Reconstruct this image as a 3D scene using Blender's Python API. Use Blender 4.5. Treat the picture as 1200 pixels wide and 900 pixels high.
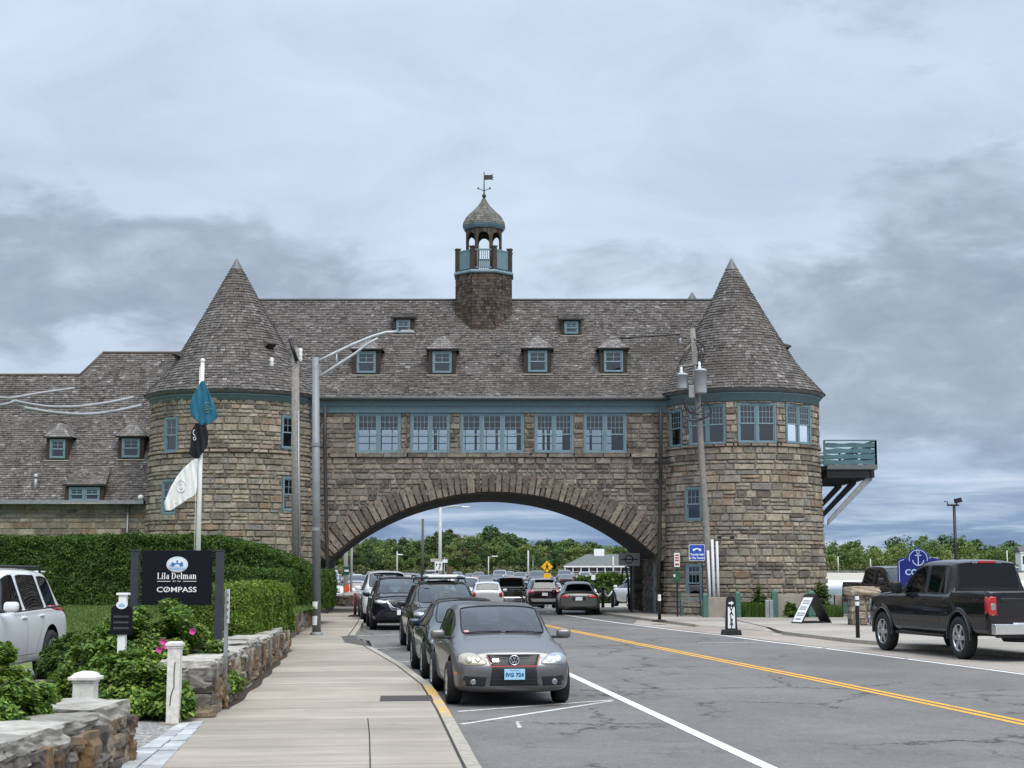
import bpy, bmesh, math, random
import numpy as np
from mathutils import Vector, Matrix, noise
from mathutils.bvhtree import BVHTree

# ------------------------------------------------------------------ scene, camera, light
for o in list(bpy.data.objects):
    bpy.data.objects.remove(o)
S = bpy.context.scene
COL = S.collection
R = math.radians
HCAM, FPX, HOR = 2.0, 1800.0, 667.0
PITCH = math.atan((HOR - 450.0) / FPX)
cam_d = bpy.data.cameras.new('camera')
cam = bpy.data.objects.new('camera', cam_d)
COL.objects.link(cam)
cam.location = (0, 0, HCAM)
cam.rotation_euler = (R(90) + PITCH, 0, 0)
cam_d.sensor_width = 36.0
cam_d.lens = 36.0 * FPX / 1200.0
cam_d.clip_start, cam_d.clip_end = 0.1, 20000
S.camera = cam
S.render.resolution_x, S.render.resolution_y = 1024, 768
S.view_settings.view_transform = 'Standard'
S.view_settings.look = 'None'
S.view_settings.exposure = 0.22
S.view_settings.gamma = 1.0
S.view_settings.use_curve_mapping = False
S.cycles.max_bounces = 8
S.cycles.transparent_max_bounces = 12
S.cycles.caustics_reflective = False
S.cycles.caustics_refractive = False
S.cycles.use_denoising = True

SUN_EL, SUN_AZ = 58.0, 155.0      # azimuth: degrees clockwise from +Y (north); sun behind, to the right
sd = bpy.data.lights.new('sun', 'SUN')
sd.energy, sd.angle, sd.color = 2.7, R(48), (1.0, 0.95, 0.87)
sun = bpy.data.objects.new('sun', sd)
COL.objects.link(sun)
_v = Vector((math.sin(R(SUN_AZ)) * math.cos(R(SUN_EL)), math.cos(R(SUN_AZ)) * math.cos(R(SUN_EL)), math.sin(R(SUN_EL))))
sun.rotation_euler = _v.to_track_quat('Z', 'Y').to_euler()
sun.location = (20, -20, 60)


class NT:
    """tiny node-tree helper"""
    def __init__(s, tree):
        s.t = tree
    def n(s, typ, **kw):
        nd = s.t.nodes.new(typ)
        for k, v in kw.items():
            if k == 'ins':
                for i, val in v.items():
                    s.set(nd, i, val)
            else:
                setattr(nd, k, v)
        return nd
    def set(s, nd, i, val):
        if isinstance(val, bpy.types.NodeSocket):
            s.t.links.new(val, nd.inputs[i])
        else:
            nd.inputs[i].default_value = val
    def math(s, op, a, b=None, c=None, clamp=False):
        nd = s.t.nodes.new('ShaderNodeMath')
        nd.operation = op
        nd.use_clamp = clamp
        s.set(nd, 0, a)
        if b is not None: s.set(nd, 1, b)
        if c is not None: s.set(nd, 2, c)
        return nd.outputs[0]
    def vmath(s, op, a, b=None):
        nd = s.t.nodes.new('ShaderNodeVectorMath')
        nd.operation = op
        s.set(nd, 0, a)
        if b is not None: s.set(nd, 1, b)
        return nd.outputs[1] if op in ('LENGTH', 'DOT_PRODUCT', 'DISTANCE') else nd.outputs[0]
    def mix(s, f, a, b, mode='MIX'):
        nd = s.t.nodes.new('ShaderNodeMix')
        nd.data_type = 'RGBA'
        nd.blend_type = mode
        s.set(nd, 0, f)
        for i, v in ((6, a), (7, b)):
            if isinstance(v, tuple) and len(v) == 3: v = v + (1,)
            s.set(nd, i, v)
        return nd.outputs[2]
    def ramp(s, f, stops, interp='LINEAR'):
        nd = s.t.nodes.new('ShaderNodeValToRGB')
        cr = nd.color_ramp
        cr.interpolation = interp
        while len(cr.elements) < len(stops): cr.elements.new(0.5)
        for e, (p, c) in zip(cr.elements, stops):
            e.position = p
            e.color = (c if len(c) == 4 else tuple(c) + (1,)) if isinstance(c, tuple) else (c, c, c, 1)
        s.set(nd, 0, f)
        return nd.outputs[0]
    def noise(s, vec, scale, detail=4.0, rough=0.55, dist=0.0, dims='3D'):
        nd = s.t.nodes.new('ShaderNodeTexNoise')
        nd.noise_dimensions = dims
        if vec is not None: s.set(nd, 'Vector', vec)
        nd.inputs['Scale'].default_value = scale
        nd.inputs['Detail'].default_value = detail
        nd.inputs['Roughness'].default_value = rough
        nd.inputs['Distortion'].default_value = dist
        return nd.outputs[0]
    def sep(s, v):
        nd = s.t.nodes.new('ShaderNodeSeparateXYZ')
        s.set(nd, 0, v)
        return nd.outputs
    def comb(s, x, y, z):
        nd = s.t.nodes.new('ShaderNodeCombineXYZ')
        for i, v in enumerate((x, y, z)): s.set(nd, i, v)
        return nd.outputs[0]
    def maprange(s, v, a, b, c=0.0, d=1.0, smooth=True):
        nd = s.t.nodes.new('ShaderNodeMapRange')
        if smooth: nd.interpolation_type = 'SMOOTHSTEP'
        for i, x in enumerate((v, a, b, c, d)): s.set(nd, i, x)
        return nd.outputs[0]


# ---- sky: Nishita sky under a broken, layered overcast
W = bpy.data.worlds.new('World')
S.world = W
W.use_nodes = True
w = NT(W.node_tree)
W.node_tree.nodes.clear()
sky = w.n('ShaderNodeTexSky', sky_type='NISHITA', sun_disc=False, sun_elevation=R(SUN_EL), sun_rotation=R(SUN_AZ))
skyc = w.mix(1.0, sky.outputs[0], (0.85, 0.95, 1.1), 'MULTIPLY')
d = w.n('ShaderNodeTexCoord').outputs['Generated']
dx, dy, dz = w.sep(d)
el = w.math('MAXIMUM', dz, 0.0)
den = w.math('ADD', el, 0.10)
px = w.math('DIVIDE', dx, den)
py = w.math('DIVIDE', dy, den)
pc = w.comb(px, py, 0.0)
pc2 = w.comb(w.math('MULTIPLY', px, 0.55), w.math('MULTIPLY', py, 1.25), 3.7)
warp = w.noise(pc2, 0.9, 3.0, 0.5)
n1 = w.noise(w.vmath('ADD', pc2, w.comb(warp, warp, 0.0)), 0.62, 7.0, 0.52, 0.25)     # large cloud masses
n2 = w.noise(w.vmath('ADD', pc2, w.comb(4.0, 1.3, 9.0)), 2.1, 7.0, 0.58, 0.3)        # streaks
ba = w.vmath('MULTIPLY', d, w.comb(5.5, 5.5, 13.0))
n3 = w.noise(ba, 1.0, 7.0, 0.6, 0.45)                                                # billows in direction space
nm = w.math('ADD', w.math('ADD', w.math('MULTIPLY', n1, 0.36), w.math('MULTIPLY', n2, 0.12)), w.math('MULTIPLY', n3, 0.52))
def bank(az, elev, ra, re):
    """a darker cloud bank around azimuth az, elevation elev (degrees)"""
    a = w.math('DIVIDE', w.math('SUBTRACT', w.math('ARCTAN2', dx, dy), R(az)), R(ra))
    e = w.math('DIVIDE', w.math('SUBTRACT', w.math('ARCSINE', dz), R(elev)), R(re))
    q = w.math('ADD', w.math('MULTIPLY', a, a), w.math('MULTIPLY', e, e))
    return w.math('EXPONENT', w.math('MULTIPLY', q, -1.0))
banks = w.math('ADD', bank(-16.0, 10.8, 12.0, 2.9), bank(18.0, 8.8, 9.0, 3.9))
banks = w.math('SUBTRACT', banks, w.math('MULTIPLY', bank(1.0, 17.5, 9.0, 3.0), 0.45))
banks = w.math('ADD', banks, w.math('MULTIPLY', bank(14.0, 5.5, 20.0, 2.0), 0.30))
banks = w.math('SUBTRACT', banks, w.math('MULTIPLY', bank(-4.0, 13.5, 10.0, 2.4), 0.30))
banks = w.math('SUBTRACT', banks, w.math('MULTIPLY', bank(-16.0, 15.5, 10.0, 1.3), 0.30))
thin = w.math('ADD', w.math('MULTIPLY', w.math('SUBTRACT', nm, 0.5), 2.6), 0.36, clamp=True)
base = w.ramp(thin, [(0.0, (0.60, 0.715, 0.835)), (0.35, (0.535, 0.635, 0.76)), (0.7, (0.455, 0.535, 0.67)), (1.0, (0.39, 0.46, 0.59))])
nb = w.noise(w.vmath('MULTIPLY', d, w.comb(9.0, 9.0, 21.0)), 1.0, 9.0, 0.56, 0.35)   # ragged billows
nb2 = w.noise(w.vmath('MULTIPLY', d, w.comb(22.0, 22.0, 46.0)), 1.0, 7.0, 0.6, 0.3)
dm = w.maprange(w.math('ADD', w.math('MULTIPLY', banks, 1.15), w.math('MULTIPLY', w.math('SUBTRACT', nb, 0.5), 2.5)), 0.16, 0.66)
dcol = w.ramp(w.math('ADD', w.math('MULTIPLY', nb2, 0.55), w.math('MULTIPLY', nb, 0.45)), [(0.36, (0.245, 0.298, 0.375)), (0.52, (0.315, 0.375, 0.46)), (0.66, (0.44, 0.515, 0.615))])
cloud = w.mix(w.math('MULTIPLY', dm, 0.86), base, dcol)
# towards the horizon the gaps between far clouds show blue, with thin white streaks
lowf = w.maprange(dz, 0.02, 0.105, 1.0, 0.0)
hs = w.noise(w.vmath('MULTIPLY', d, w.comb(6.0, 6.0, 60.0)), 1.3, 6.0, 0.6, 0.4)
lowc = w.ramp(hs, [(0.38, (0.135, 0.22, 0.38)), (0.50, (0.20, 0.295, 0.46)), (0.60, (0.37, 0.47, 0.62)), (0.72, (0.56, 0.64, 0.75))])
cloud = w.mix(w.math('MULTIPLY', lowf, 0.92), cloud, lowc)
# an overcast dome is about three times brighter overhead than near the horizon
zen = w.math('MULTIPLY', w.maprange(dz, 0.30, 0.95, 1.0, 2.25), 1.0)
cloud = w.vmath('MULTIPLY', cloud, w.comb(zen, zen, zen))
bg1 = w.n('ShaderNodeBackground', ins={0: skyc, 1: 0.07})
bg2 = w.n('ShaderNodeBackground', ins={0: cloud, 1: 1.0})
ms = w.n('ShaderNodeMixShader', ins={0: 0.94, 1: bg1.outputs[0], 2: bg2.outputs[0]})
w.n('ShaderNodeOutputWorld', ins={0: ms.outputs[0]})


def P(px_, py_, Y):
    """world point seen at photo pixel (px, py) at distance Y"""
    xc, yc = (px_ - 600) / FPX, (450 - py_) / FPX
    cp, sp = math.cos(PITCH), math.sin(PITCH)
    k = Y / (cp - yc * sp)
    return Vector((xc * k, Y, HCAM + (sp + yc * cp) * k))


def G(px_, py_, z=0.0):
    """ground point (height z) seen at photo pixel"""
    xc, yc = (px_ - 600) / FPX, (450 - py_) / FPX
    cp, sp = math.cos(PITCH), math.sin(PITCH)
    k = (z - HCAM) / (sp + yc * cp)
    return Vector((xc * k, (cp - yc * sp) * k, z))


def gz(Y):
    """street level: flat up to the archway, a shallow dip beyond it"""
    if Y <= 72 or Y >= 185: return 0.0
    t = (Y - 72) / 36.0 if Y < 108 else (185 - Y) / 77.0
    t = max(0, min(1, t))
    return -0.55 * t * t * (3 - 2 * t)


# ------------------------------------------------------------------ mesh builder
class MB:
    def __init__(s):
        s.v, s.f, s.m, s.sm = [], [], [], []
    def add(s, vs, fs, mat=0, smooth=False):
        b = len(s.v)
        s.v.extend(tuple(p) for p in vs)
        for f in fs:
            s.f.append(tuple(b + i for i in f))
            s.m.append(mat)
            s.sm.append(smooth)
        return s
    def box(s, c, sz, rz=0.0, mat=0, M=None, taper=1.0):
        hx, hy, hz = sz[0] / 2, sz[1] / 2, sz[2] / 2
        vs = []
        for z in (-hz, hz):
            k = taper if z > 0 else 1.0
            for x, y in ((-hx, -hy), (hx, -hy), (hx, hy), (-hx, hy)):
                vs.append(Vector((x * k, y * k, z)))
        if M is None: M = Matrix.Rotation(rz, 3, 'Z')
        c = Vector(c)
        vs = [M @ p + c for p in vs]
        return s.add(vs, [(0, 3, 2, 1), (4, 5, 6, 7), (0, 1, 5, 4), (1, 2, 6, 5), (2, 3, 7, 6), (3, 0, 4, 7)], mat)
    def bbox(s, a, b, mat=0):
        a, b = Vector(a), Vector(b)
        return s.box((a + b) / 2, (abs(b.x - a.x), abs(b.y - a.y), abs(b.z - a.z)), 0, mat)
    def tube(s, pts, r, n=10, mat=0, caps=True, smooth=True):
        pts = [Vector(p) for p in pts]
        rr = r if isinstance(r, (list, tuple)) else [r] * len(pts)
        vs, fs = [], []
        prev = None
        for i, p in enumerate(pts):
            t = (pts[min(i + 1, len(pts) - 1)] - pts[max(i - 1, 0)]).normalized()
            if prev is None:
                a = t.orthogonal().normalized()
            else:
                a = (prev - t * prev.dot(t)).normalized()
            prev = a
            b = t.cross(a)
            for k in range(n):
                an = 2 * math.pi * k / n
                vs.append(p + (a * math.cos(an) + b * math.sin(an)) * rr[i])
        for i in range(len(pts) - 1):
            for k in range(n):
                k2 = (k + 1) % n
                fs.append((i * n + k, i * n + k2, (i + 1) * n + k2, (i + 1) * n + k))
        s.add(vs, fs, mat, smooth)
        if caps:
            b = len(s.v) - len(vs)
            s.f.append(tuple(b + k for k in reversed(range(n)))); s.m.append(mat); s.sm.append(False)
            e = b + (len(pts) - 1) * n
            s.f.append(tuple(e + k for k in range(n))); s.m.append(mat); s.sm.append(False)
        return s
    def lathe(s, prof, n=24, c=(0, 0, 0), axis='Z', mat=0, smooth=True, a0=0.0, a1=2 * math.pi, phase=0.0):
        """prof: list of (radius, height)"""
        c = Vector(c)
        full = abs(a1 - a0 - 2 * math.pi) < 1e-6
        cols = n if full else n + 1
        vs, fs = [], []
        for (r, h) in prof:
            for k in range(cols):
                an = a0 + (a1 - a0) * k / n + phase
                x, y = r * math.cos(an), r * math.sin(an)
                if axis == 'Z': q = Vector((x, y, h))
                elif axis == 'Y': q = Vector((y, h, x))
                else: q = Vector((h, x, y))
                vs.append(c + q)
        for i in range(len(prof) - 1):
            for k in range(n):
                k2 = (k + 1) % cols
                fs.append((i * cols + k, i * cols + k2, (i + 1) * cols + k2, (i + 1) * cols + k))
        return s.add(vs, fs, mat, smooth)
    def prism(s, outline, d0, d1, fr=None, mat=0):
        """outline of 2D points extruded from d0 to d1; fr(u, v, d) -> world point"""
        if fr is None: fr = lambda u, v, d_: Vector((u, d_, v))
        n = len(outline)
        vs = [fr(u, v, d0) for u, v in outline] + [fr(u, v, d1) for u, v in outline]
        fs = [tuple(range(n)), tuple(range(2 * n - 1, n - 1, -1))]
        fs += [(i, n + i, n + (i + 1) % n, (i + 1) % n) for i in range(n)]
        return s.add(vs, fs, mat)
    def build(s, name, mats, parent=None, smooth=None, bevel=0.0, fix=True, sub=0, loc=None):
        me = bpy.data.meshes.new(name)
        me.from_pydata([tuple(p) for p in s.v], [], s.f)
        if not isinstance(mats, (list, tuple)): mats = [mats]
        for m_ in mats: me.materials.append(m_)
        me.polygons.foreach_set('material_index', s.m)
        me.polygons.foreach_set('use_smooth', [True] * len(s.f) if smooth else s.sm)
        if fix:
            bm = bmesh.new(); bm.from_mesh(me)
            bmesh.ops.recalc_face_normals(bm, faces=bm.faces)
            bm.to_mesh(me); bm.free()
        me.update()
        o = bpy.data.objects.new(name, me)
        COL.objects.link(o)
        if parent is not None: o.parent = parent
        if loc is not None: o.location = loc
        if bevel:
            b = o.modifiers.new('bevel', 'BEVEL')
            b.width, b.segments, b.limit_method, b.angle_limit = bevel, 2, 'ANGLE', R(35)
            b.harden_normals = False
        if sub:
            q = o.modifiers.new('sub', 'SUBSURF')
            q.levels = q.render_levels = sub
        return o


def tag(o, label=None, cat=None, group=None, kind=None):
    for k, v in (('label', label), ('category', cat), ('group', group), ('kind', kind)):
        if v: o[k] = v
    return o


def thing(name, label, cat, loc=(0, 0, 0), rz=0.0, group=None):
    o = bpy.data.objects.new(name, None)
    o.empty_display_size = 0.2
    COL.objects.link(o)
    o.location = loc
    o.rotation_euler = (0, 0, rz)
    return tag(o, label, cat, group)


def copy_tree(o, parent=None):
    c = o.copy()
    COL.objects.link(c)
    if parent is not None: c.parent = parent
    for ch in list(o.children): copy_tree(ch, c)
    return c


def raw_mesh(name, V, F, mats, parent=None, smooth=False, midx=None):
    """fast quad/tri mesh from numpy arrays"""
    me = bpy.data.meshes.new(name)
    V = np.asarray(V, dtype=np.float32); F = np.asarray(F, dtype=np.int32)
    nf, k = F.shape
    me.vertices.add(len(V)); me.vertices.foreach_set('co', V.ravel())
    me.loops.add(nf * k); me.loops.foreach_set('vertex_index', F.ravel())
    me.polygons.add(nf)
    me.polygons.foreach_set('loop_start', np.arange(0, nf * k, k, dtype=np.int32))
    if not isinstance(mats, (list, tuple)): mats = [mats]
    for m_ in mats: me.materials.append(m_)
    if midx is not None: me.polygons.foreach_set('material_index', np.asarray(midx, dtype=np.int32))
    me.polygons.foreach_set('use_smooth', np.full(nf, smooth))
    me.update(calc_edges=True)
    me.validate()
    o = bpy.data.objects.new(name, me)
    COL.objects.link(o)
    if parent is not None: o.parent = parent
    return o


def text_mesh(body, size, fr, mb, mat=0, depth=0.004, align='CENTER', bold=0.0, spacing=1.0, shear=0.0, sx=1.0):
    """lettering appended to a builder; fr(u, v, d) -> point (d outwards)"""
    cu = bpy.data.curves.new('lettering', 'FONT')
    cu.body, cu.size, cu.align_x, cu.align_y = body, size, align, 'CENTER'
    cu.offset, cu.space_character, cu.shear = bold, spacing, shear
    cu.resolution_u = 3
    ob = bpy.data.objects.new('lettering', cu)
    COL.objects.link(ob)
    bpy.context.view_layer.update()
    me = bpy.data.meshes.new_from_object(ob.evaluated_get(bpy.context.evaluated_depsgraph_get()))
    vs = [fr(v.co.x * sx, v.co.y, depth) for v in me.vertices]
    fs = [tuple(p.vertices) for p in me.polygons]
    mb.add(vs, fs, mat)
    bpy.data.objects.remove(ob)
    bpy.data.curves.remove(cu)
    bpy.data.meshes.remove(me)
    return mb


# ------------------------------------------------------------------ materials
MATS = {}
def new_mat(name):
    m = bpy.data.materials.new(name)
    m.use_nodes = True
    m.node_tree.nodes.clear()
    return m, NT(m.node_tree)


def out(t, sh, disp=None):
    o = t.n('ShaderNodeOutputMaterial', ins={0: sh})
    return o


def bsdf(t, **kw):
    nd = t.n('ShaderNodeBsdfPrincipled')
    for k, v in kw.items():
        k = {'base': 'Base Color', 'rough': 'Roughness', 'metal': 'Metallic', 'normal': 'Normal', 'coat': 'Coat Weight',
             'coatr': 'Coat Roughness', 'spec': 'Specular IOR Level', 'emit': 'Emission Color', 'emits': 'Emission Strength',
             'trans': 'Transmission Weight', 'alpha': 'Alpha'}[k]
        if isinstance(v, tuple) and len(v) == 3: v = v + (1,)
        t.set(nd, k, v)
    return nd.outputs[0]


def simple(name, col, rough=0.6, metal=0.0, var=0.15, vs=6.0, bump=0.0, bs=40.0, spec=0.4, coat=0.0):
    """painted / plain material with a little uneven tone and gloss"""
    if name in MATS: return MATS[name]
    m, t = new_mat(name)
    co = t.n('ShaderNodeTexCoord').outputs['Object']
    nz = t.noise(co, vs, 5.0, 0.6)
    k = t.maprange(nz, 0.25, 0.75, 1 - var, 1 + var, False)
    base = t.mix(1.0, col + (1,), t.comb(k, k, k), 'MULTIPLY')
    kw = dict(base=base, rough=t.maprange(nz, 0.3, 0.7, max(0.02, rough - 0.07), min(1, rough + 0.07), False), metal=metal, spec=spec)
    if coat: kw['coat'] = coat
    if bump:
        b = t.n('ShaderNodeBump', ins={'Strength': bump, 'Distance': 0.01, 'Height': t.noise(co, bs, 6.0, 0.65)})
        kw['normal'] = b.outputs[0]
    out(t, bsdf(t, **kw))
    MATS[name] = m
    return m


def island_mat(name, stops, rough=0.85, nscale=5.0, nvar=0.35, bump=0.5, bscale=18.0, stain=None, pit_shade=0.0, streak=0.0):
    """each loose piece of the mesh (a stone, a shingle, a leaf) takes its own tone"""
    m, t = new_mat(name)
    rnd = t.n('ShaderNodeNewGeometry').outputs['Random Per Island']
    col = t.ramp(rnd, stops)
    co = t.n('ShaderNodeTexCoord').outputs['Object']
    nz = t.noise(co, nscale, 6.0, 0.65)
    k = t.maprange(nz, 0.25, 0.75, 1 - nvar, 1 + nvar, False)
    col = t.mix(1.0, col, t.comb(k, k, k), 'MULTIPLY')
    if pit_shade:  # relief shading painted into the stone colour: darkened pits, paler spots
        pz = t.noise(co, 9.0, 6.0, 0.7)
        col = t.mix(t.maprange(pz, 0.52, 0.70, 0.0, pit_shade), col, t.mix(1.0, col, (0.38, 0.36, 0.34), 'MULTIPLY'))
        col = t.mix(t.maprange(pz, 0.46, 0.30, 0.0, pit_shade * .7), col, t.mix(1.0, col, (1.7, 1.66, 1.58), 'MULTIPLY'))
    if stain:
        sc, lo, hi, sc_col = stain
        s_ = t.noise(co, sc, 5.0, 0.6)
        col = t.mix(t.maprange(s_, lo, hi), col, sc_col)
    if streak:      # rain streaks run down the face
        sx, sy, sz = t.sep(co)
        q = t.noise(t.comb(t.math('MULTIPLY', sx, 1.5), t.math('MULTIPLY', sy, 1.5), t.math('MULTIPLY', sz, 0.16)), 1.0, 5.0, 0.62)
        col = t.mix(t.maprange(q, 0.54, 0.70, 0.0, streak), col, t.mix(1.0, col, (0.40, 0.38, 0.37), 'MULTIPLY'))
        col = t.mix(t.maprange(q, 0.44, 0.30, 0.0, streak * .6), col, t.mix(1.0, col, (1.4, 1.4, 1.4), 'MULTIPLY'))
    b = t.n('ShaderNodeBump', ins={'Strength': bump, 'Distance': 0.05 if pit_shade else 0.02, 'Height': t.noise(co, bscale, 8.0, 0.7)})
    out(t, bsdf(t, base=col, rough=rough, normal=b.outputs[0], spec=0.25))
    MATS[name] = m
    return m


def leaf_mat(name, stops, trans=0.3, rough=0.55):
    m, t = new_mat(name)
    geo = t.n('ShaderNodeNewGeometry')
    col = t.ramp(geo.outputs['Random Per Island'], stops)
    co = t.n('ShaderNodeTexCoord').outputs['Object']
    nz = t.noise(co, 1.3, 4.0, 0.6)
    k = t.maprange(nz, 0.3, 0.7, 0.72, 1.25, False)
    col = t.mix(1.0, col, t.comb(k, k, t.math('MULTIPLY', k, 0.95)), 'MULTIPLY')
    a = bsdf(t, base=col, rough=rough, spec=0.3)
    tr = t.n('ShaderNodeBsdfTranslucent', ins={0: t.mix(1.0, col, (1.1, 1.15, 0.5), 'MULTIPLY')})
    mx = t.n('ShaderNodeMixShader', ins={0: trans, 1: a, 2: tr.outputs[0]})
    out(t, mx.outputs[0])
    MATS[name] = m
    return m


def glass_mat(name, tint, refl=1.0, rough=0.0):
    """window glass: tinted see-through plus a clear reflection"""
    m, t = new_mat(name)
    tr = t.n('ShaderNodeBsdfTransparent', ins={0: tint + (1,)})
    gl = t.n('ShaderNodeBsdfGlossy', ins={0: (0.95, 0.97, 1.0, 1), 1: rough})
    fr = t.n('ShaderNodeFresnel', ins={0: 1.5})
    f = t.math('MULTIPLY', fr.outputs[0], refl, clamp=True)
    mx = t.n('ShaderNodeMixShader', ins={0: f, 1: tr.outputs[0], 2: gl.outputs[0]})
    out(t, mx.outputs[0])
    MATS[name] = m
    return m


def car_paint(name, col, metal=0.0, rough=0.35, flake=0.0, obj_color=False):
    dk = .15 if max(col) < .05 else 1.0
    if dk < 1: rough = min(rough, .12)
    m, t = new_mat(name)
    co = t.n('ShaderNodeTexCoord').outputs['Object']
    base = t.n('ShaderNodeObjectInfo').outputs['Color'] if obj_color else col + (1,)
    nz = t.noise(co, 2.2, 4.0, 0.6)
    zz = t.sep(co)[2]
    # road dust: lower panels a little greyer and duller
    dust = t.math('MULTIPLY', t.maprange(zz, 0.75, 0.25), t.maprange(nz, 0.3, 0.75, 0.05 * dk, 0.32 * dk))
    base = t.mix(dust, base, (0.16, 0.15, 0.135))
    if flake:
        fl = t.noise(co, 900.0, 1.0, 0.5)
        k = t.maprange(fl, 0.3, 0.7, 1 - flake, 1 + flake, False)
        base = t.mix(1.0, base, t.comb(k, k, k), 'MULTIPLY')
    r = t.math('ADD', t.math('MULTIPLY', dust, 0.5), rough)
    out(t, bsdf(t, base=base, rough=r, metal=metal, coat=.45 if metal > .6 else 1.0 if dk == 1 else .7, coatr=0.03, spec=0.45 if dk == 1 else .25))
    MATS[name] = m
    return m


M_black = simple('black_paint', (0.012, 0.012, 0.014), 0.45)
M_rubber = simple('rubber', (0.018, 0.018, 0.019), 0.8, var=0.3, vs=14, bump=0.25, bs=60)
M_plastic = simple('dark_plastic', (0.02, 0.02, 0.022), 0.55, var=0.2)
M_chrome = simple('chrome', (0.75, 0.76, 0.78), 0.12, 1.0, var=0.05)
M_alloy = simple('alloy', (0.55, 0.56, 0.57), 0.3, 1.0, var=0.1)
M_white = simple('white_paint', (0.78, 0.78, 0.76), 0.5, var=0.06)
M_worn = simple('worn_white_paint', (0.62, 0.60, 0.55), 0.7, var=0.25, vs=14, bump=0.3)
M_steel = simple('galvanised_steel', (0.30, 0.31, 0.32), 0.5, 0.6, var=0.2, vs=5)
M_polegrey = simple('grey_pole_paint', (0.22, 0.235, 0.245), 0.55, 0.3, var=0.15, vs=4)
M_wood = simple('weathered_wood', (0.22, 0.205, 0.185), 0.85, var=0.35, vs=9, bump=0.4, bs=30)
M_darkwood = simple('brown_pole_wood', (0.10, 0.085, 0.07), 0.85, var=0.3, vs=9, bump=0.3)
M_blue = simple('blue_grey_trim', (0.135, 0.215, 0.25), 0.55, var=0.14, vs=5)
M_bluelt = simple('pale_blue_sash', (0.21, 0.30, 0.34), 0.5, var=0.12, vs=5)
M_ltblue = simple('plate_blue', (0.33, 0.58, 0.78), 0.5)
M_red = simple('red_lamp', (0.42, 0.012, 0.012), 0.15, var=0.1, coat=1.0)
M_amber = simple('amber_lamp', (0.75, 0.2, 0.02), 0.2)
M_clear = simple('lamp_lens', (0.36, 0.38, 0.40), 0.08, 0.7, var=0.25, vs=30, coat=1.0)
M_cream = simple('aged_lamp_lens', (0.40, 0.37, 0.28), 0.12, 0.3, var=0.15, vs=25, coat=1.0)
M_seat = simple('seat_fabric', (0.03, 0.03, 0.033), 0.9)
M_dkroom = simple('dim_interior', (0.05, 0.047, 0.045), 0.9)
M_ceil = simple('plaster_ceiling', (0.25, 0.23, 0.2), 0.9)
M_signblk = simple('black_sign_board', (0.006, 0.007, 0.012), 0.6, var=0.1, spec=.15)
M_yellow = simple('sign_yellow', (0.80, 0.42, 0.01), 0.5)
M_green = simple('park_green', (0.055, 0.13, 0.105), 0.6, var=0.2)
M_signblue = simple('sign_blue', (0.02, 0.07, 0.38), 0.45)
M_navy = simple('navy_sign', (0.006, 0.015, 0.15), 0.4)
M_orange = simple('safety_orange', (0.75, 0.09, 0.03), 0.6)
M_maroon = simple('maroon_post', (0.16, 0.025, 0.03), 0.5)
G_win = glass_mat('window_glass', (0.42, 0.49, 0.53), 2.2)
G_tower = glass_mat('tower_glass', (0.30, 0.34, 0.38), 2.6)
G_car = glass_mat('car_glass', (0.34, 0.40, 0.39), 1.5)
G_priv = glass_mat('privacy_glass', (0.05, 0.055, 0.06), 1.0)
# ================================================================== SETTING
def interp_poly(pts, key, val, q):
    """pts sorted by key; value at q with linear end extrapolation"""
    for a, b in zip(pts, pts[1:]):
        if q <= b[key] or b is pts[-1]:
            t = (q - a[key]) / (b[key] - a[key])
            return a[val] + (b[val] - a[val]) * t


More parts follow.
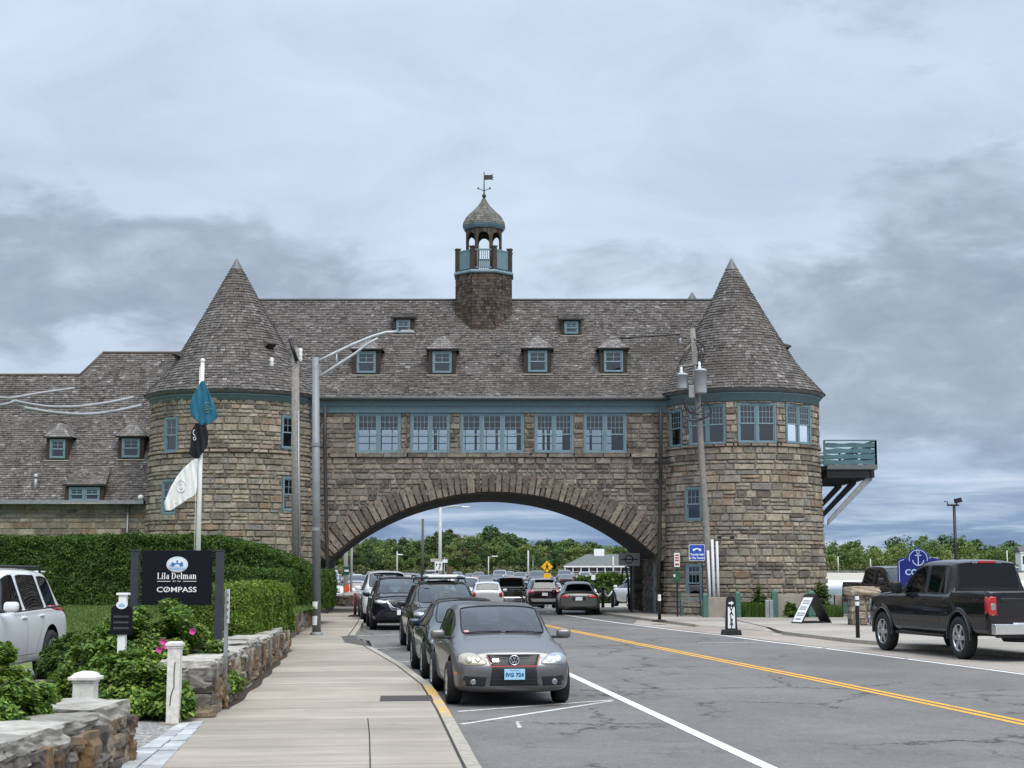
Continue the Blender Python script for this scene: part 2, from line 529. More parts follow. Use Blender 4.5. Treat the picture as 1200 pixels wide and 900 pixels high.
# --- materials of the ground
def asphalt(name, base=0.14, cracks=True, tint=(1.05, 1.0, .95)):
    m, t = new_mat(name)
    co = t.n('ShaderNodeTexCoord').outputs['Object']
    big = t.noise(co, 0.22, 5.0, 0.6, 0.4)
    mid = t.noise(co, 2.3, 6.0, 0.65)
    ag = t.noise(co, 26.0, 5.0, 0.8)
    ag2 = t.noise(co, 160.0, 2.0, 0.8)
    k = t.math('MULTIPLY', t.maprange(big, 0.3, 0.7, 0.80, 1.18, False), t.maprange(mid, 0.25, 0.75, 0.90, 1.12, False))
    k = t.math('MULTIPLY', k, t.maprange(ag, 0.25, 0.75, 0.66, 1.36, False))
    k = t.math('MULTIPLY', k, t.maprange(ag2, 0.2, 0.8, 0.7, 1.35, False))
    sp = t.noise(co, 11.0, 6.0, 0.85)
    k = t.math('MULTIPLY', k, t.maprange(sp, 0.3, 0.7, 0.74, 1.27, False))
    col = t.mix(1.0, (base * tint[0], base * tint[1], base * tint[2], 1), t.comb(k, k, k), 'MULTIPLY')
    # tyre-polished wheel paths run along the road (7.5 degrees left of +Y)
    x, y, z = t.sep(co)
    s_ = t.math('ADD', t.math('MULTIPLY', x, math.cos(R(7.5))), t.math('MULTIPLY', y, math.sin(R(7.5))))
    st = t.noise(t.comb(s_, t.math('MULTIPLY', y, 0.02), 0.0), 0.9, 3.0, 0.5)
    col = t.mix(t.maprange(st, 0.52, 0.7, 0.0, 0.22), col, (base * .62, base * .62, base * .65))
    # old oil drips and pale scuffs
    oil = t.noise(t.comb(t.math('MULTIPLY', s_, 2.2), t.math('MULTIPLY', y, 0.45), 3.0), 1.1, 5.0, 0.65)
    col = t.mix(t.maprange(oil, 0.62, 0.76, 0.0, 0.6), col, (base * .35, base * .35, base * .36))
    h = ag
    if cracks:
        wv = t.n('ShaderNodeTexNoise', ins={'Vector': co, 'Scale': 1.7, 'Detail': 5.0, 'Roughness': 0.65}).outputs[1]
        cv = t.vmath('ADD', co, t.vmath('MULTIPLY', t.vmath('SUBTRACT', wv, (0.5, 0.5, 0.5)), (1.5, 1.5, 0.0)))
        for sc, th, lo, hi, sd_ in ((0.33, 0.028, 0.46, 0.54, 0.0), (0.95, 0.022, 0.55, 0.62, 5.0)):
            vo = t.n('ShaderNodeTexVoronoi', feature='DISTANCE_TO_EDGE', ins={'Vector': t.vmath('ADD', cv, (sd_, sd_, 0.0)), 'Scale': sc})
            mask = t.maprange(t.noise(t.vmath('ADD', co, (sd_, 9.0, 0.0)), 0.16, 3.0, 0.5), lo, hi)
            line = t.maprange(vo.outputs['Distance'], th * sc * .4, th * sc * 2.1, 1.0, 0.0)
            f = t.math('MULTIPLY', t.math('MULTIPLY', line, mask), 0.8)
            col = t.mix(f, col, (base * .22, base * .22, base * .24))
    b = t.n('ShaderNodeBump', ins={'Strength': 0.5, 'Distance': 0.006, 'Height': h})
    out(t, bsdf(t, base=col, rough=0.88, normal=b.outputs[0], spec=0.3))
    MATS[name] = m
    return m


def concrete(name, col=(0.34, 0.32, 0.285), slab=1.52, ang=7.5, streak=True, joint=True):
    m, t = new_mat(name)
    co = t.n('ShaderNodeTexCoord').outputs['Object']
    x, y, z = t.sep(co)
    c, s_ = math.cos(R(ang)), math.sin(R(ang))
    u = t.math('ADD', t.math('MULTIPLY', x, c), t.math('MULTIPLY', y, s_))
    v = t.math('SUBTRACT', t.math('MULTIPLY', y, c), t.math('MULTIPLY', x, s_))
    vi = t.math('FLOOR', t.math('DIVIDE', v, slab))
    wn = t.n('ShaderNodeTexWhiteNoise', noise_dimensions='1D', ins={'W': vi}).outputs[0]
    k = t.maprange(wn, 0.0, 1.0, 0.82, 1.10, False)
    k = t.math('MULTIPLY', k, t.maprange(t.noise(co, 0.7, 6.0, 0.6), 0.25, 0.75, 0.84, 1.12, False))
    k = t.math('MULTIPLY', k, t.maprange(t.noise(co, 45.0, 4.0, 0.7), 0.2, 0.8, 0.86, 1.14, False))
    if streak:
        sv = t.noise(t.comb(t.math('MULTIPLY', u, 0.35), t.math('MULTIPLY', v, 2.6), 0.0), 1.5, 5.0, 0.6)
        k = t.math('MULTIPLY', k, t.maprange(sv, 0.3, 0.7, 0.84, 1.14, False))
    colr = t.mix(1.0, col + (1,), t.comb(k, k, k), 'MULTIPLY')
    st = t.noise(co, 1.6, 6.0, 0.7)
    colr = t.mix(t.maprange(st, 0.58, 0.78, 0.0, 0.4), colr, (col[0] * .5, col[1] * .48, col[2] * .44))
    if joint:
        fr = t.math('ABSOLUTE', t.math('SUBTRACT', t.math('FRACT', t.math('DIVIDE', v, slab)), 0.5))
        j = t.maprange(fr, 0.4905, 0.4965, 0.0, 0.75)
        colr = t.mix(j, colr, (0.09, 0.085, 0.075))
    b = t.n('ShaderNodeBump', ins={'Strength': 0.35, 'Distance': 0.008, 'Height': t.noise(co, 60.0, 5.0, 0.7)})
    out(t, bsdf(t, base=colr, rough=0.9, normal=b.outputs[0], spec=0.25))
    MATS[name] = m
    return m


def worn_paint(name, col, under=0.12, wear=0.5):
    """road paint, cracked and worn through to the asphalt"""
    m, t = new_mat(name)
    co = t.n('ShaderNodeTexCoord').outputs['Object']
    a = t.noise(co, 26.0, 5.0, 0.75)
    b_ = t.noise(co, 1.2, 4.0, 0.6)
    f = t.maprange(t.math('ADD', a, t.math('MULTIPLY', b_, 0.6)), 0.92 - wear * .2, 1.06 - wear * .2, 0.0, 0.8)
    k = t.maprange(t.noise(co, 5.0, 5.0, 0.6), 0.25, 0.75, 0.85, 1.1, False)
    c = t.mix(1.0, col + (1,), t.comb(k, k, k), 'MULTIPLY')
    out(t, bsdf(t, base=t.mix(f, c, (under, under, under)), rough=0.75, spec=0.3))
    MATS[name] = m
    return m


M_asph = asphalt('asphalt')
M_lot = asphalt('lot_asphalt', 0.17, False, (1.02, 1.0, 0.96))
M_walk = concrete('sidewalk_concrete', (0.335, 0.298, 0.248))
M_walk2 = concrete('pale_concrete', (0.33, 0.30, 0.262), 3.0, 12, False)
M_apron = concrete('apron_concrete', (0.33, 0.285, 0.245), 4.0, 12, False)
M_kerb = simple('kerb_granite', (0.33, 0.30, 0.25), 0.85, var=0.3, vs=7, bump=0.4)
M_kerby = worn_paint('yellow_kerb_paint', (0.62, 0.36, 0.06), 0.3, 0.9)
M_lw = worn_paint('white_road_paint', (0.74, 0.74, 0.72), 0.13, 0.25)
M_lw2 = worn_paint('worn_road_paint', (0.60, 0.60, 0.58), 0.14, 0.6)
M_ly = worn_paint('yellow_road_paint', (0.72, 0.36, 0.045), 0.13, 0.3)
M_crackfill = simple('dark_joint', (0.03, 0.028, 0.026), 0.9)
M_iron = simple('cast_iron', (0.06, 0.05, 0.047), 0.7, 0.3, var=0.3, vs=12, bump=0.3)
M_soil = simple('soil', (0.05, 0.035, 0.025), 0.95, var=0.4, vs=6, bump=0.6)
M_sand = simple('sand', (0.40, 0.365, 0.315), 0.95, var=0.12, vs=0.3)
M_grassg = simple('turf', (0.11, 0.155, 0.04), 0.9, var=0.3, vs=1.5, bump=0.5)
M_scrub = simple('far_scrub', (0.055, 0.075, 0.03), 0.95, var=0.4, vs=0.05)


def gravel_mat():
    m, t = new_mat('gravel')
    co = t.n('ShaderNodeTexCoord').outputs['Object']
    vo = t.n('ShaderNodeTexVoronoi', ins={'Vector': co, 'Scale': 34.0})
    k = t.sep(vo.outputs['Color'])[0]
    col = t.ramp(k, [(0.0, (0.10, 0.095, 0.09)), (0.5, (0.24, 0.23, 0.215)), (1.0, (0.42, 0.41, 0.39))])
    b = t.n('ShaderNodeBump', ins={'Strength': 1.0, 'Distance': 0.02, 'Height': vo.outputs['Distance']})
    b.invert = True
    out(t, bsdf(t, base=col, rough=0.9, normal=b.outputs[0]))
    return m
M_gravel = gravel_mat()


def water_mat():
    m, t = new_mat('sea_water')
    co = t.n('ShaderNodeTexCoord').outputs['Object']
    x, y, z = t.sep(co)
    wn = t.noise(t.comb(t.math('MULTIPLY', x, 0.03), t.math('MULTIPLY', y, 0.12), 0.0), 1.0, 6.0, 0.6)
    foam = t.math('MULTIPLY', t.maprange(wn, 0.40, 0.52), t.maprange(y, 330.0, 520.0))
    wn2 = t.noise(t.comb(t.math('MULTIPLY', x, 0.012), t.math('MULTIPLY', y, 0.05), 4.0), 1.0, 5.0, 0.6)
    foam = t.math('MAXIMUM', foam, t.maprange(t.math('ADD', y, t.math('MULTIPLY', wn2, 160.0)), 500.0, 620.0))
    col = t.mix(foam, (0.055, 0.085, 0.10), (0.62, 0.65, 0.67))
    b = t.n('ShaderNodeBump', ins={'Strength': 0.6, 'Distance': 0.25, 'Height': t.noise(t.comb(x, t.math('MULTIPLY', y, 2.0), 0.0), 0.9, 6.0, 0.6)})
    out(t, bsdf(t, base=col, rough=t.maprange(foam, 0, 1, 0.12, 0.8, False), normal=b.outputs[0]))
    return m


def struct(o):
    o['kind'] = 'structure'
    return o


def land_right(Y):
    if Y < 70: return 75.0
    return interp_poly([(70, 15.9), (76, 17.0), (260, 34.0), (340, 60.0), (640, 90), (720, 100), (3000, 3000)], 0, 1, Y)


# the ground sheet
Ys = [-60, 0, 20, 40, 60, 69.99, 70, 72, 76, 82, 88, 94, 100, 108, 116, 126, 140, 155, 170, 185, 220, 260, 340, 500, 640, 690]
mb = MB()
NC = 24
for Y in Ys:
    xr = land_right(Y)
    for i in range(NC + 1):
        mb.v.append((-700 + (xr + 700) * (i / NC) ** 0.35, Y, gz(Y) - 0.03))
for j in range(len(Ys) - 1):
    for i in range(NC):
        a = j * (NC + 1) + i
        mb.f.append((a, a + 1, a + NC + 2, a + NC + 1)); mb.m.append(0); mb.sm.append(False)
struct(mb.build('ground', M_lot))
# sea
mb = MB()
mb.add([(-100, -200, -3), (6000, -200, -3), (6000, 900, -3), (-100, 900, -3)], [(0, 1, 2, 3)])
struct(mb.build('water', water_mat()))
# far shore: beach and low wooded rise
mb = MB()
rows = [(640, -3.6), (690, -3.0), (712, -2.0), (745, -0.4), (790, 0.8), (830, 1.6), (880, 3.2), (1000, 5), (1400, 8), (3000, 10), (12000, 10)]
xs = [-5000, -1500, -600, -300, 0, 60, 100, 140, 180, 220, 260, 300, 340, 400, 500, 800, 1500, 6000]
for (Y, z) in rows:
    for x in xs:
        k = 1 + 0.25 * noise.noise(Vector((x * 0.01, Y * 0.004, 0)))
        mb.v.append((x, Y + 8 * noise.noise(Vector((x * 0.02, 3, 0))), z * k if z > 0 else z))
for j in range(len(rows) - 1):
    for i in range(len(xs) - 1):
        a = j * len(xs) + i
        mb.f.append((a, a + 1, a + len(xs) + 1, a + len(xs))); mb.m.append(0 if rows[j + 1][0] < 800 else 1); mb.sm.append(True)
struct(mb.build('far_shore', [M_sand, M_scrub]))

# --- kerb line of the left sidewalk, from photo measurements
KZ = 0.13
K = [(-0.02, 10.0), ] + [tuple(G(x, y, KZ))[:2] for x, y in
     ((567, 900), (528, 832), (507, 802), (475, 779), (437, 758), (415, 746), (424, 732), (428, 722), (430, 715))]
K = sorted(K, key=lambda p: p[1])
K[0] = (K[1][0] + .135 * (K[1][1] - 2), 2.0)
K.append((K[-1][0] - 0.1, 78.0))
Lft = [tuple(G(x, y, KZ))[:2] for x, y in ((185, 900), (263, 830), (300, 800), (340, 759), (360, 746), (380, 728))]
Lft = [(Lft[0][0] + .12 * (Lft[0][1] - 2), 2.0)] + Lft + [(-8.3, 66.0), (-9.0, 78.0)]
def kx(Y): return interp_poly(K, 1, 0, Y)
def lx(Y): return interp_poly(Lft, 1, 0, Y)

# road sheet
mb = MB()
ry = sorted(set([-20, 0, 6, 10] + [p[1] for p in K] + [20, 25, 30, 40, 60] + list(np.arange(68, 190, 4.0)) + [200, 240]))
def road_r(Y): return interp_poly([(-20, 26.0), (10, 20.0), (26, 15.0), (36, 12.0), (46, 9.2), (58, 6.2), (68, 4.6), (110, 5.2), (240, 16.0)], 0, 1, Y)
for Y in ry:
    a = (kx(Y) - 0.05 if 2 <= Y <= 78 else kx(2) + (2 - Y) * .13) if Y < 79 else -10.5
    mb.v += [(a, Y, gz(Y)), (road_r(Y), Y, gz(Y))]
for i in range(len(ry) - 1):
    mb.f.append((2 * i, 2 * i + 1, 2 * i + 3, 2 * i + 2)); mb.m.append(0); mb.sm.append(False)
struct(mb.build('road', M_asph))

# left sidewalk
mb = MB()
sy = sorted(set([p[1] for p in K] + [p[1] for p in Lft] + [6, 12, 17.4, 17.6, 18.9, 19.1, 30, 50, 70]))
KW = 0.17
for Y in sy:
    mb.v += [(lx(Y) - (0.6 if Y > 19.0 else .30 if Y > 17.5 else .02), Y, KZ), (kx(Y) - KW, Y, KZ)]
for i in range(len(sy) - 1):
    mb.f.append((2 * i, 2 * i + 1, 2 * i + 3, 2 * i + 2)); mb.m.append(0); mb.sm.append(False)
# long joints: wall side, and the lengthwise cut near the camera
def strip_on(mb, pts, wdt, z, mat=0):
    pts = [Vector((p[0], p[1])) for p in pts]
    for i, p in enumerate(pts):
        t = (pts[min(i + 1, len(pts) - 1)] - pts[max(i - 1, 0)]).normalized()
        nrm = Vector((-t.y, t.x)) * wdt / 2
        b = len(mb.v)
        for q in (p - nrm, p + nrm):
            mb.v.append((q.x, q.y, (z(q.y) if callable(z) else z)))
        if i:
            mb.f.append((b - 2, b, b + 1, b - 1)); mb.m.append(mat); mb.sm.append(False)
strip_on(mb, [(kx(Y) - KW - 0.012, Y) for Y in sy], 0.03, KZ + 0.003, 1)
cj = [tuple(G(x, y, KZ))[:2] for x, y in ((434, 905), (433, 862), (431, 842))]
strip_on(mb, cj, 0.014, KZ + 0.003, 1)
strip_on(mb, [(lx(Y) + 0.02 + .03 * math.sin(Y * 2.3), Y) for Y in np.arange(21.0, 36.5, .4)], 0.16, KZ + 0.003, 2)
struct(mb.build('sidewalk', [M_walk, M_crackfill, M_soil]))

# kerb stones
mb = MB()
kk = []
Y = 2.0
while Y < 76:
    kk.append(Y); Y += 0.9 if Y < 30 else 1.4
for a, b in zip(kk, kk[1:]):
    xa, xb = kx(a), kx(b - 0.015)
    if abs(xa - xb) > 1.2: pass
    yel = 20.2 < (a + b) / 2 < 25.4
    j = random.Random(a).uniform(-.006, .006)
    vs = [(xa - KW, a, -.03), (xa + .0 + j, a, -.03), (xb + j, b - .015, -.03), (xb - KW, b - .015, -.03)]
    vs += [(x + (0.0 if i in (0, 3) else -.015), y, KZ + 0.004) for i, (x, y, z) in enumerate(vs)]
    mb.add(vs, [(0, 3, 2, 1), (4, 5, 6, 7), (0, 1, 5, 4), (1, 2, 6, 5), (2, 3, 7, 6), (3, 0, 4, 7)], 1 if yel else 0)
struct(mb.build('kerb', [M_kerb, M_kerby], bevel=0.012))

# --- painted markings
RZ = 0.004
def mark(mb, pts, wdt, mat=0):
    strip_on(mb, pts, wdt, lambda y: gz(y) + RZ, mat)
def g2(x, y): return tuple(G(x, y))[:2]
mb = MB()
a, b = Vector(g2(675, 794)), Vector(g2(902, 900))
dirw = (a - b).normalized()
mark(mb, [b - dirw * 8, b, a, a + dirw * 14, a + dirw * 30, (-2.9, 66), (-3.6, 78)], 0.15)
mark(mb, [g2(x, y) for x, y in ((640, 717), (660, 720.5), (700, 726.5), (735, 731.5), (800, 739.5), (850, 745), (895, 751.3), (960, 759), (1060, 772), (1160, 785), (1210, 791.8), (1400, 818))], 0.12)
struct(mb.build('edge_line_marking', M_lw))
mb = MB()
yl = [Vector(g2(x, y)) for x, y in ((2300, 1080), (1500, 911), (1200, 847.5), (1080, 822), (960, 797), (860, 777), (760, 757), (665, 738.3))]
yl += [Vector((0.2, 62)), Vector((-0.5, 72)), Vector((-0.8, 84)), Vector((-0.6, 120))]
for off in (-0.10, 0.10):
    pts = []
    for i, p in enumerate(yl):
        t = (yl[min(i + 1, len(yl) - 1)] - yl[max(i - 1, 0)]).normalized()
        pts.append(p + Vector((-t.y, t.x)) * off)
    mark(mb, pts, 0.11)
struct(mb.build('centre_line_marking', M_ly))
mb = MB()
tick = Vector(g2(718, 820.5)) - Vector(g2(537, 834))
mark(mb, [g2(537, 834), g2(718, 820.5)], 0.10)
mark(mb, [g2(540, 849), g2(718, 821.5)], 0.10)
mark(mb, [g2(609, 853), g2(606, 846), g2(612, 845.5)], 0.05)
for (x, y) in ((497, 797.5), (466, 776), (440, 760), (418, 745.2), (425, 733)):
    p = Vector(g2(x, y))
    mark(mb, [p, p + tick * 0.97], 0.10)
for a, b in (((818, 753.3), (885, 752.8)), ((905, 744.2), (932, 741.5)), ((1005, 757), (1034, 758.5)), ((1060, 772), (1300, 779.5)),
             ((940, 759.5), (1032, 760.5)), ((735, 731), (800, 732.2)), ((690, 722), (742, 722.5))):
    mark(mb, [g2(*a), g2(*b)], 0.12)
struct(mb.build('parking_bay_markings', M_lw2))

# --- right-hand pavement, flush at the valet apron
RK = []
for x, y, z in ((690, 713, .1), (704, 717.5, .1), (770, 726, .1), (815, 731.5, .1), (822, 733, .012), (870, 736.5, .012), (912, 741, .012), (921, 740.5, .1),
                (997, 749, .1), (1032, 752, .1), (1115, 759, .1), (1150, 762, .1), (1300, 776, .1), (1500, 795, .1)):
    RK.append(tuple(G(x, y, z)))
RK.append((17.0, 10.0, .1)); RK.append((19.0, -20.0, .1)); RK.append((74.0, -21.0, .1))
mb = MB()
zb = 0.1
for i, (x, y, z) in enumerate(RK):
    mb.v += [(x, y, -.03), (x, y, z), (x + (0.02), min(y + 1.6, 70.4), zb), (x, 70.5, zb)]
    if i:
        b = 4 * i
        for k, m_ in ((0, 1), (1, 0), (2, 0)):
            mb.f.append((b - 4 + k, b + k, b + k + 1, b - 3 + k)); mb.m.append(m_); mb.sm.append(False)
mb.bbox((3.4, 70.5, -.8), (5.9, 78, .1)); 
struct(mb.build('pavement', [M_walk2, M_kerb], fix=False))
# pavement beyond the archway
mb = MB()
for Y in np.arange(78, 128, 4.0):
    mb.v += [(3.5, Y, gz(Y) - .1), (3.5, Y, gz(Y) + .1), (10.5, Y, gz(Y) + .1)]
n_ = len(mb.v) // 3
for i in range(n_ - 1):
    b = 3 * i
    for k in (0, 1):
        mb.f.append((b + k, b + k + 3, b + k + 4, b + k + 1)); mb.m.append(k ^ 1); mb.sm.append(False)
struct(mb.build('pavement_beyond_archway', [M_walk2, M_kerb]))
# tan concrete parking lane between edge line and kerb
mb = MB()
ap = [(742, 731.5), (850, 744), (960, 757.8), (1160, 783.8), (1420, 819)]
ap2 = [(742, 722.5), (850, 735.4), (960, 745), (1160, 763.5), (1420, 788)]
for p, q in zip(ap, ap2):
    a, b = G(*p), G(*q)
    mb.v += [(a.x, a.y, .002), (b.x + .4, b.y + .4, .002)]
for i in range(len(ap) - 1):
    mb.f.append((2 * i, 2 * i + 1, 2 * i + 3, 2 * i + 2)); mb.m.append(0); mb.sm.append(False)
struct(mb.build('parking_lane', M_apron))

# --- left: driveway gravel, cobble band, soil bed, lawn
mb = MB()
mb.add([(-60, -20, .125), (-2.0, -20, .125), (-3.0, 9, .125), (-3.5, 17.5, .125), (-4.0, 20.2, .125), (-4.4, 29.5, .125), (-60, 29.5, .125)], [(0, 1, 2, 3, 4, 5, 6)])
struct(mb.build('driveway', M_gravel))
M_cobble = island_mat('cobble_granite', [(0.0, (0.30, 0.31, 0.32)), (0.5, (0.38, 0.39, 0.40)), (1.0, (0.46, 0.46, 0.46))], 0.85, 9, 0.2, 0.4, 40)
mb = MB()
rng = random.Random(5)
A0, A1 = G(128, 903, .13), G(208, 849, .13)
B0, B1 = G(188, 903, .13), G(240, 846, .13)
for r_ in range(2):
    n_ = 15
    for i in range(n_):
        def q(s, tt):
            a, b = A0.lerp(A1, tt), B0.lerp(B1, tt)
            return a.lerp(b, s)
        s0, s1, t0, t1 = r_ / 2 + .02, (r_ + 1) / 2 - .02, i / n_ + .004, (i + 1) / n_ - .004
        cs = [q(s0, t0), q(s1, t0), q(s1, t1), q(s0, t1)]
        h = .145 + rng.uniform(-.006, .008)
        vs = [(c.x, c.y, .10) for c in cs] + [(c.x, c.y, h + rng.uniform(-.003, .003)) for c in cs]
        mb.add(vs, [(4, 5, 6, 7), (0, 1, 5, 4), (1, 2, 6, 5), (2, 3, 7, 6), (3, 0, 4, 7)])
struct(mb.build('cobble_paving', M_cobble, bevel=0.01))
mb = MB()
lp = [(-60, 29.5), (-60, 31.5), (-60, 34), (-60, 48), (-60, 70)]
lz = [.13, .66, .80, .92, .6]
xr_ = [-4.9, -5.1, -5.4, -7.2, -9.4]
for (x, y), z, xr in zip(lp, lz, xr_):
    for k in range(9):
        mb.v.append((x + (xr - x) * k / 8, y, z if k < 8 else min(z, .62)))
for j in range(4):
    for k in range(8):
        a = j * 9 + k
        mb.f.append((a, a + 1, a + 10, a + 9)); mb.m.append(0); mb.sm.append(True)
struct(mb.build('lawn', M_grassg))
mb = MB()
mb.add([(-7.3, 20.6, .11), (-4.5, 20.4, .11), (-5.3, 31.0, .5), (-7.4, 31.0, .5), (-5.0, 24, .34), (-7.2, 24, .3)], [(0, 1, 4, 5), (5, 4, 2, 3)])
struct(mb.build('soil_bed', M_soil))

# iron covers set in the pavement, gutter puddle
mb = MB()
c0 = [G(445, 822, KZ), G(508, 821.5, KZ), G(505, 815, KZ), G(446, 815.5, KZ)]
mb.prism([(p.x, p.y) for p in c0], KZ - .02, KZ + .004, lambda u, v, d_: Vector((u, v, d_)))
ic = mb.build('trench_cover', M_iron); tag(ic, 'long rusty iron cover set in the sidewalk beside the yellow kerb', 'drain cover')
mb = MB()
c0 = [G(x, y, 0.006) for x, y in ((412, 757), (422, 759), (436, 757.5), (433, 751), (420, 748), (410, 751))]
mb.prism([(p.x, p.y) for p in c0], .0, .006, lambda u, v, d_: Vector((u, v, d_)))
struct(mb.build('puddle', simple('wet_ground', (0.02, 0.021, 0.022), 0.06, var=0.1, spec=0.6)))
mb = MB()
c0 = [G(x, y, KZ) for x, y in ((404, 753), (436, 758.5), (414, 744.5), (400, 746))]
mb.prism([(p.x, p.y) for p in c0], KZ - .02, KZ + .005, lambda u, v, d_: Vector((u, v, d_)))
struct(mb.build('wet_patch', simple('damp_concrete', (0.09, 0.083, 0.073), 0.35, var=0.25)))
# ================================================================== THE STONE BUILDING
FY = 66.0
M_stone = island_mat('rubble_ashlar', [(0.0, (0.136, 0.116, 0.095)), (0.16, (0.228, 0.196, 0.157)), (0.34, (0.329, 0.280, 0.218)), (0.50, (0.226, 0.211, 0.191)),
                                       (0.64, (0.287, 0.240, 0.184)), (0.80, (0.389, 0.336, 0.263)), (0.91, (0.257, 0.177, 0.123)), (1.0, (0.447, 0.396, 0.321))],
                    0.92, 3.0, 0.32, 0.9, 14.0, (0.55, 0.56, 0.80, (0.085, 0.078, 0.07)), 0.8, .5)
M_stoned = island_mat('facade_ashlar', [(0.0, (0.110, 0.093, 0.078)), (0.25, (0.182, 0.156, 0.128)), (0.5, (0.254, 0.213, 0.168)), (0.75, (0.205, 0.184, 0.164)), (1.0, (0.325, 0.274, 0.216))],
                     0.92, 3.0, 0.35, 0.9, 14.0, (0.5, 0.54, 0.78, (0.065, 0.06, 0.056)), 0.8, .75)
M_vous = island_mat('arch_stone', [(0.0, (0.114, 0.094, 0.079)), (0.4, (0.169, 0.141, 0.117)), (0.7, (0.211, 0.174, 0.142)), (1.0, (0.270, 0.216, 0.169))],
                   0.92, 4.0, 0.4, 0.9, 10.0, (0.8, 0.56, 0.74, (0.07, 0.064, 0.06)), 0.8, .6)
M_mortar = simple('mortar', (0.235, 0.212, 0.182), 0.95, var=0.3, vs=3)
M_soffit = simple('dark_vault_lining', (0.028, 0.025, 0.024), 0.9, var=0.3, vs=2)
M_shing = island_mat('weathered_shingle', [(0.0, (0.075, 0.066, 0.060)), (0.18, (0.108, 0.096, 0.088)), (0.5, (0.130, 0.117, 0.108)), (0.82, (0.152, 0.138, 0.128)), (0.96, (0.180, 0.166, 0.157)), (1.0, (0.25, 0.24, 0.235))],
                    0.9, 1.4, 0.22, 0.5, 30.0, (0.35, 0.54, 0.74, (0.08, 0.069, 0.061)), 0.0, .5)
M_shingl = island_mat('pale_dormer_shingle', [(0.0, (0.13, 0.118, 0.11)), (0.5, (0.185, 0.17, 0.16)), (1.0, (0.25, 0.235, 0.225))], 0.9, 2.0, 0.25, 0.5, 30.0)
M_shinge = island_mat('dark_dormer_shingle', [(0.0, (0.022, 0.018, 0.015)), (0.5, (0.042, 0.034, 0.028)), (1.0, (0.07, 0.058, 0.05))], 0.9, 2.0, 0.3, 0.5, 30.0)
M_shingd = island_mat('brown_shingle', [(0.0, (0.04, 0.03, 0.024)), (0.5, (0.075, 0.058, 0.046)), (1.0, (0.125, 0.10, 0.08))], 0.9, 2.0, 0.3, 0.5, 30.0)
M_under = simple('roof_underlay', (0.03, 0.027, 0.025), 0.9)
M_gutter = simple('gutter_grey', (0.12, 0.125, 0.128), 0.5, 0.2)
M_copper = simple('pale_flashing', (0.36, 0.33, 0.27), 0.6)


def stone(mb, fr, ua, ub, va, vb, rng, g=0.009, dep=0.05, base=0.0, mat=0, back=-0.04):
    """one rock-faced block"""
    a, b, c, d_ = ua + g, ub - g, va + g, vb - g
    if b - a < .03 or d_ - c < .03: return
    wu, wv = b - a, d_ - c
    eu, ev = min(.035, wu * .25), min(.03, wv * .25)
    nu = max(1, int(wu / .19)); nv = max(1, int(wv / .17))
    us = [a] + [a + eu + (wu - 2 * eu) * i / nu for i in range(nu + 1)] + [b]
    vs_ = [c] + [c + ev + (wv - 2 * ev) * i / nv for i in range(nv + 1)] + [d_]
    d0 = base + rng.uniform(0.0, dep * .6)
    V, F = [], []
    NU, NV = len(us), len(vs_)
    for j, v in enumerate(vs_):
        for i, u in enumerate(us):
            edge = i in (0, NU - 1) or j in (0, NV - 1)
            near = i in (1, NU - 2) or j in (1, NV - 2)
            dd = back if edge else d0 + (rng.uniform(0, dep * .35) if near else rng.uniform(dep * .2, dep))
            ju = 0 if edge else rng.uniform(-.012, .012)
            V.append(fr(u + ju, v + ju * .7, dd))
    for j in range(NV - 1):
        for i in range(NU - 1):
            F.append((j * NU + i, j * NU + i + 1, (j + 1) * NU + i + 1, (j + 1) * NU + i))
    mb.add(V, F, mat)


def cut_rects(r, holes):
    rs = [r]
    for (ha, hb, hc, hd) in holes:
        nx = []
        for (a, b, c, d_) in rs:
            if b <= ha or a >= hb or d_ <= hc or c >= hd:
                nx.append((a, b, c, d_)); continue
            if a < ha: nx.append((a, ha, c, d_))
            if b > hb: nx.append((hb, b, c, d_))
            m0, m1 = max(a, ha), min(b, hb)
            if c < hc: nx.append((m0, m1, c, hc))
            if d_ > hd: nx.append((m0, m1, hd, d_))
        rs = nx
    return rs


def ashlar(mb, fr, u0, u1, v0, v1, seed, holes=(), drop=None, split=None, hs=(.16, .21, .26, .32), wr=(.30, .90), dep=.08, mat=0, mortar=1, wrap=False):
    rng = random.Random(seed)
    v = v0
    while v < v1 - 1e-6:
        h = rng.choice(hs)
        if v + h > v1 - .12: h = v1 - v
        u = u0
        first = True
        while u < u1 - 1e-6:
            w_ = rng.uniform(*wr) * (1.0 if h > .22 else .95)
            if first: w_ *= rng.uniform(.4, 1); first = False
            if u + w_ > u1 - .25: w_ = u1 - u
            cells = [(u, u + w_, v, v + h)]
            if h > .3 and rng.random() < .18:
                k = rng.uniform(.4, .6)
                cells = [(u, u + w_, v, v + h * k), (u, u + w_, v + h * k, v + h)]
            for cl in cells:
                for r in cut_rects(cl, holes):
                    rr = [r]
                    if split and split(r):
                        m_ = (r[0] + r[1]) / 2
                        rr = [(r[0], m_, r[2], r[3]), (m_, r[1], r[2], r[3])]
                    for q in rr:
                        if q[1] - q[0] < .02 or q[3] - q[2] < .02: continue
                        if drop and drop(q): continue
                        mb.add([fr(q[0], q[2], -.022), fr(q[1], q[2], -.022), fr(q[1], q[3], -.022), fr(q[0], q[3], -.022)], [(0, 1, 2, 3)], mortar)
                        stone(mb, fr, *q, rng, dep=dep, mat=mat)
            u += w_
        v += h


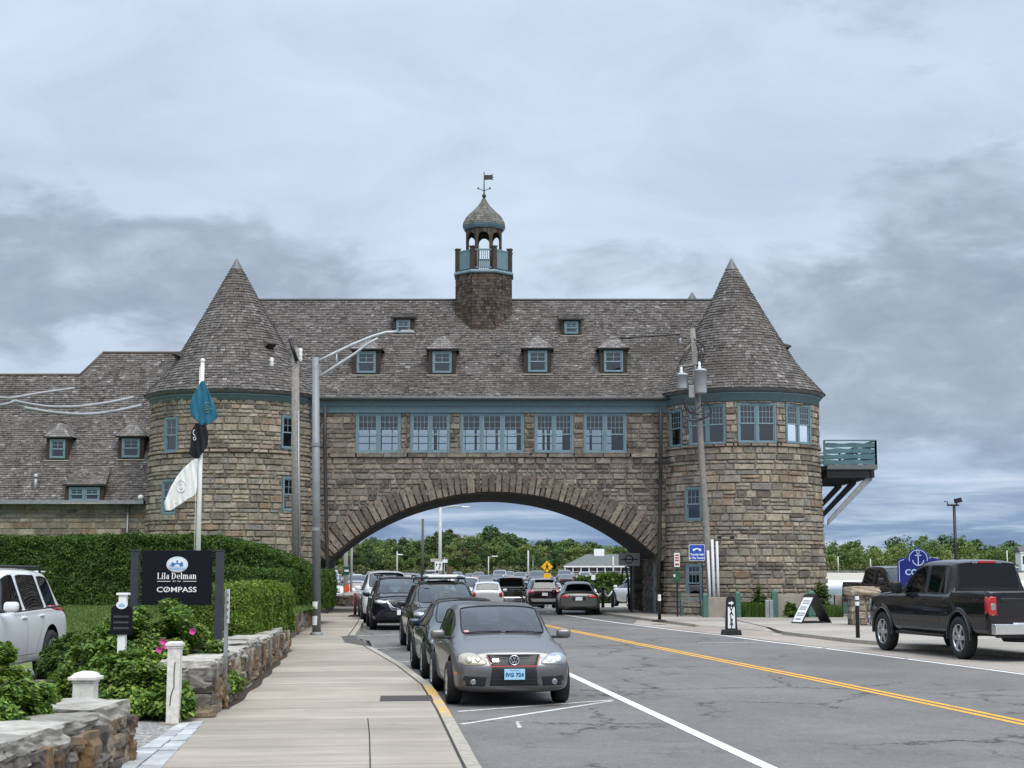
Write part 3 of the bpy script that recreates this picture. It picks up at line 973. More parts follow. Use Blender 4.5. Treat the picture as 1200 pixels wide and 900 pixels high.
def shingles(mb, fr, vals, urange, mper, seed, h, wr=(.11, .30), lift=.034, mat=0, thick=True):
    """vals: rows (parameter v at the row's lower edge); fr(u, v, d)"""
    rng = random.Random(seed)
    for j, v in enumerate(vals):
        vt = v + h * 1.25
        for (ua, ub) in urange(v):
            k = mper(v)
            u = ua - rng.uniform(0, .15) / k
            while u < ub - 1e-6:
                un = u + rng.uniform(*wr) / k
                a, b = max(u, ua), min(un, ub)
                u = un
                if (b - a) * k < .012: continue
                g = .006 / k
                dl = rng.uniform(-.012, .02) * h / .15
                l = lift * rng.uniform(.7, 1.35)
                V = [fr(a + g, v - dl, l), fr(b - g, v - dl, l), fr(b - g, vt, .002), fr(a + g, vt, .002)]
                F = [(0, 1, 2, 3)]
                if thick:
                    V += [fr(a + g, v - dl + .004, 0), fr(b - g, v - dl + .004, 0)]
                    F.append((4, 5, 1, 0))
                mb.add(V, F, mat)


def rows(a, b, h):
    n = int((b - a) / h)
    return [a + i * h for i in range(n)]


bld = thing('arched_stone_building', 'long stone building with two conical shingled towers joined by an arch over the road', 'building', (0, FY, 0))
def part(o, label=None):
    """parent a mesh built in world coordinates under the building"""
    o.parent = bld
    o.matrix_parent_inverse = Matrix.Translation((0, -FY, 0))
    if label: o['label'] = label
    return o


# --- openings -------------------------------------------------------------
def sash_window(parent, w_, h_, n, loc, yaw, glass, muntin=(3, 2), depth=.10, lower=None, label=None, meet=.47, casing=.085, z_off=True):
    """window frame mesh (casing, mullions, sash rails, muntins) with glass panes as its children.
    Local frame: x along the wall, -y outwards, z up from the sill."""
    mb = MB()
    cz = casing
    T = depth
    mb.bbox((-w_ / 2, -.03, 0), (w_ / 2, T, cz * .75))                 # sill
    mb.bbox((-w_ / 2, -.02, h_ - cz), (w_ / 2, T, h_))
    mb.bbox((-w_ / 2, -.02, cz * .75), (-w_ / 2 + cz, T, h_ - cz))
    mb.bbox((w_ / 2 - cz, -.02, cz * .75), (w_ / 2, T, h_ - cz))
    mul = .11
    iw = (w_ - 2 * cz - (n - 1) * mul) / n
    panes = []
    for i in range(n):
        x0 = -w_ / 2 + cz + i * (iw + mul)
        if i:
            mb.bbox((x0 - mul, -.012, cz * .75), (x0, T, h_ - cz))
        z0, z1 = cz * .75, h_ - cz
        zm = z0 + (z1 - z0) * meet
        s_ = .045
        for (a, b, yo, mt) in ((z0, zm + s_ / 2, .03, lower), (zm - s_ / 2, z1, 0.0, muntin)):
            ya, yb = .012 + yo, .042 + yo
            mb.bbox((x0, ya, a), (x0 + s_, yb, b), 1); mb.bbox((x0 + iw - s_, ya, a), (x0 + iw, yb, b), 1)
            mb.bbox((x0 + s_, ya, a), (x0 + iw - s_, yb, a + s_), 1); mb.bbox((x0 + s_, ya, b - s_), (x0 + iw - s_, yb, b), 1)
            if mt:
                mx, mz = mt
                for q in range(1, mx):
                    xx = x0 + s_ + (iw - 2 * s_) * q / mx
                    mb.bbox((xx - .009, ya + .004, a + s_), (xx + .009, yb - .004, b - s_), 1)
                for q in range(1, mz):
                    zz = a + s_ + (b - a - 2 * s_) * q / mz
                    mb.bbox((x0 + s_, ya + .006, zz - .009), (x0 + iw - s_, yb - .006, zz + .009), 1)
            panes.append((x0 + s_ * .8, x0 + iw - s_ * .8, a + s_ * .8, b - s_ * .8, (ya + yb) / 2))
    o = mb.build('window', [M_blue, M_bluelt])
    o.parent = parent
    M = Matrix.Translation(Vector(loc)) @ Matrix.Rotation(yaw, 4, 'Z')
    o.matrix_parent_inverse = Matrix.Translation((0, -FY, 0)) if parent is bld else Matrix.Identity(4)
    o.matrix_basis = M
    gb = MB()
    for (a, b, c, d_, y) in panes:
        gb.add([(a, y, c), (b, y, c), (b, y, d_), (a, y, d_)], [(0, 1, 2, 3)])
    gb.build('pane', glass, parent=o)
    if label: o['label'] = label
    return o


# --- gatehouse facade over the road --------------------------------------
ARX, ARR = (579.5 - 600) / FPX * FY, 275 / FPX * FY
AZ = P(579.5, 577, FY).z - ARR
HALF = 193.0 / FPX * FY
SPR = AZ + math.sqrt(ARR ** 2 - HALF ** 2)
EAVE = P(600, 470, FY).z
FX0, FX1 = P(372, 560, FY).x - .35, P(779, 560, FY).x + .3
WIN = [(417, 469.5, 2), (481, 527, 2), (539.5, 614, 3), (626.5, 672, 2), (684, 734, 2)]
WZ0, WZ1 = P(600, 530.5, FY).z, P(600, 484, FY).z
holes = [(P(a, 507, FY).x, P(b, 507, FY).x, WZ0, WZ1) for a, b, n in WIN]
fr_f = lambda u, v, d_: Vector((u, FY - d_, v))
def in_arch(q):
    return any(math.hypot(x - ARX, z - AZ) < ARR + .12 for x in (q[0], q[1]) for z in (q[2], q[3])) and q[2] < AZ + ARR
def near_arch(q):
    cx, cz = (q[0] + q[1]) / 2, (q[2] + q[3]) / 2
    return math.hypot(cx - ARX, cz - AZ) < ARR + 1.5 and q[1] - q[0] > .3
mb = MB()
LEDGE = P(600, 536, FY).z
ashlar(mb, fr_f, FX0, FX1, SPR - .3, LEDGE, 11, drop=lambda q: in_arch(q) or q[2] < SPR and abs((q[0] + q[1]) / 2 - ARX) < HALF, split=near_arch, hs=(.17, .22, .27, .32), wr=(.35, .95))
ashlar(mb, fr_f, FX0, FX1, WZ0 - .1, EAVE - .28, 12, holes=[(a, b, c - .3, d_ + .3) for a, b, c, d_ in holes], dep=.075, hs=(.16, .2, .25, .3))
part(mb.build('gatehouse_wall', [M_stoned, M_mortar], fix=False))
# projecting string course under the windows
mb = MB()
rng = random.Random(3)
x = FX0
while x < FX1:
    w_ = rng.uniform(.7, 1.3)
    stone(mb, lambda u, v, d_: Vector((u, FY - d_, v)), x, min(x + w_, FX1), LEDGE - .02, WZ0 + .0, rng, g=.006, dep=.03, base=.10, back=-.06)
    mb.bbox((x, FY - .12, WZ0 - .03), (min(x + w_, FX1), FY + .05, WZ0 - .004))
    x += w_
part(mb.build('string_course', [M_stoned, M_mortar], fix=False))
# voussoirs
mb = MB()
rng = random.Random(8)
amax = math.asin(HALF / ARR) + .012
fr_a = lambda u, v, d_: Vector((ARX + (ARR + v) * math.sin(u / ARR), FY - d_, AZ + (ARR + v) * math.cos(u / ARR)))
a = -amax * ARR
while a < amax * ARR - .05:
    w_ = rng.uniform(.20, .36)
    b = min(a + w_, amax * ARR)
    if amax * ARR - b < .2: b = amax * ARR
    t = abs((a + b) / 2) / (amax * ARR)
    top = .80 + .34 * t ** 2 + rng.uniform(-.05, .08)
    stone(mb, fr_a, a, b, -.005, top, rng, g=.005, dep=.085, base=.045, back=-.035)
    mb.add([fr_a(a, -.004, .06), fr_a(b, -.004, .06), fr_a(b, -.004, -.6), fr_a(a, -.004, -.6)], [(0, 1, 2, 3)], 0)
    a = b
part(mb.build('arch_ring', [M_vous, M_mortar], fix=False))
# vaulted passage; it runs back slightly to the left
BY = 74.5
def rear(x): return x * 1.045 - .36
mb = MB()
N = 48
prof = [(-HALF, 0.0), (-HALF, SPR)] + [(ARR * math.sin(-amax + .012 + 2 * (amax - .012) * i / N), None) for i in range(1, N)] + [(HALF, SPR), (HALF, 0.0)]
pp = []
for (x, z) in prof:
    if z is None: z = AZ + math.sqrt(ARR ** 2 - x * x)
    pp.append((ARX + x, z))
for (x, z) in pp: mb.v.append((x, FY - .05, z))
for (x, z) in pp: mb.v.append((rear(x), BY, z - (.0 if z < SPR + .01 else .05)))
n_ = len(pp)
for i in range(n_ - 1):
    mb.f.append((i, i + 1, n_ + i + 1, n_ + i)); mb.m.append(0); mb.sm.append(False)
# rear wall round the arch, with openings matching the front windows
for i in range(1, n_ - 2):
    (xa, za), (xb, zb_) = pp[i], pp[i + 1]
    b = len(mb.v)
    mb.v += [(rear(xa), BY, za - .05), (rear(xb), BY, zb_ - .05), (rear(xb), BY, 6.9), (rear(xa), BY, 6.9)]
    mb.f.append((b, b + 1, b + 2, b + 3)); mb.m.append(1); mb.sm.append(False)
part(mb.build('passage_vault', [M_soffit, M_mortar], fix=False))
mb = MB()
def fr_j(u, v, d_): return Vector((ARX + HALF + (rear(ARX + HALF) - ARX - HALF) * (u - FY) / (BY - FY) - .05 - d_, u, v))
DR = (FY + 1.3, FY + 2.5, .1, 2.25)
ashlar(mb, fr_j, FY + .1, BY, .05, SPR + .25, 91, holes=[DR])
part(mb.build('passage_wall', [M_stoned, M_mortar], fix=False))
mb = MB(); mb.bbox((fr_j(DR[0], 0, -.02).x - .03, DR[0], .1), (fr_j(DR[0], 0, 0).x + .06, DR[1], 2.25)); part(mb.build('door', M_blue))
mb = MB(); mb.bbox((rear(ARX + HALF) - .5, BY - .9, .0), (rear(ARX + HALF) + .05, BY + .1, SPR + .6)); part(mb.build('passage_pier', M_mortar))
mb = MB()
ashlar(mb, lambda u, v, d_: Vector((rear(ARX + HALF) + u, BY - .95 - d_, v)), -.5, .0, .05, SPR + .5, 92, wr=(.3, .5)); part(mb.build('passage_pier_facing', [M_stoned, M_mortar], fix=False))
mb = MB()
RB0, RB1 = 7.05, 8.75
bh = [(rear(P(a, 507, FY).x) - .1, rear(P(b, 507, FY).x) + .1, RB0, RB1) for a, b, n in WIN]
for r in cut_rects((FX0 - 1, FX1 + .5, 6.9, 9.4), bh):
    mb.bbox((r[0], BY - .15, r[2]), (r[1], BY + .15, r[3]))
mb.bbox((-9.2, BY - .15, 0), (rear(ARX - HALF) - .01, BY + .15, 6.9)); mb.bbox((rear(ARX + HALF) + .01, BY - .15, 0), (7.5, BY + .15, 6.9))
part(mb.build('rear_wall', M_mortar))
mb = MB()
mb.bbox((FX0, FY + .25, 6.62), (FX1, BY - .16, 6.80), 0)
mb.bbox((FX0, FY + .25, 9.0), (FX1, BY - .16, 9.1), 1)
mb.bbox((-3.6, FY + 4.4, 6.80), (-3.45, FY + 4.6, 9.0), 0); mb.bbox((1.6, FY + 4.4, 6.80), (1.75, FY + 4.6, 9.0), 0)
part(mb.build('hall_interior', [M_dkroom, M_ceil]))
for (a, b, n), hh in zip(WIN, bh):
    x0, x1 = P(a, 507, FY).x, P(b, 507, FY).x
    sash_window(bld, x1 - x0, WZ1 - WZ0, n, ((x0 + x1) / 2, FY + .02, WZ0), 0, G_win, muntin=(4, 3) if n == 2 else (3, 3))
    mb = MB()
    for q in range(0, 2 * n + 1):
        xx = hh[0] + (hh[1] - hh[0]) * q / (2 * n)
        mb.bbox((xx - (.06 if q % 2 == 0 else .02), BY - .05, RB0), (xx + (.06 if q % 2 == 0 else .02), BY + .05, RB1))
    for q in range(6):
        zz = RB0 + (RB1 - RB0) * q / 5
        mb.bbox((hh[0], BY - .04, zz - .018), (hh[1], BY + .04, zz + .018))
    part(mb.build('rear_window', M_bluelt))
# eaves: frieze, gutter
mb = MB()
mb.bbox((FX0, FY - .07, WZ1 + .012), (FX1, FY + .12, EAVE), 0)
mb.bbox((FX0, FY - .14, WZ1 + .30), (FX1, FY - .071, EAVE + .0), 0)
mb.bbox((FX0, FY - .35, EAVE + .002), (FX1, FY + .2, EAVE + .10), 1)
part(mb.build('eaves_frieze', [M_blue, M_gutter]))
mb = MB()
mb.tube([(FX0, FY - .44, EAVE + .08), (FX1, FY - .44, EAVE + .08)], .075, 8, 0)
part(mb.build('gutter', M_gutter))

# --- towers ------------------------------------------------------------------
def tower(cxpx, apex_px, R0, seed, wins, ledge_py, eave_py, win_glass, label, fz=.5):
    Yc = FY + 1.0
    Xc = P(cxpx, 480, Yc).x
    ez = P(600, eave_py, Yc).z
    lz = P(600, ledge_py, Yc - R0 * .6).z
    def rad(v): return R0 + .22 * max(0, min(1, (6.9 - v) / 6.9))
    def fr(u, v, d_):
        th = u / R0
        r = rad(v) + d_
        return Vector((Xc + r * math.sin(th), Yc - r * math.cos(th), v))
    holes, specs = [], []
    for (xa, xb, ya, yb, n, mt) in wins:
        # find the tower angle seen at the window's middle
        pm = (xa + xb) / 2
        th = 0
        for _ in range(30):
            Yp = Yc - R0 * math.cos(th)
            X = P(pm, (ya + yb) / 2, Yp).x
            th = math.asin(max(-.995, min(.995, (X - Xc) / R0)))
        Yp = Yc - R0 * math.cos(th)
        z0, z1 = P(pm, yb, Yp).z, P(pm, ya, Yp).z
        wpx = (xb - xa) / FPX * Yp
        wm = min(wpx / max(.42, math.cos(th + math.atan((pm - 600) / FPX))), 2.0 if n == 2 else .92)
        holes.append((th * R0 - wm / 2, th * R0 + wm / 2, z0, z1))
        specs.append((th, z0, z1, wm, n, mt))
    mb = MB()
    U = math.pi * R0
    ashlar(mb, fr, -U, U, 0.0, lz, seed, holes=holes)
    ashlar(mb, fr, -U, U, lz + .17, ez - .2, seed + 1, holes=holes, dep=.06, hs=(.16, .2, .26, .3), wr=(.3, .7))
    # projecting course
    rng = random.Random(seed + 2)
    u = -U
    while u < U:
        w_ = rng.uniform(.6, 1.1); e = min(u + w_, U)
        cuts = cut_rects((u, e, lz, lz + .165), holes)
        for q in cuts:
            stone(mb, fr, *q, rng, g=.004, dep=.03, base=.09, back=-.04)
            mb.add([fr(q[0], q[3] - .005, .08), fr(q[1], q[3] - .005, .08), fr(q[1], q[3] - .005, -.05), fr(q[0], q[3] - .005, -.05)], [(0, 1, 2, 3)], 0)
        u = e
    part(mb.build('tower_wall', [M_stone, M_mortar], fix=False), label + ' tower wall')
    for (th, z0, z1, wm, n, mt) in specs:
        r = rad((z0 + z1) / 2) * math.cos(wm / 2 / R0) + .02
        loc = (Xc + r * math.sin(th), Yc - r * math.cos(th), z0)
        sash_window(bld, wm, z1 - z0, n, loc, th, win_glass, muntin=mt, depth=.22, meet=.5)
    mb = MB(); mb.lathe([(R0 - .45, .2), (R0 - .45, ez)], 32, (Xc, Yc, 0)); part(mb.build('tower_dark_core', M_dkroom))  # dark drum added behind the windows to block sky showing through
    # frieze, cornice, gutter ring
    mb = MB()
    Re = R0 + .24
    mb.lathe([(R0 - .1, ez - fz), (R0 + .06, ez - fz), (R0 + .06, ez - .20), (R0 + .12, ez - .20), (R0 + .14, ez - .14), (R0 - .1, ez - .14)], 72, (Xc, Yc, 0), mat=0)
    mb.lathe([(R0 + .1, ez - .141), (Re - .04, ez - .10), (Re + .03, ez - .02), (Re + .03, ez + .05), (Re - .1, ez + .06)], 72, (Xc, Yc, 0), mat=1)
    part(mb.build('tower_cornice', [M_blue, M_gutter]))
    # shingled cone with a slight bell at the foot
    Ap = P(apex_px[0], apex_px[1], Yc)
    H = Ap.z - ez
    def crad(t): return (Re + .05) * ((1 - t) + .10 * max(0, .22 - t) / .22 * (1 - t) - .02 * math.sin(math.pi * t))
    R_base = crad(0)
    k0 = (Re + .06) / R_base
    def frc(u, v, d_):
        t = min(v / H, 1.0)
        r = crad(t) * k0 + d_
        cx = Xc + (Ap.x - Xc) * t
        return Vector((cx + r * math.sin(u), Yc - r * math.cos(u), ez + .03 + v + d_ * .5))
    mb = MB()
    prof = [(crad(t) * k0 - .03, ez + .03 + t * H) for t in [i / 20 for i in range(21)]]
    b0 = len(mb.v)
    mb.lathe(prof, 72, (0, 0, 0), mat=1)
    for i in range(b0, len(mb.v)):
        x, y, z = mb.v[i]
        mb.v[i] = (x + Xc + (Ap.x - Xc) * (z - ez) / H, y + Yc, z - .01)
    shingles(mb, frc, rows(0, H - .42, .125), lambda v: [(-math.pi, math.pi)], lambda v: max(.2, crad(v / H) * k0), seed + 3, .125, (.09, .26))
    b0 = len(mb.v)
    mb.lathe([(crad(1 - .5 / H) * k0 + .035, H - .5), (.012, H + .03)], 24, (0, 0, 0), mat=2)
    for i in range(b0, len(mb.v)):
        x, y, z = mb.v[i]
        mb.v[i] = (x + Ap.x, y + Yc, z + ez + .03)
    part(mb.build('tower_roof', [M_shing, M_under, M_gutter], fix=False))
    return Xc, Yc, ez, frc, H, crad


TW, TE = 3.58, 3.40
lt = tower(275.5, (277.5, 304), TW, 100, [(193, 208, 489, 530, 1, (2, 2)), (330, 345, 487, 526, 1, (2, 2)), (191, 207, 562, 603, 1, (2, 2)), (330, 345, 559, 599, 1, (2, 2))], 533, 468, G_tower, 'west', .40)
rt = tower(866, (857, 304), TE, 200, [(784, 799, 480, 524, 1, (4, 3)), (806, 849, 474, 521, 2, (4, 3)), (865, 910, 472, 519, 2, (4, 3)), (923, 951.5, 474, 520, 2, (4, 3)),
          (804, 823, 571, 610, 1, (3, 2)), (807, 825, 661, 705, 1, (3, 2))], 526, 466, G_tower, 'east')
for o in bld.children:
    if o.name.startswith('tower_wall'): o['label'] = 'round rock faced stone tower wall'

# lower block behind the right-hand tower (carries the balcony)
mb = MB()
bx1 = 13.22
fr_r = lambda u, v, d_: Vector((bx1 + d_, u, v))
ashlar(mb, fr_r, FY + 1.2, 78, 0, 9.2, 31)
mb.bbox((6.6, FY + 2.2, 0), (bx1 - .06, 78, 9.2), 1)
part(mb.build('rear_block_wall', [M_stone, M_mortar], fix=False))

# --- main roof -----------------------------------------------------------------
RY0, RY1 = FY - .42, FY + 4.25
rz0, rz1 = EAVE + .13, P(600, 351.5, RY1).z
SL = math.hypot(RY1 - RY0, rz1 - rz0)
cs, sn = (RY1 - RY0) / SL, (rz1 - rz0) / SL
def fr_m(u, v, d_): return Vector((u, RY0 + v * cs - d_ * sn, rz0 + v * sn + d_ * cs))
def roofY(z): return RY0 + (z - rz0) / sn * cs
MX0, MX1 = P(300, 400, RY1).x, P(838, 351, RY1).x
mb = MB()
mb.add([fr_m(MX0 - 1, 0, -.02), fr_m(MX1 + 1, 0, -.02), fr_m(MX1 + .0, SL, -.02), fr_m(MX0, SL, -.02)], [(0, 1, 2, 3)], 1)
mb.add([(MX0 - 1, RY1, rz1 - .02), (MX1, RY1, rz1 - .02), (MX1, BY + .4, EAVE), (MX0 - 1, BY + .4, EAVE)], [(0, 1, 2, 3)], 1)
shingles(mb, fr_m, rows(0, SL - .06, .128), lambda v: [(MX0 - .3, MX1)], lambda v: 1.0, 41, .128, (.09, .26))
mb.bbox((MX0, RY1 - .10, rz1 - .03), (MX1, RY1 + .10, rz1 + .045), 2)
fx = P(812, 351, RY1).x
mb.lathe([(.28, rz1), (.02, rz1 + .42)], 4, (fx, RY1 + .3, 0), mat=2)
part(mb.build('main_roof', [M_shing, M_under, M_gutter], fix=False))


def shingle_tri(mb, a, b, c, e, seed, h=.13):
    """shingled flat panel a-b (foot) to e-c (top); may narrow to a point"""
    a, b, c, e = map(Vector, (a, b, c, e))
    nrm = (b - a).cross(((e + c) / 2 - a)).normalized()
    H_ = ((e + c) / 2 - (a + b) / 2).length
    def fr(u, v, d_):
        t = min(max(v / H_, 0), 1)
        l, r = a.lerp(e, t), b.lerp(c, t)
        return l.lerp(r, u) + nrm * d_
    mb.add([a - nrm * .01, b - nrm * .01, c - nrm * .01, e - nrm * .01], [(0, 1, 2, 3)], 1)
    shingles(mb, fr, rows(0, H_ - .03, h), lambda v: [(0.0, 1.0)], lambda v: max(.05, (a.lerp(e, v / H_) - b.lerp(c, v / H_)).length), seed, h, (.10, .24), .016)


def dormer(px0, px1, py_top, py_bot, apex_py, seed, roofy, w_px=None, kind='hip', sashn=1, wlab=None):
    """small roof dormer: shingled box with a hipped cap, a window and pale flashing at its foot"""
    # the foot sits on the roof plane
    z = P((px0 + px1) / 2, py_bot, 66.5).z
    for _ in range(12):
        Yf = roofy(z)
        z = P((px0 + px1) / 2, py_bot, Yf).z
    Yf = roofy(z) - .03
    zt = P(600, py_top, Yf).z
    x0, x1 = P(px0, py_bot, Yf).x, P(px1, py_bot, Yf).x
    xc, w_ = (x0 + x1) / 2, x1 - x0
    yb = roofy(zt) + .1
    za = P(600, apex_py, Yf + .5).z
    o = thing_part = bpy.data.objects.new('dormer', None)
    mb = MB()
    ww = w_ * (.70 if kind != 'shed' else .80); wh = (zt - z) - .18
    for (a, b) in ((x0, xc - ww / 2), (xc + ww / 2, x1)):
        mb.bbox((a, Yf, z), (b, Yf + .09, zt), 0)
    mb.bbox((xc - ww / 2, Yf, z), (xc + ww / 2, Yf + .09, z + .07), 0)
    mb.bbox((xc - ww / 2, Yf, zt - .06), (xc + ww / 2, Yf + .09, zt), 0)
    for xx in (x0, x1):
        s_ = .0
        mb.add([(xx, Yf + .091, z), (xx, Yf + .091, zt), (xx, yb, zt)], [(0, 1, 2)], 0)
    mb.add([(x0 + .05, Yf + .5, z), (x1 - .05, Yf + .5, z), (x1 - .05, Yf + .5, zt), (x0 + .05, Yf + .5, zt)], [(0, 1, 2, 3)], 1)
    mb.bbox((x0 - .06, Yf - .10, z - .06), (x1 + .06, Yf + .02, z - .015), 2)      # pale flashing
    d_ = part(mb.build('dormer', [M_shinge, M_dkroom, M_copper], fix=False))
    rb = MB()
    ov = .12
    a = Vector((x0 - ov, Yf - ov, zt + .0)); b = Vector((x1 + ov, Yf - ov, zt))
    if kind == 'hip':
        ap = Vector((xc, Yf + .42, za)); apb = Vector((xc, roofy(za) + .1, za))
        ea, eb = Vector((x0 - ov, yb + .2, zt)), Vector((x1 + ov, yb + .2, zt))
        shingle_tri(rb, a, b, ap + Vector((.01, 0, 0)), ap - Vector((.01, 0, 0)), seed)
        shingle_tri(rb, ea, a, ap, apb, seed + 1)
        shingle_tri(rb, b, eb, apb, ap, seed + 2)
    elif kind == 'flat':
        c_, e = Vector((x1 + ov, roofy(za) + .05, za)), Vector((x0 - ov, roofy(za) + .05, za))
        shingle_tri(rb, a, b, c_, e, seed)
    else:
        c_, e = Vector((x1 - .05, roofy(za) + .05, za)), Vector((x0 + .2, roofy(za) + .05, za))
        shingle_tri(rb, a, b, c_, e, seed)
    rb.bbox((x0 - ov, Yf - ov + .01, zt - .06), (x1 + ov, Yf + .05, zt - .008), 1)
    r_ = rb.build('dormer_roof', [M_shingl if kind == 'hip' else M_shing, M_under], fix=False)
    r_.parent = d_
    sw = sash_window(d_, ww, wh, sashn, (xc, Yf - .01, z + .075), 0, G_tower, muntin=(2, 2), depth=.08, casing=.06, meet=.5)
    return d_


dn = 0
for (a, b, t, bt, ap) in ((413, 445, 409, 439, 394), (502, 534, 409, 439, 393), (614, 646, 408, 438, 393), (703, 735, 408, 438, 393)):
    dormer(a, b, t, bt, ap, 300 + dn * 10, roofY); dn += 1
for (a, b, t, bt, ap) in ((461, 484, 372, 392, 364), (658, 681, 374, 393, 366)):
    dormer(a, b, t, bt, ap, 300 + dn * 10, roofY, kind='flat'); dn += 1
# little roof vent
mb = MB(); q = P(584, 414, roofY(11.8)); mb.box((q.x, roofY(q.z) - .12, q.z), (.15, .3, .34))
part(mb.build('roof_vent', M_gutter))
# lucarnes on the cones
for tw, lst in ((lt, ((208, 424, -1), (331, 413, 1))), (rt, ((930, 412, 1),))):
    Xc, Yc, ez, frc, H, crad = tw
    for (x_, y_, s_) in lst:
        q = P(x_, y_, Yc)
        v = q.z - ez
        th = math.asin(max(-1, min(1, (q.x - Xc) / (crad(v / H) + .25))))
        c = frc(th, v, .0)
        dirx = Vector((math.sin(th), -math.cos(th), 0)); tan = Vector((math.cos(th), math.sin(th), 0))
        mb = MB()
        def L(o_, t_, z_): return c + (dirx * o_ + tan * t_ + Vector((0, 0, z_))) * (.55 if tw is rt else .75)
        mb.add([L(-.3, -.28, -.2), L(-.3, .28, -.2), L(.42, .30, .12), L(.42, -.30, .12), L(-.6, -.28, .5), L(-.6, .28, .5), L(.42, .30, .20), L(.42, -.30, .20)],
               [(3, 2, 6, 7), (7, 6, 5, 4), (0, 3, 7, 4), (2, 1, 5, 6)], 0)
        mb.add([L(.1, -.22, -.18), L(.1, .22, -.18), L(.36, .22, .12), L(.36, -.22, .12)], [(0, 1, 2, 3)], 1)
        part(mb.build('lucarne', [M_shing, M_black], fix=False))

# --- cupola on the ridge ---------------------------------------------------------
CY = RY1 - .25
CX = P(567, 340, CY).x
def cz(py): return P(567, py, CY).z
def m2(px_): return px_ / FPX * CY
ph = math.pi / 8
cup = MB()
rS = m2(33.5) / math.cos(math.pi / 8) * .985
zb_, zp = cz(392) - .3, cz(325)
prof_o = [(rS * .98, zb_), (rS, zp)]
def oct_pt(k, r): 
    an = -math.pi / 2 - math.pi / 8 + k * math.pi / 4
    return Vector((CX + r * math.cos(an), CY + r * math.sin(an)))
for k in range(8):
    a, b = oct_pt(k, rS), oct_pt(k + 1, rS)
    shingle_tri(cup, (a.x, a.y, zb_), (b.x, b.y, zb_), (b.x, b.y, zp), (a.x, a.y, zp), 500 + k, .14)
cupola = part(cup.build('cupola', [M_shingd, M_under], fix=False), 'octagonal shingled cupola on the ridge')
def sub(o):
    o.parent = cupola
    return o
mb = MB()
for k in range(8):           # blue band and floor
    pass
mb.lathe([(0, zp - .02), (rS + .07, zp - .02), (rS + .09, zp + .04), (rS + .05, zp + .13), (rS - .1, zp + .14), (0, zp + .14)], 8, (CX, CY, 0), smooth=False, phase=ph)
sub(mb.build('floor_band', M_blue))
zr = cz(298.5)
for k in range(8):
    mb = MB()
    a = oct_pt(k, rS - .10)
    an = math.atan2(a.y - CY, a.x - CX)
    mb.box((a.x, a.y, (zp + .14 + zr + .12) / 2), (.20, .20, zr + .12 - zp - .14), an)
    mb.box((a.x, a.y, zr + .14), (.25, .25, .06), an)
    sub(mb.build('parapet_post', M_shingd, bevel=.01))
mb = MB()
for k in range(8):
    a, b = oct_pt(k, rS - .10), oct_pt(k + 1, rS - .10)
    a3, b3 = Vector((a.x, a.y, 0)), Vector((b.x, b.y, 0))
    t = (b3 - a3).normalized(); an = math.atan2(t.y, t.x)
    mid = (a3 + b3) / 2; ln = (b3 - a3).length - .25
    mb.box((mid.x, mid.y, zr), (ln, .06, .07), an); mb.box((mid.x, mid.y, zp + .24), (ln, .06, .06), an)
    if k in (0, 4):
        for q in range(1, 8):
            c = mid + t * (q / 8 - .5) * ln
            mb.box((c.x, c.y, (zr + zp + .24) / 2), (.035, .035, zr - zp - .24), an)
    else:
        mb.box((mid.x, mid.y, (zr + zp + .24) / 2), (ln, .03, zr - zp - .24), an)
sub(mb.build('railing', M_blue))
# lantern: eight arched openings
rL = m2(23.0)
zl0, zl1 = zp + .14, cz(270)
mb = MB()
for k in range(8):
    a, b = oct_pt(k, rL), oct_pt(k + 1, rL)
    a3, b3 = Vector((a.x, a.y, 0)), Vector((b.x, b.y, 0))
    W_ = (b3 - a3).length
    t = (b3 - a3).normalized(); nrm = Vector((t.y, -t.x, 0))
    ow = W_ * .37
    hz = zl1 - zl0
    ar = hz * .76
    arc = [(W_ / 2 + ow * math.cos(q * math.pi / 10), ar + ow * 1.1 * math.sin(q * math.pi / 10)) for q in range(11)]
    def fr(u, v, d_): return a3 + t * u + Vector((0, 0, zl0 + v)) - nrm * d_
    for (d0, d1) in ((0, .09),):
        mb.prism([(0, 0), (W_ / 2 - ow, 0), (W_ / 2 - ow, hz), (0, hz)], d0, d1, fr)
        mb.prism([(W_ / 2 + ow, 0), (W_, 0), (W_, hz), (W_ / 2 + ow, hz)], d0, d1, fr)
        for i in range(10):
            mb.prism([arc[i], (arc[i][0], hz), (arc[i + 1][0], hz), arc[i + 1]], d0, d1, fr)
sub(mb.build('lantern', M_shingd))
# dome: blue cornice, ogee shingled dome, finial
mb = MB()
rD = m2(26.5)
mb.lathe([(rL - .15, zl1 - .02), (rL + .05, zl1 - .02), (rD + .0, zl1 + .10), (rD + .02, zl1 + .20), (rL - .2, zl1 + .2)], 8, (CX, CY, 0), smooth=False, phase=ph)
sub(mb.build('dome_cornice', M_blue))
mb = MB()
zd0, zd1 = zl1 + .16, cz(231)
pr = [(1.0, 0), (.985, .06), (.90, .20), (.76, .34), (.58, .46), (.38, .60), (.22, .74), (.11, .88), (.045, 1.0)]
def dome_r(t):
    for (r0, t0), (r1, t1) in zip(pr, pr[1:]):
        if t <= t1: return (r0 + (r1 - r0) * (t - t0) / (t1 - t0)) * (rD + .02)
    return pr[-1][0] * rD
HD = zd1 - zd0
mb.lathe([(dome_r(i / 24) - .015, zd0 + HD * i / 24) for i in range(25)], 8, (CX, CY, 0), mat=1, smooth=False, phase=ph)
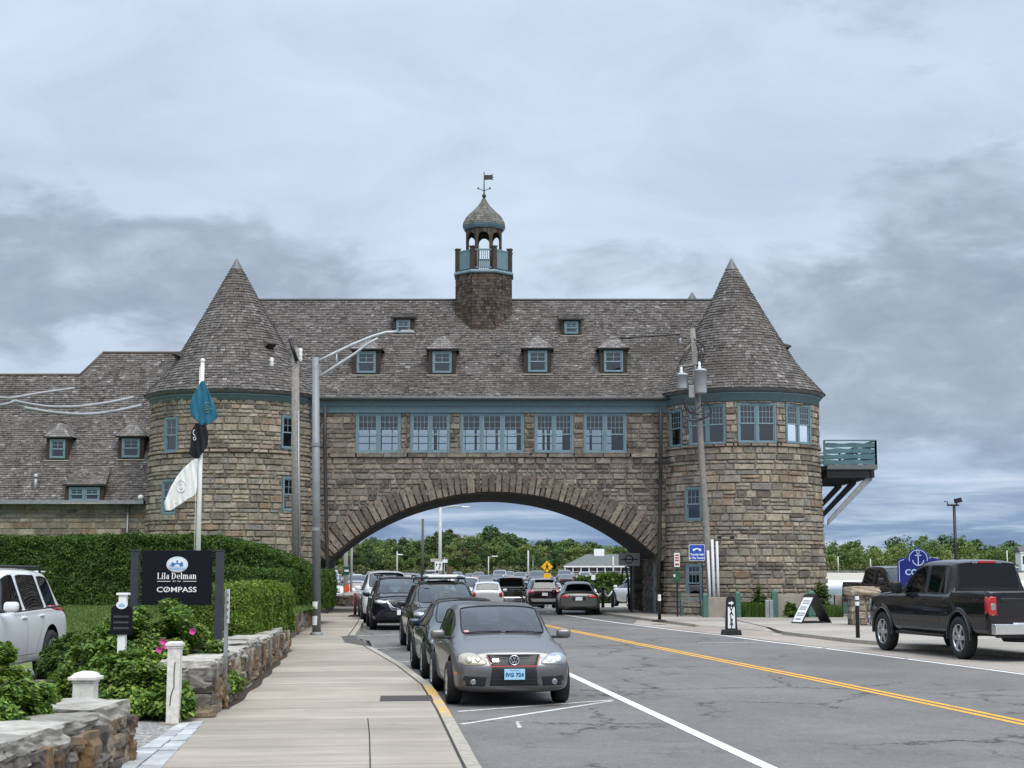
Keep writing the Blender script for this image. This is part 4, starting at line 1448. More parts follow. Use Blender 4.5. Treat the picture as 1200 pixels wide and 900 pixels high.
for k in range(8):
    def fr(u, v, d_):
        t = min(v / HD, 1)
        a, b = oct_pt(k, dome_r(t) + d_), oct_pt(k + 1, dome_r(t) + d_)
        q = a.lerp(b, u)
        return Vector((q.x, q.y, zd0 + v + d_ * .4))
    shingles(mb, fr, rows(0, HD - .1, .10), lambda v: [(0.0, 1.0)], lambda v: max(.06, dome_r(v / HD) * .765), 540 + k, .10, (.09, .2), .012)
sub(mb.build('dome', [island_mat('dome_shingle', [(0.0, (0.105, 0.10, 0.088)), (0.5, (0.145, 0.14, 0.124)), (1.0, (0.185, 0.178, 0.16))], 0.9, 2, .25, .4, 30), M_under], fix=False))
mb = MB()
zt = cz(202)
mb.tube([(CX, CY, zd1 - .1), (CX, CY, zt)], [.035, .018], 8)
mb.lathe([(.0, zd1 - .05), (.09, zd1), (.10, zd1 + .07), (.06, zd1 + .14), (.0, zd1 + .17)], 12, (CX, CY, 0))
zq = cz(221)
for s_ in (-1, 1):
    mb.tube([(CX, CY, zq - .12), (CX + s_ * .13, CY, zq - .05), (CX + s_ * .24, CY, zq), (CX + s_ * .30, CY, zq + .05)], .016, 6)
    mb.tube([(CX + s_ * .23, CY, zq - .05), (CX + s_ * .31, CY, zq + .03)], .013, 6)
    mb.tube([(CX + s_ * .23, CY, zq + .06), (CX + s_ * .33, CY, zq + .0)], .013, 6)
mb.tube([(CX, CY - .2, zq - .05), (CX, CY + .2, zq - .05)], .014, 6)
zf = cz(208)
fl = [(0, .12), (.30, .12), (.42, .16), (.36, .06), (.44, .0), (.35, -.03), (.42, -.12), (.27, -.10), (0, -.12)]
mb.prism(fl, -.01, .01, lambda u, v, d_: Vector((CX + .02 + u, CY + d_, zf + v)))
mb.lathe([(0, -.035), (.035, 0), (0, .035)], 8, (CX, CY, zt))
sub(mb.build('weathervane', M_iron, fix=True))
for o in cupola.children:
    o.matrix_parent_inverse = Matrix.Identity(4)
cupola.matrix_parent_inverse = Matrix.Translation((0, -FY, 0))

# --- left wing -----------------------------------------------------------------
LY = FY + 1.2
lwx0, lwx1 = -34.0, P(186, 600, LY).x
lz1 = P(60, 590, LY).z
mb = MB()
fr_l = lambda u, v, d_: Vector((u, LY - d_, v))
ashlar(mb, fr_l, lwx0, lwx1, 0.4, lz1, 61, hs=(.18, .22, .28), wr=(.4, 1.3), dep=.035)
part(mb.build('wing_wall', [M_stone, M_mortar], fix=False))
wy0, wy1 = LY - .35, LY + 5.4
wz0, wz1 = lz1 + .08, P(150, 413.5, wy1).z
SLw = math.hypot(wy1 - wy0, wz1 - wz0); cw, sw_ = (wy1 - wy0) / SLw, (wz1 - wz0) / SLw
def fr_w(u, v, d_): return Vector((u, wy0 + v * cw - d_ * sw_, wz0 + v * sw_ + d_ * cw))
def roofW(z): return wy0 + (z - wz0) / sw_ * cw
zlow = P(50, 439, roofW(10.8)).z
vlow = (zlow - wz0) / sw_
xk0, xk1 = P(94, 438, roofW(zlow)).x, P(121, 413, wy1).x
wxr = P(230, 430, wy1).x
def wr_(v):
    if v < vlow: return [(lwx0, wxr)]
    t = (v - vlow) / (SLw - vlow)
    return [(xk0 + (xk1 - xk0) * min(1, t * 1.05), wxr)]
mb = MB()
mb.add([fr_w(lwx0, 0, -.02), fr_w(wxr, 0, -.02), fr_w(wxr, vlow, -.02), fr_w(lwx0, vlow, -.02)], [(0, 1, 2, 3)], 1)
mb.add([fr_w(xk0, vlow, -.02), fr_w(wxr, vlow, -.02), fr_w(wxr, SLw, -.02), fr_w(xk1, SLw, -.02)], [(0, 1, 2, 3)], 1)
mb.add([fr_w(lwx0, vlow, -.02), fr_w(wxr, vlow, -.02), (wxr, wy1 + 5, wz0), (lwx0, wy1 + 5, wz0)], [(0, 1, 2, 3)], 1)
mb.add([fr_w(xk1, SLw, -.02), fr_w(wxr, SLw, -.02), (wxr, wy1 + 5, wz0), (xk0, wy1 + 5, wz0)], [(0, 1, 2, 3)], 1)
mb.add([fr_w(xk0, vlow, -.02), fr_w(xk1, SLw, -.02), (xk0, wy1 + 5, wz0)], [(0, 1, 2)], 1)
shingles(mb, fr_w, rows(0, SLw - .05, .13), wr_, lambda v: 1.0, 62, .13, (.09, .26))
a = fr_w(lwx0, vlow, .03); b = fr_w(xk0, vlow, .03); mb.tube([a, b], .06, 6, 2)
a = fr_w(xk1, SLw, .02); b = fr_w(wxr, SLw, .02); mb.tube([a, b], .06, 6, 2)
mb.tube([fr_w(xk0, vlow, .03), fr_w(xk1, SLw, .02)], .05, 6, 2)
part(mb.build('wing_roof', [M_shing, M_under, simple('ridge_board', (0.13, 0.10, 0.085), .85)], fix=False))
mb = MB()
mb.bbox((lwx0, wy0 - .16, wz0 - .12), (P(171, 590, LY).x, wy0 - .0, wz0 + .04))
xd = P(150.5, 600, LY).x
mb.tube([(xd, LY - .12, wz0 - .1), (xd, LY - .12, .8)], .05, 8)
part(mb.build('wing_gutter', M_steel))
for (a, b, t, bt, ap) in ((54, 80, 512, 539, 494), (138, 168, 511, 538, 492)):
    dormer(a, b, t, bt, ap, 300 + dn * 10, roofW); dn += 1
dormer(76, 121, 568, 589, 543, 380, roofW, kind='shed', sashn=2)
mb = MB(); q = P(45, 572, roofW(6.0)); mb.tube([(q.x, roofW(q.z) - .05, q.z - .3), (q.x, roofW(q.z) - .05, q.z + .5)], .09, 10); mb.lathe([(.13, 0), (.13, .12), (.02, .16)], 12, (q.x, roofW(q.z) - .05, q.z + .45))
part(mb.build('vent_pipe', M_steel))
q = P(165, 583, LY - .4)
mb = MB(); mb.lathe([(0, -.13), (.10, -.09), (.13, 0), (.10, .09), (0, .13)], 14, q); mb.box(q - Vector((0, -.05, .17)), (.06, .06, .2))
part(mb.build('security_camera', M_white))

# --- drainpipes beside the arch, wall lantern, pipe run on the tower -------------
M_pipe = simple('dark_pipe', (0.035, 0.034, 0.034), .6)
for x_, y0_, y1_ in ((381, 476, 715), (774, 476, 717)):
    pts = [P(x_, y0_, FY - .35), P(x_ + (.4 if x_ > 600 else -.4), 520, FY - .30), P(x_ + (-1 if x_ > 600 else 2), 640, FY - .3), P(x_ - (3 if x_ > 600 else -3), y1_, FY - .3)]
    mb = MB(); mb.tube(pts, .075, 8); part(mb.build('drainpipe', M_pipe))
mb = MB()
c = P(777, 542, FY - .8)
mb.box(c, (.72, .3, .09)); mb.tube([c + Vector((-.1, 0, 0)), c + Vector((-.1, .7, .1))], .03, 8); mb.box(c + Vector((-.1, -.0, .36)), (.2, .06, .05))
part(mb.build('wall_lamp', M_black))
mb = MB()
mb.tube([P(834, 630, 62.9), P(860, 631, 63.0), P(885, 631.5, 63.05), P(890, 690, 63.2)], .022, 6)
part(mb.build('conduit', M_copper))
for x_, y_ in ((843, 630), (858, 630)):
    mb = MB(); mb.box(P(x_, y_, 62.95), (.16, .12, .12)); part(mb.build('wall_camera', M_black))

# --- balcony -----------------------------------------------------------------------
by0, by1 = 66.2, 73.6
bz = P(1000, 546, by0).z
bxr = P(1028, 530, by0).x
mb = MB()
mb.bbox((13.6, by0, bz - .14), (bxr, by1, bz + .06), 0)
for y in np.arange(by0 + .1, by1, .6): mb.bbox((13.6, y, bz - .5), (bxr - .15, y + .08, bz - .141), 1)
mb.bbox((bxr - .28, by0 + .02, bz - .5), (bxr - .14, by1, bz - .142), 1)
bal = part(mb.build('balcony', [simple('grey_deck', (0.13, 0.14, 0.14), .8), M_black]))
mb = MB()
zt_ = P(1000, 516, by0).z
for (p0, p1) in (((13.5, by0 + .05), (bxr - .05, by0 + .05)), ((bxr - .05, by0 + .05), (bxr - .05, by1)), ((13.5, by1), (bxr - .05, by1))):
    a, b = Vector((p0[0], p0[1], 0)), Vector((p1[0], p1[1], 0))
    t = (b - a).normalized(); an = math.atan2(t.y, t.x); ln = (b - a).length; mid = (a + b) / 2
    mb.box((mid.x, mid.y, zt_), (ln, .09, .05), an)
    mb.box((mid.x, mid.y, zt_ - .16), (ln, .05, .05), an)
    npost = max(2, int(ln / 1.8) + 1)
    for i in range(npost):
        c = a.lerp(b, i / (npost - 1)); mb.box((c.x, c.y, (bz + zt_) / 2), (.08, .08, zt_ - bz), an)
    for r_ in range(4):                 # wavy-edged boards
        zc = bz + .16 + r_ * .245
        n_ = max(6, int(ln / .16))
        rg = random.Random(r_ * 7 + int(ln * 10))
        top = [zc + .095 + .035 * math.sin(i * 1.1 + r_ * 2) * rg.uniform(.3, 1) for i in range(n_ + 1)]
        bot = [zc - .085 + .03 * math.sin(i * .9 + r_) * rg.uniform(.3, 1) for i in range(n_ + 1)]
        nrm = Vector((-t.y, t.x, 0))
        vs, fs = [], []
        for i in range(n_ + 1):
            c = a.lerp(b, i / n_)
            for o_ in (-.018, .018):
                for zz in (bot[i], top[i]): vs.append((c.x + nrm.x * o_, c.y + nrm.y * o_, zz))
        for i in range(n_):
            k, l = 4 * i, 4 * i + 4
            fs += [(k, l, l + 1, k + 1), (k + 2, k + 3, l + 3, l + 2), (k + 1, l + 1, l + 3, k + 3), (k, k + 2, l + 2, l)]
        mb.add(vs, fs)
rl = mb.build('balcony_railing', simple('teal_railing', (0.075, 0.15, 0.165), .6, var=.2))
rl.parent = bal
for i, y in enumerate((by0 + .3, by0 + 3.4, by0 + 6.5)):
    mb = MB()
    a, b = Vector((bxr - .2, y, bz - .5)), Vector((13.62, y, P(970, 612, by0).z))
    t = (b - a)
    mb.prism([(a.x, a.z - .1), (a.x, a.z + .04), (a.x - .22, a.z + .04), (b.x, b.z + .12), (b.x, b.z - .12)], y - .09, y + .09)
    st = mb.build('strut', M_steel if i == 0 else M_black); st.parent = bal
    if i == 0: st['label'] = 'pale grey balcony strut'
# ================================================================== WALLS, HEDGES, SIGNS, POLES
def yaw_frame(c, yaw):
    """fr(u, v, d): u along the face, v up, d outwards (towards the viewer at yaw 0)"""
    c = Vector(c)
    t = Vector((math.cos(yaw), math.sin(yaw), 0)); n = Vector((math.sin(yaw), -math.cos(yaw), 0))
    return lambda u, v, d: c + t * u + Vector((0, 0, v)) + n * d


# --- dry stone walls -----------------------------------------------------
M_dry = island_mat('field_stone', [(0.0, (0.065, 0.058, 0.052)), (0.25, (0.15, 0.135, 0.12)), (0.5, (0.24, 0.22, 0.195)), (0.66, (0.20, 0.145, 0.09)), (0.82, (0.21, 0.115, 0.05)), (1.0, (0.34, 0.32, 0.285))],
                  0.92, 5.0, 0.5, 1.0, 22.0, (1.6, 0.52, 0.7, (0.20, 0.105, 0.035)))
M_dryg = island_mat('grey_cap_stone', [(0.0, (0.25, 0.235, 0.21)), (0.5, (0.35, 0.33, 0.295)), (1.0, (0.46, 0.435, 0.39))], 0.92, 4.0, 0.45, 1.0, 20.0, (2.2, 0.60, 0.8, (0.17, 0.16, 0.15)))
M_gap = simple('wall_gap_shadow_stone', (0.035, 0.03, 0.026), 0.95)


def rock(mb, c, sz, rng, rz=0.0, mat=0, n=5, rough=.10, round_=.5):
    """one irregular boulder / slab"""
    V, F = [], []
    idx = {}
    ox, oy, oz = (rng.uniform(-50, 50) for _ in range(3))
    M = Matrix.Rotation(rz, 3, 'Z')
    def vert(i, j, k):
        key = (i, j, k)
        if key in idx: return idx[key]
        p = Vector((2 * i / n - 1, 2 * j / n - 1, 2 * k / n - 1))
        s = p.normalized() * 1.15
        q = p.lerp(s, round_ * .5)
        h = noise.noise(Vector((q.x * 1.3 + ox, q.y * 1.3 + oy, q.z * 1.3 + oz))) * rough * 2 + noise.noise(Vector((q.x * 4 + ox, q.y * 4 + oy, q.z * 4 + oz))) * rough
        q = q * (1 + h)
        idx[key] = len(V)
        V.append(M @ Vector((q.x * sz[0] / 2, q.y * sz[1] / 2, q.z * sz[2] / 2)) + Vector(c))
        return idx[key]
    for a in range(n):
        for b in range(n):
            for w_ in (0, n):
                q = [(a, b), (a + 1, b), (a + 1, b + 1), (a, b + 1)]
                for ax in range(3):
                    ff = []
                    for (s, t) in q:
                        ff.append(vert(*((w_, s, t) if ax == 0 else (t, w_, s) if ax == 1 else (s, t, w_))))
                    F.append(tuple(ff if w_ else reversed(ff)))
    mb.add(V, F, mat)


def rock_face(mb, fr, yaw, L_, H_, seed, thick=.34):
    rng = random.Random(seed)
    v = 0.0
    while v < H_ - .05:
        h = rng.choice((.15, .2, .24, .29))
        if v + h > H_ - .10: h = H_ - v
        u = -rng.uniform(0, .1)
        while u < L_:
            w_ = rng.uniform(.14, .48)
            if u + w_ > L_ - .08: w_ = max(.12, L_ - u)
            parts_ = [(v, h)] if h < .22 or rng.random() < .55 else [(v, h * .5), (v + h * .5, h * .5)]
            for (vv, hh) in parts_:
                rock(mb, fr(u + w_ / 2, vv + hh / 2 + rng.uniform(-.02, .02), -.13 + rng.uniform(-.03, .05)), (w_ * 1.08, thick, hh * 1.12), rng, yaw + rng.uniform(-.12, .12), 0, 4, .085, rng.uniform(.15, .6))
            u += w_
        v += h


def dry_wall(label, p0, p1, thick, z0, zt0, zt1, seed, cap=(.9, 1.6), capt=.17, end0=True):
    """wall whose street face runs p0 -> p1; body lies to its left"""
    p0, p1 = Vector(p0), Vector(p1)
    L_ = (p1 - p0).length
    t = (p1 - p0).normalized(); n = Vector((t.y, -t.x))
    mb = MB()
    rng = random.Random(seed)
    def fr(u, v, d_):
        zt = zt0 + (zt1 - zt0) * min(1, max(0, u / L_)) - capt * .8
        q = p0 + t * u + n * d_
        return Vector((q.x, q.y, z0 + (zt - z0) * v))
    H_ = zt0 - z0 - capt * .75
    yw = math.atan2(t.y, t.x)
    rock_face(mb, lambda u, v, d_: fr(u, v / (zt0 - z0 - capt * .8), d_), yw, L_, H_, seed)
    if end0:
        def fe(u, v, d_):
            q = p0 - n * thick + n * u - t * d_
            return Vector((q.x, q.y, z0 + v))
        rock_face(mb, fe, yw + math.pi / 2, thick, H_, seed + 1)
        def fz(u, v, d_):
            q = p1 - n * thick + n * u + t * d_
            return Vector((q.x, q.y, z0 + v))
        rock_face(mb, fz, yw + math.pi / 2, thick, H_, seed + 2)
    # rear face and core
    c = [(p0 - n * .14 + t * .12), (p1 - n * .14 - t * .12), (p1 - n * thick - t * .12), (p0 - n * thick + t * .12)]
    zc0, zc1 = zt0 - capt * .8, zt1 - capt * .8
    zz = [zc0, zc1, zc1, zc0]
    mb.add([(q.x, q.y, z0 - .1) for q in c] + [(q.x, q.y, z) for q, z in zip(c, zz)], [(0, 1, 2, 3), (7, 6, 5, 4), (0, 4, 5, 1), (1, 5, 6, 2), (2, 6, 7, 3), (3, 7, 4, 0)], 1)
    u = 0.0
    while u < L_:
        w_ = rng.uniform(*cap)
        e = min(u + w_, L_)
        if L_ - e < .4: e = L_
        m_ = (u + e) / 2
        zt = zt0 + (zt1 - zt0) * m_ / L_
        q = p0 + t * m_ - n * (thick / 2 + rng.uniform(-.03, .05))
        th = capt * rng.uniform(.8, 1.15)
        rock(mb, (q.x, q.y, zt - th / 2 + rng.uniform(-.035, .035)), (e - u + .02, thick * rng.uniform(.98, 1.14), th * 1.15), rng, math.atan2(t.y, t.x) + rng.uniform(-.04, .04), 2, 7, .075, .12)
        u = e
    o = mb.build('dry_stone_wall', [M_dry, M_gap, M_dryg], fix=False)
    return tag(o, label, 'stone wall')


dry_wall('low dry stone wall with broad grey cap slabs in front of the leafy shrub, nearest the camera', (-3.72, 8.0), (-3.76, 15.4), .70, .1, .72, .72, 71, (.75, 1.25), .20)
# far end of that wall is squared off with a slab
dry_wall('rust stained dry stone wall running along the sidewalk behind the thin sign post', (-3.84, 19.9), (-5.28, 36.6), .62, .13, .84, .66, 72, (.6, 1.3), .16)
dry_wall('short rust brown stone wall under the clipped hedge by the street lamp', (-6.05, 42.3), (-7.05, 56.0), .6, .13, .78, .72, 73, (.7, 1.3), .12)
dry_wall('low pale stone wall just beyond the left foot of the arch', (-8.15, 79.0), (-8.15, 88), .9, -.1, .72, .7, 74, (.8, 1.3), .14)

mb = MB()
q = G(1015, 733, .1)
rng = random.Random(9)
Wp = .92
for yaw in (0, math.pi / 2, math.pi, -math.pi / 2):
    f_ = yaw_frame((0, 0, 0), yaw)
    ashlar(mb, lambda u, v, d_, f_=f_: f_(u, v, d_ + Wp / 2 - .06), -Wp / 2 + .03, Wp / 2 - .03, 0, 1.04, int(yaw * 10) + 400, hs=(.17, .21, .26), wr=(.18, .36), dep=.06)
mb.bbox((-Wp / 2 + .1, -Wp / 2 + .1, 0), (Wp / 2 - .1, Wp / 2 - .1, 1.1), 1)
rock(mb, (0, 0, 1.155), (1.06, 1.06, .30), rng, .05, 2, 7, .05, .55)
sp = mb.build('stone_pier', [M_stone, M_mortar, simple('tan_cap_stone', (0.36, 0.29, 0.22), .9, var=.25, vs=6, bump=.6, bs=16)], loc=(q.x, q.y + .5, .1), fix=False)
tag(sp, 'square stone pier with a thick tan cap slab beside the black pickup', 'stone pier')


# --- foliage -----------------------------------------------------------------
def leaf_cloud(name, pts, nrms, size, mat, seed, parent=None, up=.25, jit=.7, aspect=.55, loc=None):
    rs = np.random.RandomState(seed)
    pts = np.asarray(pts, float); nrms = np.asarray(nrms, float)
    n = len(pts)
    nn = nrms + rs.normal(size=(n, 3)) * jit + np.array([0, 0, up])
    nn /= np.linalg.norm(nn, axis=1)[:, None] + 1e-9
    a = np.cross(nn, rs.normal(size=(n, 3))); a /= np.linalg.norm(a, axis=1)[:, None] + 1e-9
    b = np.cross(nn, a)
    s = (size * rs.uniform(.55, 1.35, n))[:, None]
    V = np.empty((n, 4, 3))
    V[:, 0] = pts - a * s
    V[:, 1] = pts + b * s * aspect + nn * s * .12
    V[:, 2] = pts + a * s
    V[:, 3] = pts - b * s * aspect + nn * s * .12
    F = np.arange(n * 4).reshape(n, 4)
    o = raw_mesh(name, V.reshape(-1, 3), F, mat, parent)
    if loc is not None: o.location = loc
    return o


M_hedge = leaf_mat('privet_leaf', [(0.0, (0.024, 0.055, 0.010)), (0.45, (0.047, 0.101, 0.016)), (0.8, (0.084, 0.150, 0.024)), (1.0, (0.155, 0.234, 0.040))])
M_hedgel = leaf_mat('bright_privet_leaf', [(0.0, (0.045, 0.088, 0.013)), (0.45, (0.098, 0.169, 0.023)), (0.8, (0.173, 0.257, 0.037)), (1.0, (0.285, 0.351, 0.063))])
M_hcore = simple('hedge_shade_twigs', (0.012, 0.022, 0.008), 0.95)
M_rose = leaf_mat('rose_leaf', [(0.0, (0.042, 0.090, 0.017)), (0.4, (0.091, 0.174, 0.027)), (0.75, (0.156, 0.252, 0.040)), (1.0, (0.273, 0.360, 0.074))])
M_petal = simple('pink_petal', (0.50, 0.06, 0.26), 0.6)
M_wine = leaf_mat('wine_red_leaf', [(0.0, (0.05, 0.02, 0.02)), (1.0, (0.14, 0.05, 0.045))])


def hedge(label, x0, x1, y0, y1, z0, topf, n, size, mat, seed, rough=.07):
    """clipped hedge; topf(x) gives its height"""
    rs = np.random.RandomState(seed)
    A = np.array([(x1 - x0) * 2.0, (y1 - y0) * 2.0, (x1 - x0) * (y1 - y0), (y1 - y0) * 2.0])
    cnt = (A / A.sum() * n).astype(int)
    P_, N_ = [], []
    for face, c in enumerate(cnt):
        a, b = rs.uniform(size=c), rs.uniform(size=c)
        for i in range(c):
            if face == 0: x, y, nr = x0 + (x1 - x0) * a[i], y0, (0, -1, 0)
            elif face == 1: x, y, nr = x1, y0 + (y1 - y0) * a[i], (1, 0, 0)
            elif face == 3: x, y, nr = x0, y0 + (y1 - y0) * a[i], (-1, 0, 0)
            else: x, y, nr = x0 + (x1 - x0) * a[i], y0 + (y1 - y0) * b[i], (0, 0, 1)
            zt = topf(x)
            z = zt if face == 2 else z0 + (zt - z0) * b[i]
            # soften the edges
            ed = .18
            if face == 2:
                dx_ = min(x - x0, x1 - x, y - y0, y1 - y)
                if dx_ < ed: z -= (ed - dx_) ** 2 / ed * .8
            else:
                dz_ = zt - z
                if dz_ < ed: 
                    k = (ed - dz_) ** 2 / ed * .8
                    x -= nr[0] * k; y -= nr[1] * k
            h = rough * (noise.noise(Vector((x * 1.6, y * 1.6, z * 1.6 + seed))) * 1.3 + noise.noise(Vector((x * 5, y * 5, z * 5 + seed))) * .8) - abs(rs.normal()) * .035
            if face == 2 and rs.uniform() < .03: h += rs.uniform(.02, .09)
            P_.append((x + nr[0] * h, y + nr[1] * h, z + nr[2] * h)); N_.append(nr)
    root = thing('hedge', label, 'hedge', ((x0 + x1) / 2, (y0 + y1) / 2, z0))
    off = np.array([(x0 + x1) / 2, (y0 + y1) / 2, z0])
    leaf_cloud('foliage', np.array(P_) - off, N_, size, mat, seed, root)
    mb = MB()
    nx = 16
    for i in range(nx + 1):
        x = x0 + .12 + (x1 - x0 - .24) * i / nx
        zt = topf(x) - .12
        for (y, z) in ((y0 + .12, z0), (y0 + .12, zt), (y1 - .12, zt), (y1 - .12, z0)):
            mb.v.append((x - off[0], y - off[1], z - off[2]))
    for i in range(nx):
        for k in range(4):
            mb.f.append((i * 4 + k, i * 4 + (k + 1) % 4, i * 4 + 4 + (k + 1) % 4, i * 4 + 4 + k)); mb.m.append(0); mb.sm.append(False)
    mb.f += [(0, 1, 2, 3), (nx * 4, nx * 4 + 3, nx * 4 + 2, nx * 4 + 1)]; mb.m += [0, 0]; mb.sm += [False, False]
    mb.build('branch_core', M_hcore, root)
    return root


def tall_top(x):
    t = max(0, min(1, (x + 9.2) / 3.1))
    return 2.98 + .04 * math.sin(x) - .95 * t * t
hedge('tall dark green clipped hedge in front of the left tower and wing', -24, -6.2, 46.2, 49.0, .82, tall_top, 150000, .040, M_hedge, 81, .09)
hedge('long clipped hedge on top of the short stone wall beside the street lamp', -9.5, -6.35, 42.6, 56.0, .68, lambda x: 2.0 + .03 * math.sin(x * 3), 110000, .036, M_hedge, 82)
hedge('low bright green box hedge standing behind the black sign board', -6.45, -5.18, 31.0, 36.9, .55, lambda x: 1.66, 90000, .029, M_hedgel, 83)


def shrub(label, c, rx, ry, rz_, n, size, mat, seed, flowers=(), zmin=.05, petals=None):
    """loose rounded bush made of leaf clumps"""
    rs = np.random.RandomState(seed)
    P_, N_ = [], []
    cl = []
    for i in range(150):
        d_ = rs.normal(size=3); d_[2] = abs(d_[2]) * .85; d_ /= np.linalg.norm(d_)
        k = rs.uniform(.70, 1.0)
        q_ = d_ * k * np.array([rx, ry, rz_]); q_[2] = q_[2] * .92 + .04 + rs.uniform(0, .12) * (1 - d_[2])
        cl.append((q_, rs.uniform(.10, .21) * min(1.0, .45 + rx * .5)))
    for i in range(n):
        ctr, r = cl[rs.randint(len(cl))]
        d_ = rs.normal(size=3); d_ /= np.linalg.norm(d_)
        p = ctr + d_ * r * rs.uniform(.5, 1.05) * np.array([1, 1, .85])
        if p[2] < zmin: continue
        P_.append(p); nn = p / np.array([rx, ry, rz_]) + np.array([0, 0, .4]); N_.append(nn / np.linalg.norm(nn))
    root = thing('shrub', label, 'shrub', c)
    leaf_cloud('foliage', P_, N_, size, mat, seed + 1, root, up=.55, jit=.55, aspect=.62)
    mb = MB()
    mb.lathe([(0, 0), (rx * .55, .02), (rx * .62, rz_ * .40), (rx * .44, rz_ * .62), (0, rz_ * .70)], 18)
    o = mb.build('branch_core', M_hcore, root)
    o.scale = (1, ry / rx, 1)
    mb = MB()
    rg = random.Random(seed)
    for _ in range(26):
        a = rg.uniform(0, 6.28); k = rg.uniform(.3, .95)
        mb.tube([(0, 0, .0), (rx * k * .5 * math.cos(a), ry * k * .5 * math.sin(a), rz_ * .55), (rx * k * math.cos(a), ry * k * math.sin(a), rz_ * math.sqrt(max(.05, 1 - k * k)) * rg.uniform(.75, .98))], [.012, .009, .004], 5)
    mb.build('stems', M_darkwood, root)
    for (x, y, z) in flowers:
        fb = MB()
        for k in range(7):
            a = k * 2 * math.pi / 5 + rg.uniform(-.2, .2)
            o_ = Vector((math.cos(a) * .038, -.01, math.sin(a) * .038))
            s_ = Vector((-math.sin(a) * .032, 0, math.cos(a) * .032)); 
            fb.add([Vector((x, y, z)), Vector((x, y - .015, z)) + o_ * .7 + s_, Vector((x, y - .02, z)) + o_ * 1.25, Vector((x, y - .015, z)) + o_ * .7 - s_], [(0, 1, 2, 3)])
        fb.build('flower', petals or M_petal, root, fix=False)
    return root


def rel(px_, py_, Y, c):
    p = P(px_, py_, Y) - Vector(c)
    return (p.x, p.y, p.z)
c1 = (-4.98, 22.0, .12)
shrub('big rose bush with pink flowers below the black sign board', c1, 1.08, 1.25, 1.40, 84000, .031, M_rose, 91,
      [rel(192, 752, 20.2, c1), rel(187, 761, 20.1, c1), rel(226, 740, 20.6, c1), rel(196, 757, 20.3, c1)])
c2 = (-4.85, 19.9, .12)
shrub('lower green bush behind the tall peeling white post', c2, .62, .5, .85, 20000, .034, M_rose, 92)
c3 = (-5.72, 21.9, .12)
shrub('green bush growing around the small white sign post', c3, .66, .8, 1.08, 26000, .035, M_rose, 93)
c4 = (-4.93, 14.0, .10)
shrub('bright leafy rose shrub behind the nearest stone wall, at the picture edge', c4, .80, 1.5, 1.36, 90000, .031, M_rose, 94)
c4b = (-4.75, 12.2, .10)
shrub('small leafy shrub spilling over the nearest stone wall', c4b, .50, 1.0, .86, 26000, .034, M_rose, 95)
c5 = (-7.2, 27.6, .15)
shrub('dark green shrub between the white car and the small black notice', (-6.75, 25.2, .15), .85, .9, .95, 22000, .036, M_hedge, 196)
shrub('wine red low shrub between the white car and the rose bush', c5, .7, .9, .75, 7000, .035, M_wine, 96)
c6 = (-4.22, 19.5, .12)
shrub('little sprig of leaves at the end of the rust stained wall', c6, .26, .25, .5, 900, .05, M_rose, 97)

# --- white posts ------------------------------------------------------------
def white_post(label, x, y, z0, h, w_, capw, round_cap=False, crack=False):
    mb = MB()
    mb.box((0, 0, h / 2), (w_, w_, h))
    mb.box((0, 0, h + .012), (w_ + .02, w_ + .02, .028))
    mb.box((0, 0, h + .045), (capw, capw, .036))
    if round_cap:
        mb.lathe([(capw * .62, h + .062), (capw * .45, h + .10), (capw * .2, h + .115), (0, h + .12)], 4, phase=math.pi / 4, smooth=False)
    else:
        mb.box((0, 0, h + .073), (capw * .9, capw * .9, .018), taper=.85)
    if crack:
        pts = [(.02, h * .82), (.012, h * .66), (.016, h * .5), (-.02, h * .38), (-.03, h * .25)]
        for (a, b) in zip(pts, pts[1:]):
            mb.add([(a[0] - .008, -w_ / 2 - .002, a[1]), (a[0] + .007, -w_ / 2 - .002, a[1]), (b[0] + .007, -w_ / 2 - .002, b[1]), (b[0] - .008, -w_ / 2 - .002, b[1])], [(0, 1, 2, 3)], 1)
    o = mb.build('white_post', [M_worn, M_darkwood], loc=(x, y, z0), bevel=.006)
    return tag(o, label, 'post')
q = G(203, 847, .125)
white_post('tall cracked white wooden post at the end of the cobbles', q.x, q.y, .11, .92, .155, .20, crack=True)
q = P(100, 812, 16.4)
white_post('stout white post with a domed cap behind the nearest stone wall', q.x, 16.4, .1, .72, .215, .30, True)

# --- black sign board ---------------------------------------------------------
SBY = 26.0
sgn = thing('sign_board', 'black property sign board between two dark posts, with a small oval picture above white lettering', 'sign', (0, SBY, 0))
TL, BR = P(168, 645, SBY), P(247.5, 709, SBY)
cx, cz_ = (TL.x + BR.x) / 2, (TL.z + BR.z) / 2
w_, h_ = BR.x - TL.x, TL.z - BR.z
f_ = yaw_frame((cx, 0, cz_), R(3))
mb = MB()
mb.prism([(-w_ / 2, -h_ / 2), (w_ / 2, -h_ / 2), (w_ / 2, h_ / 2), (-w_ / 2, h_ / 2)], -.03, .03, f_)
brd = mb.build('board', M_signblk, sgn, bevel=.004)
M_oval = simple('sign_white', (0.72, 0.74, 0.76), .5, var=.04)
M_pic = simple('picture_blue', (0.05, 0.16, 0.42), .5)
M_pic2 = simple('picture_pale_blue', (0.30, 0.44, 0.66), .5)
k = h_ / 64.0      # metres per photo pixel on the board
mb = MB()
oy = h_ / 2 - 16.5 * k
def ell(a, b, n=32, cx_=0, cy_=0): return [(cx_ + a * math.cos(i * 2 * math.pi / n), cy_ + b * math.sin(i * 2 * math.pi / n)) for i in range(n)]
mb.prism(ell(12.6 * k, 9.2 * k, cy_=oy), .031, .034, f_, 0)
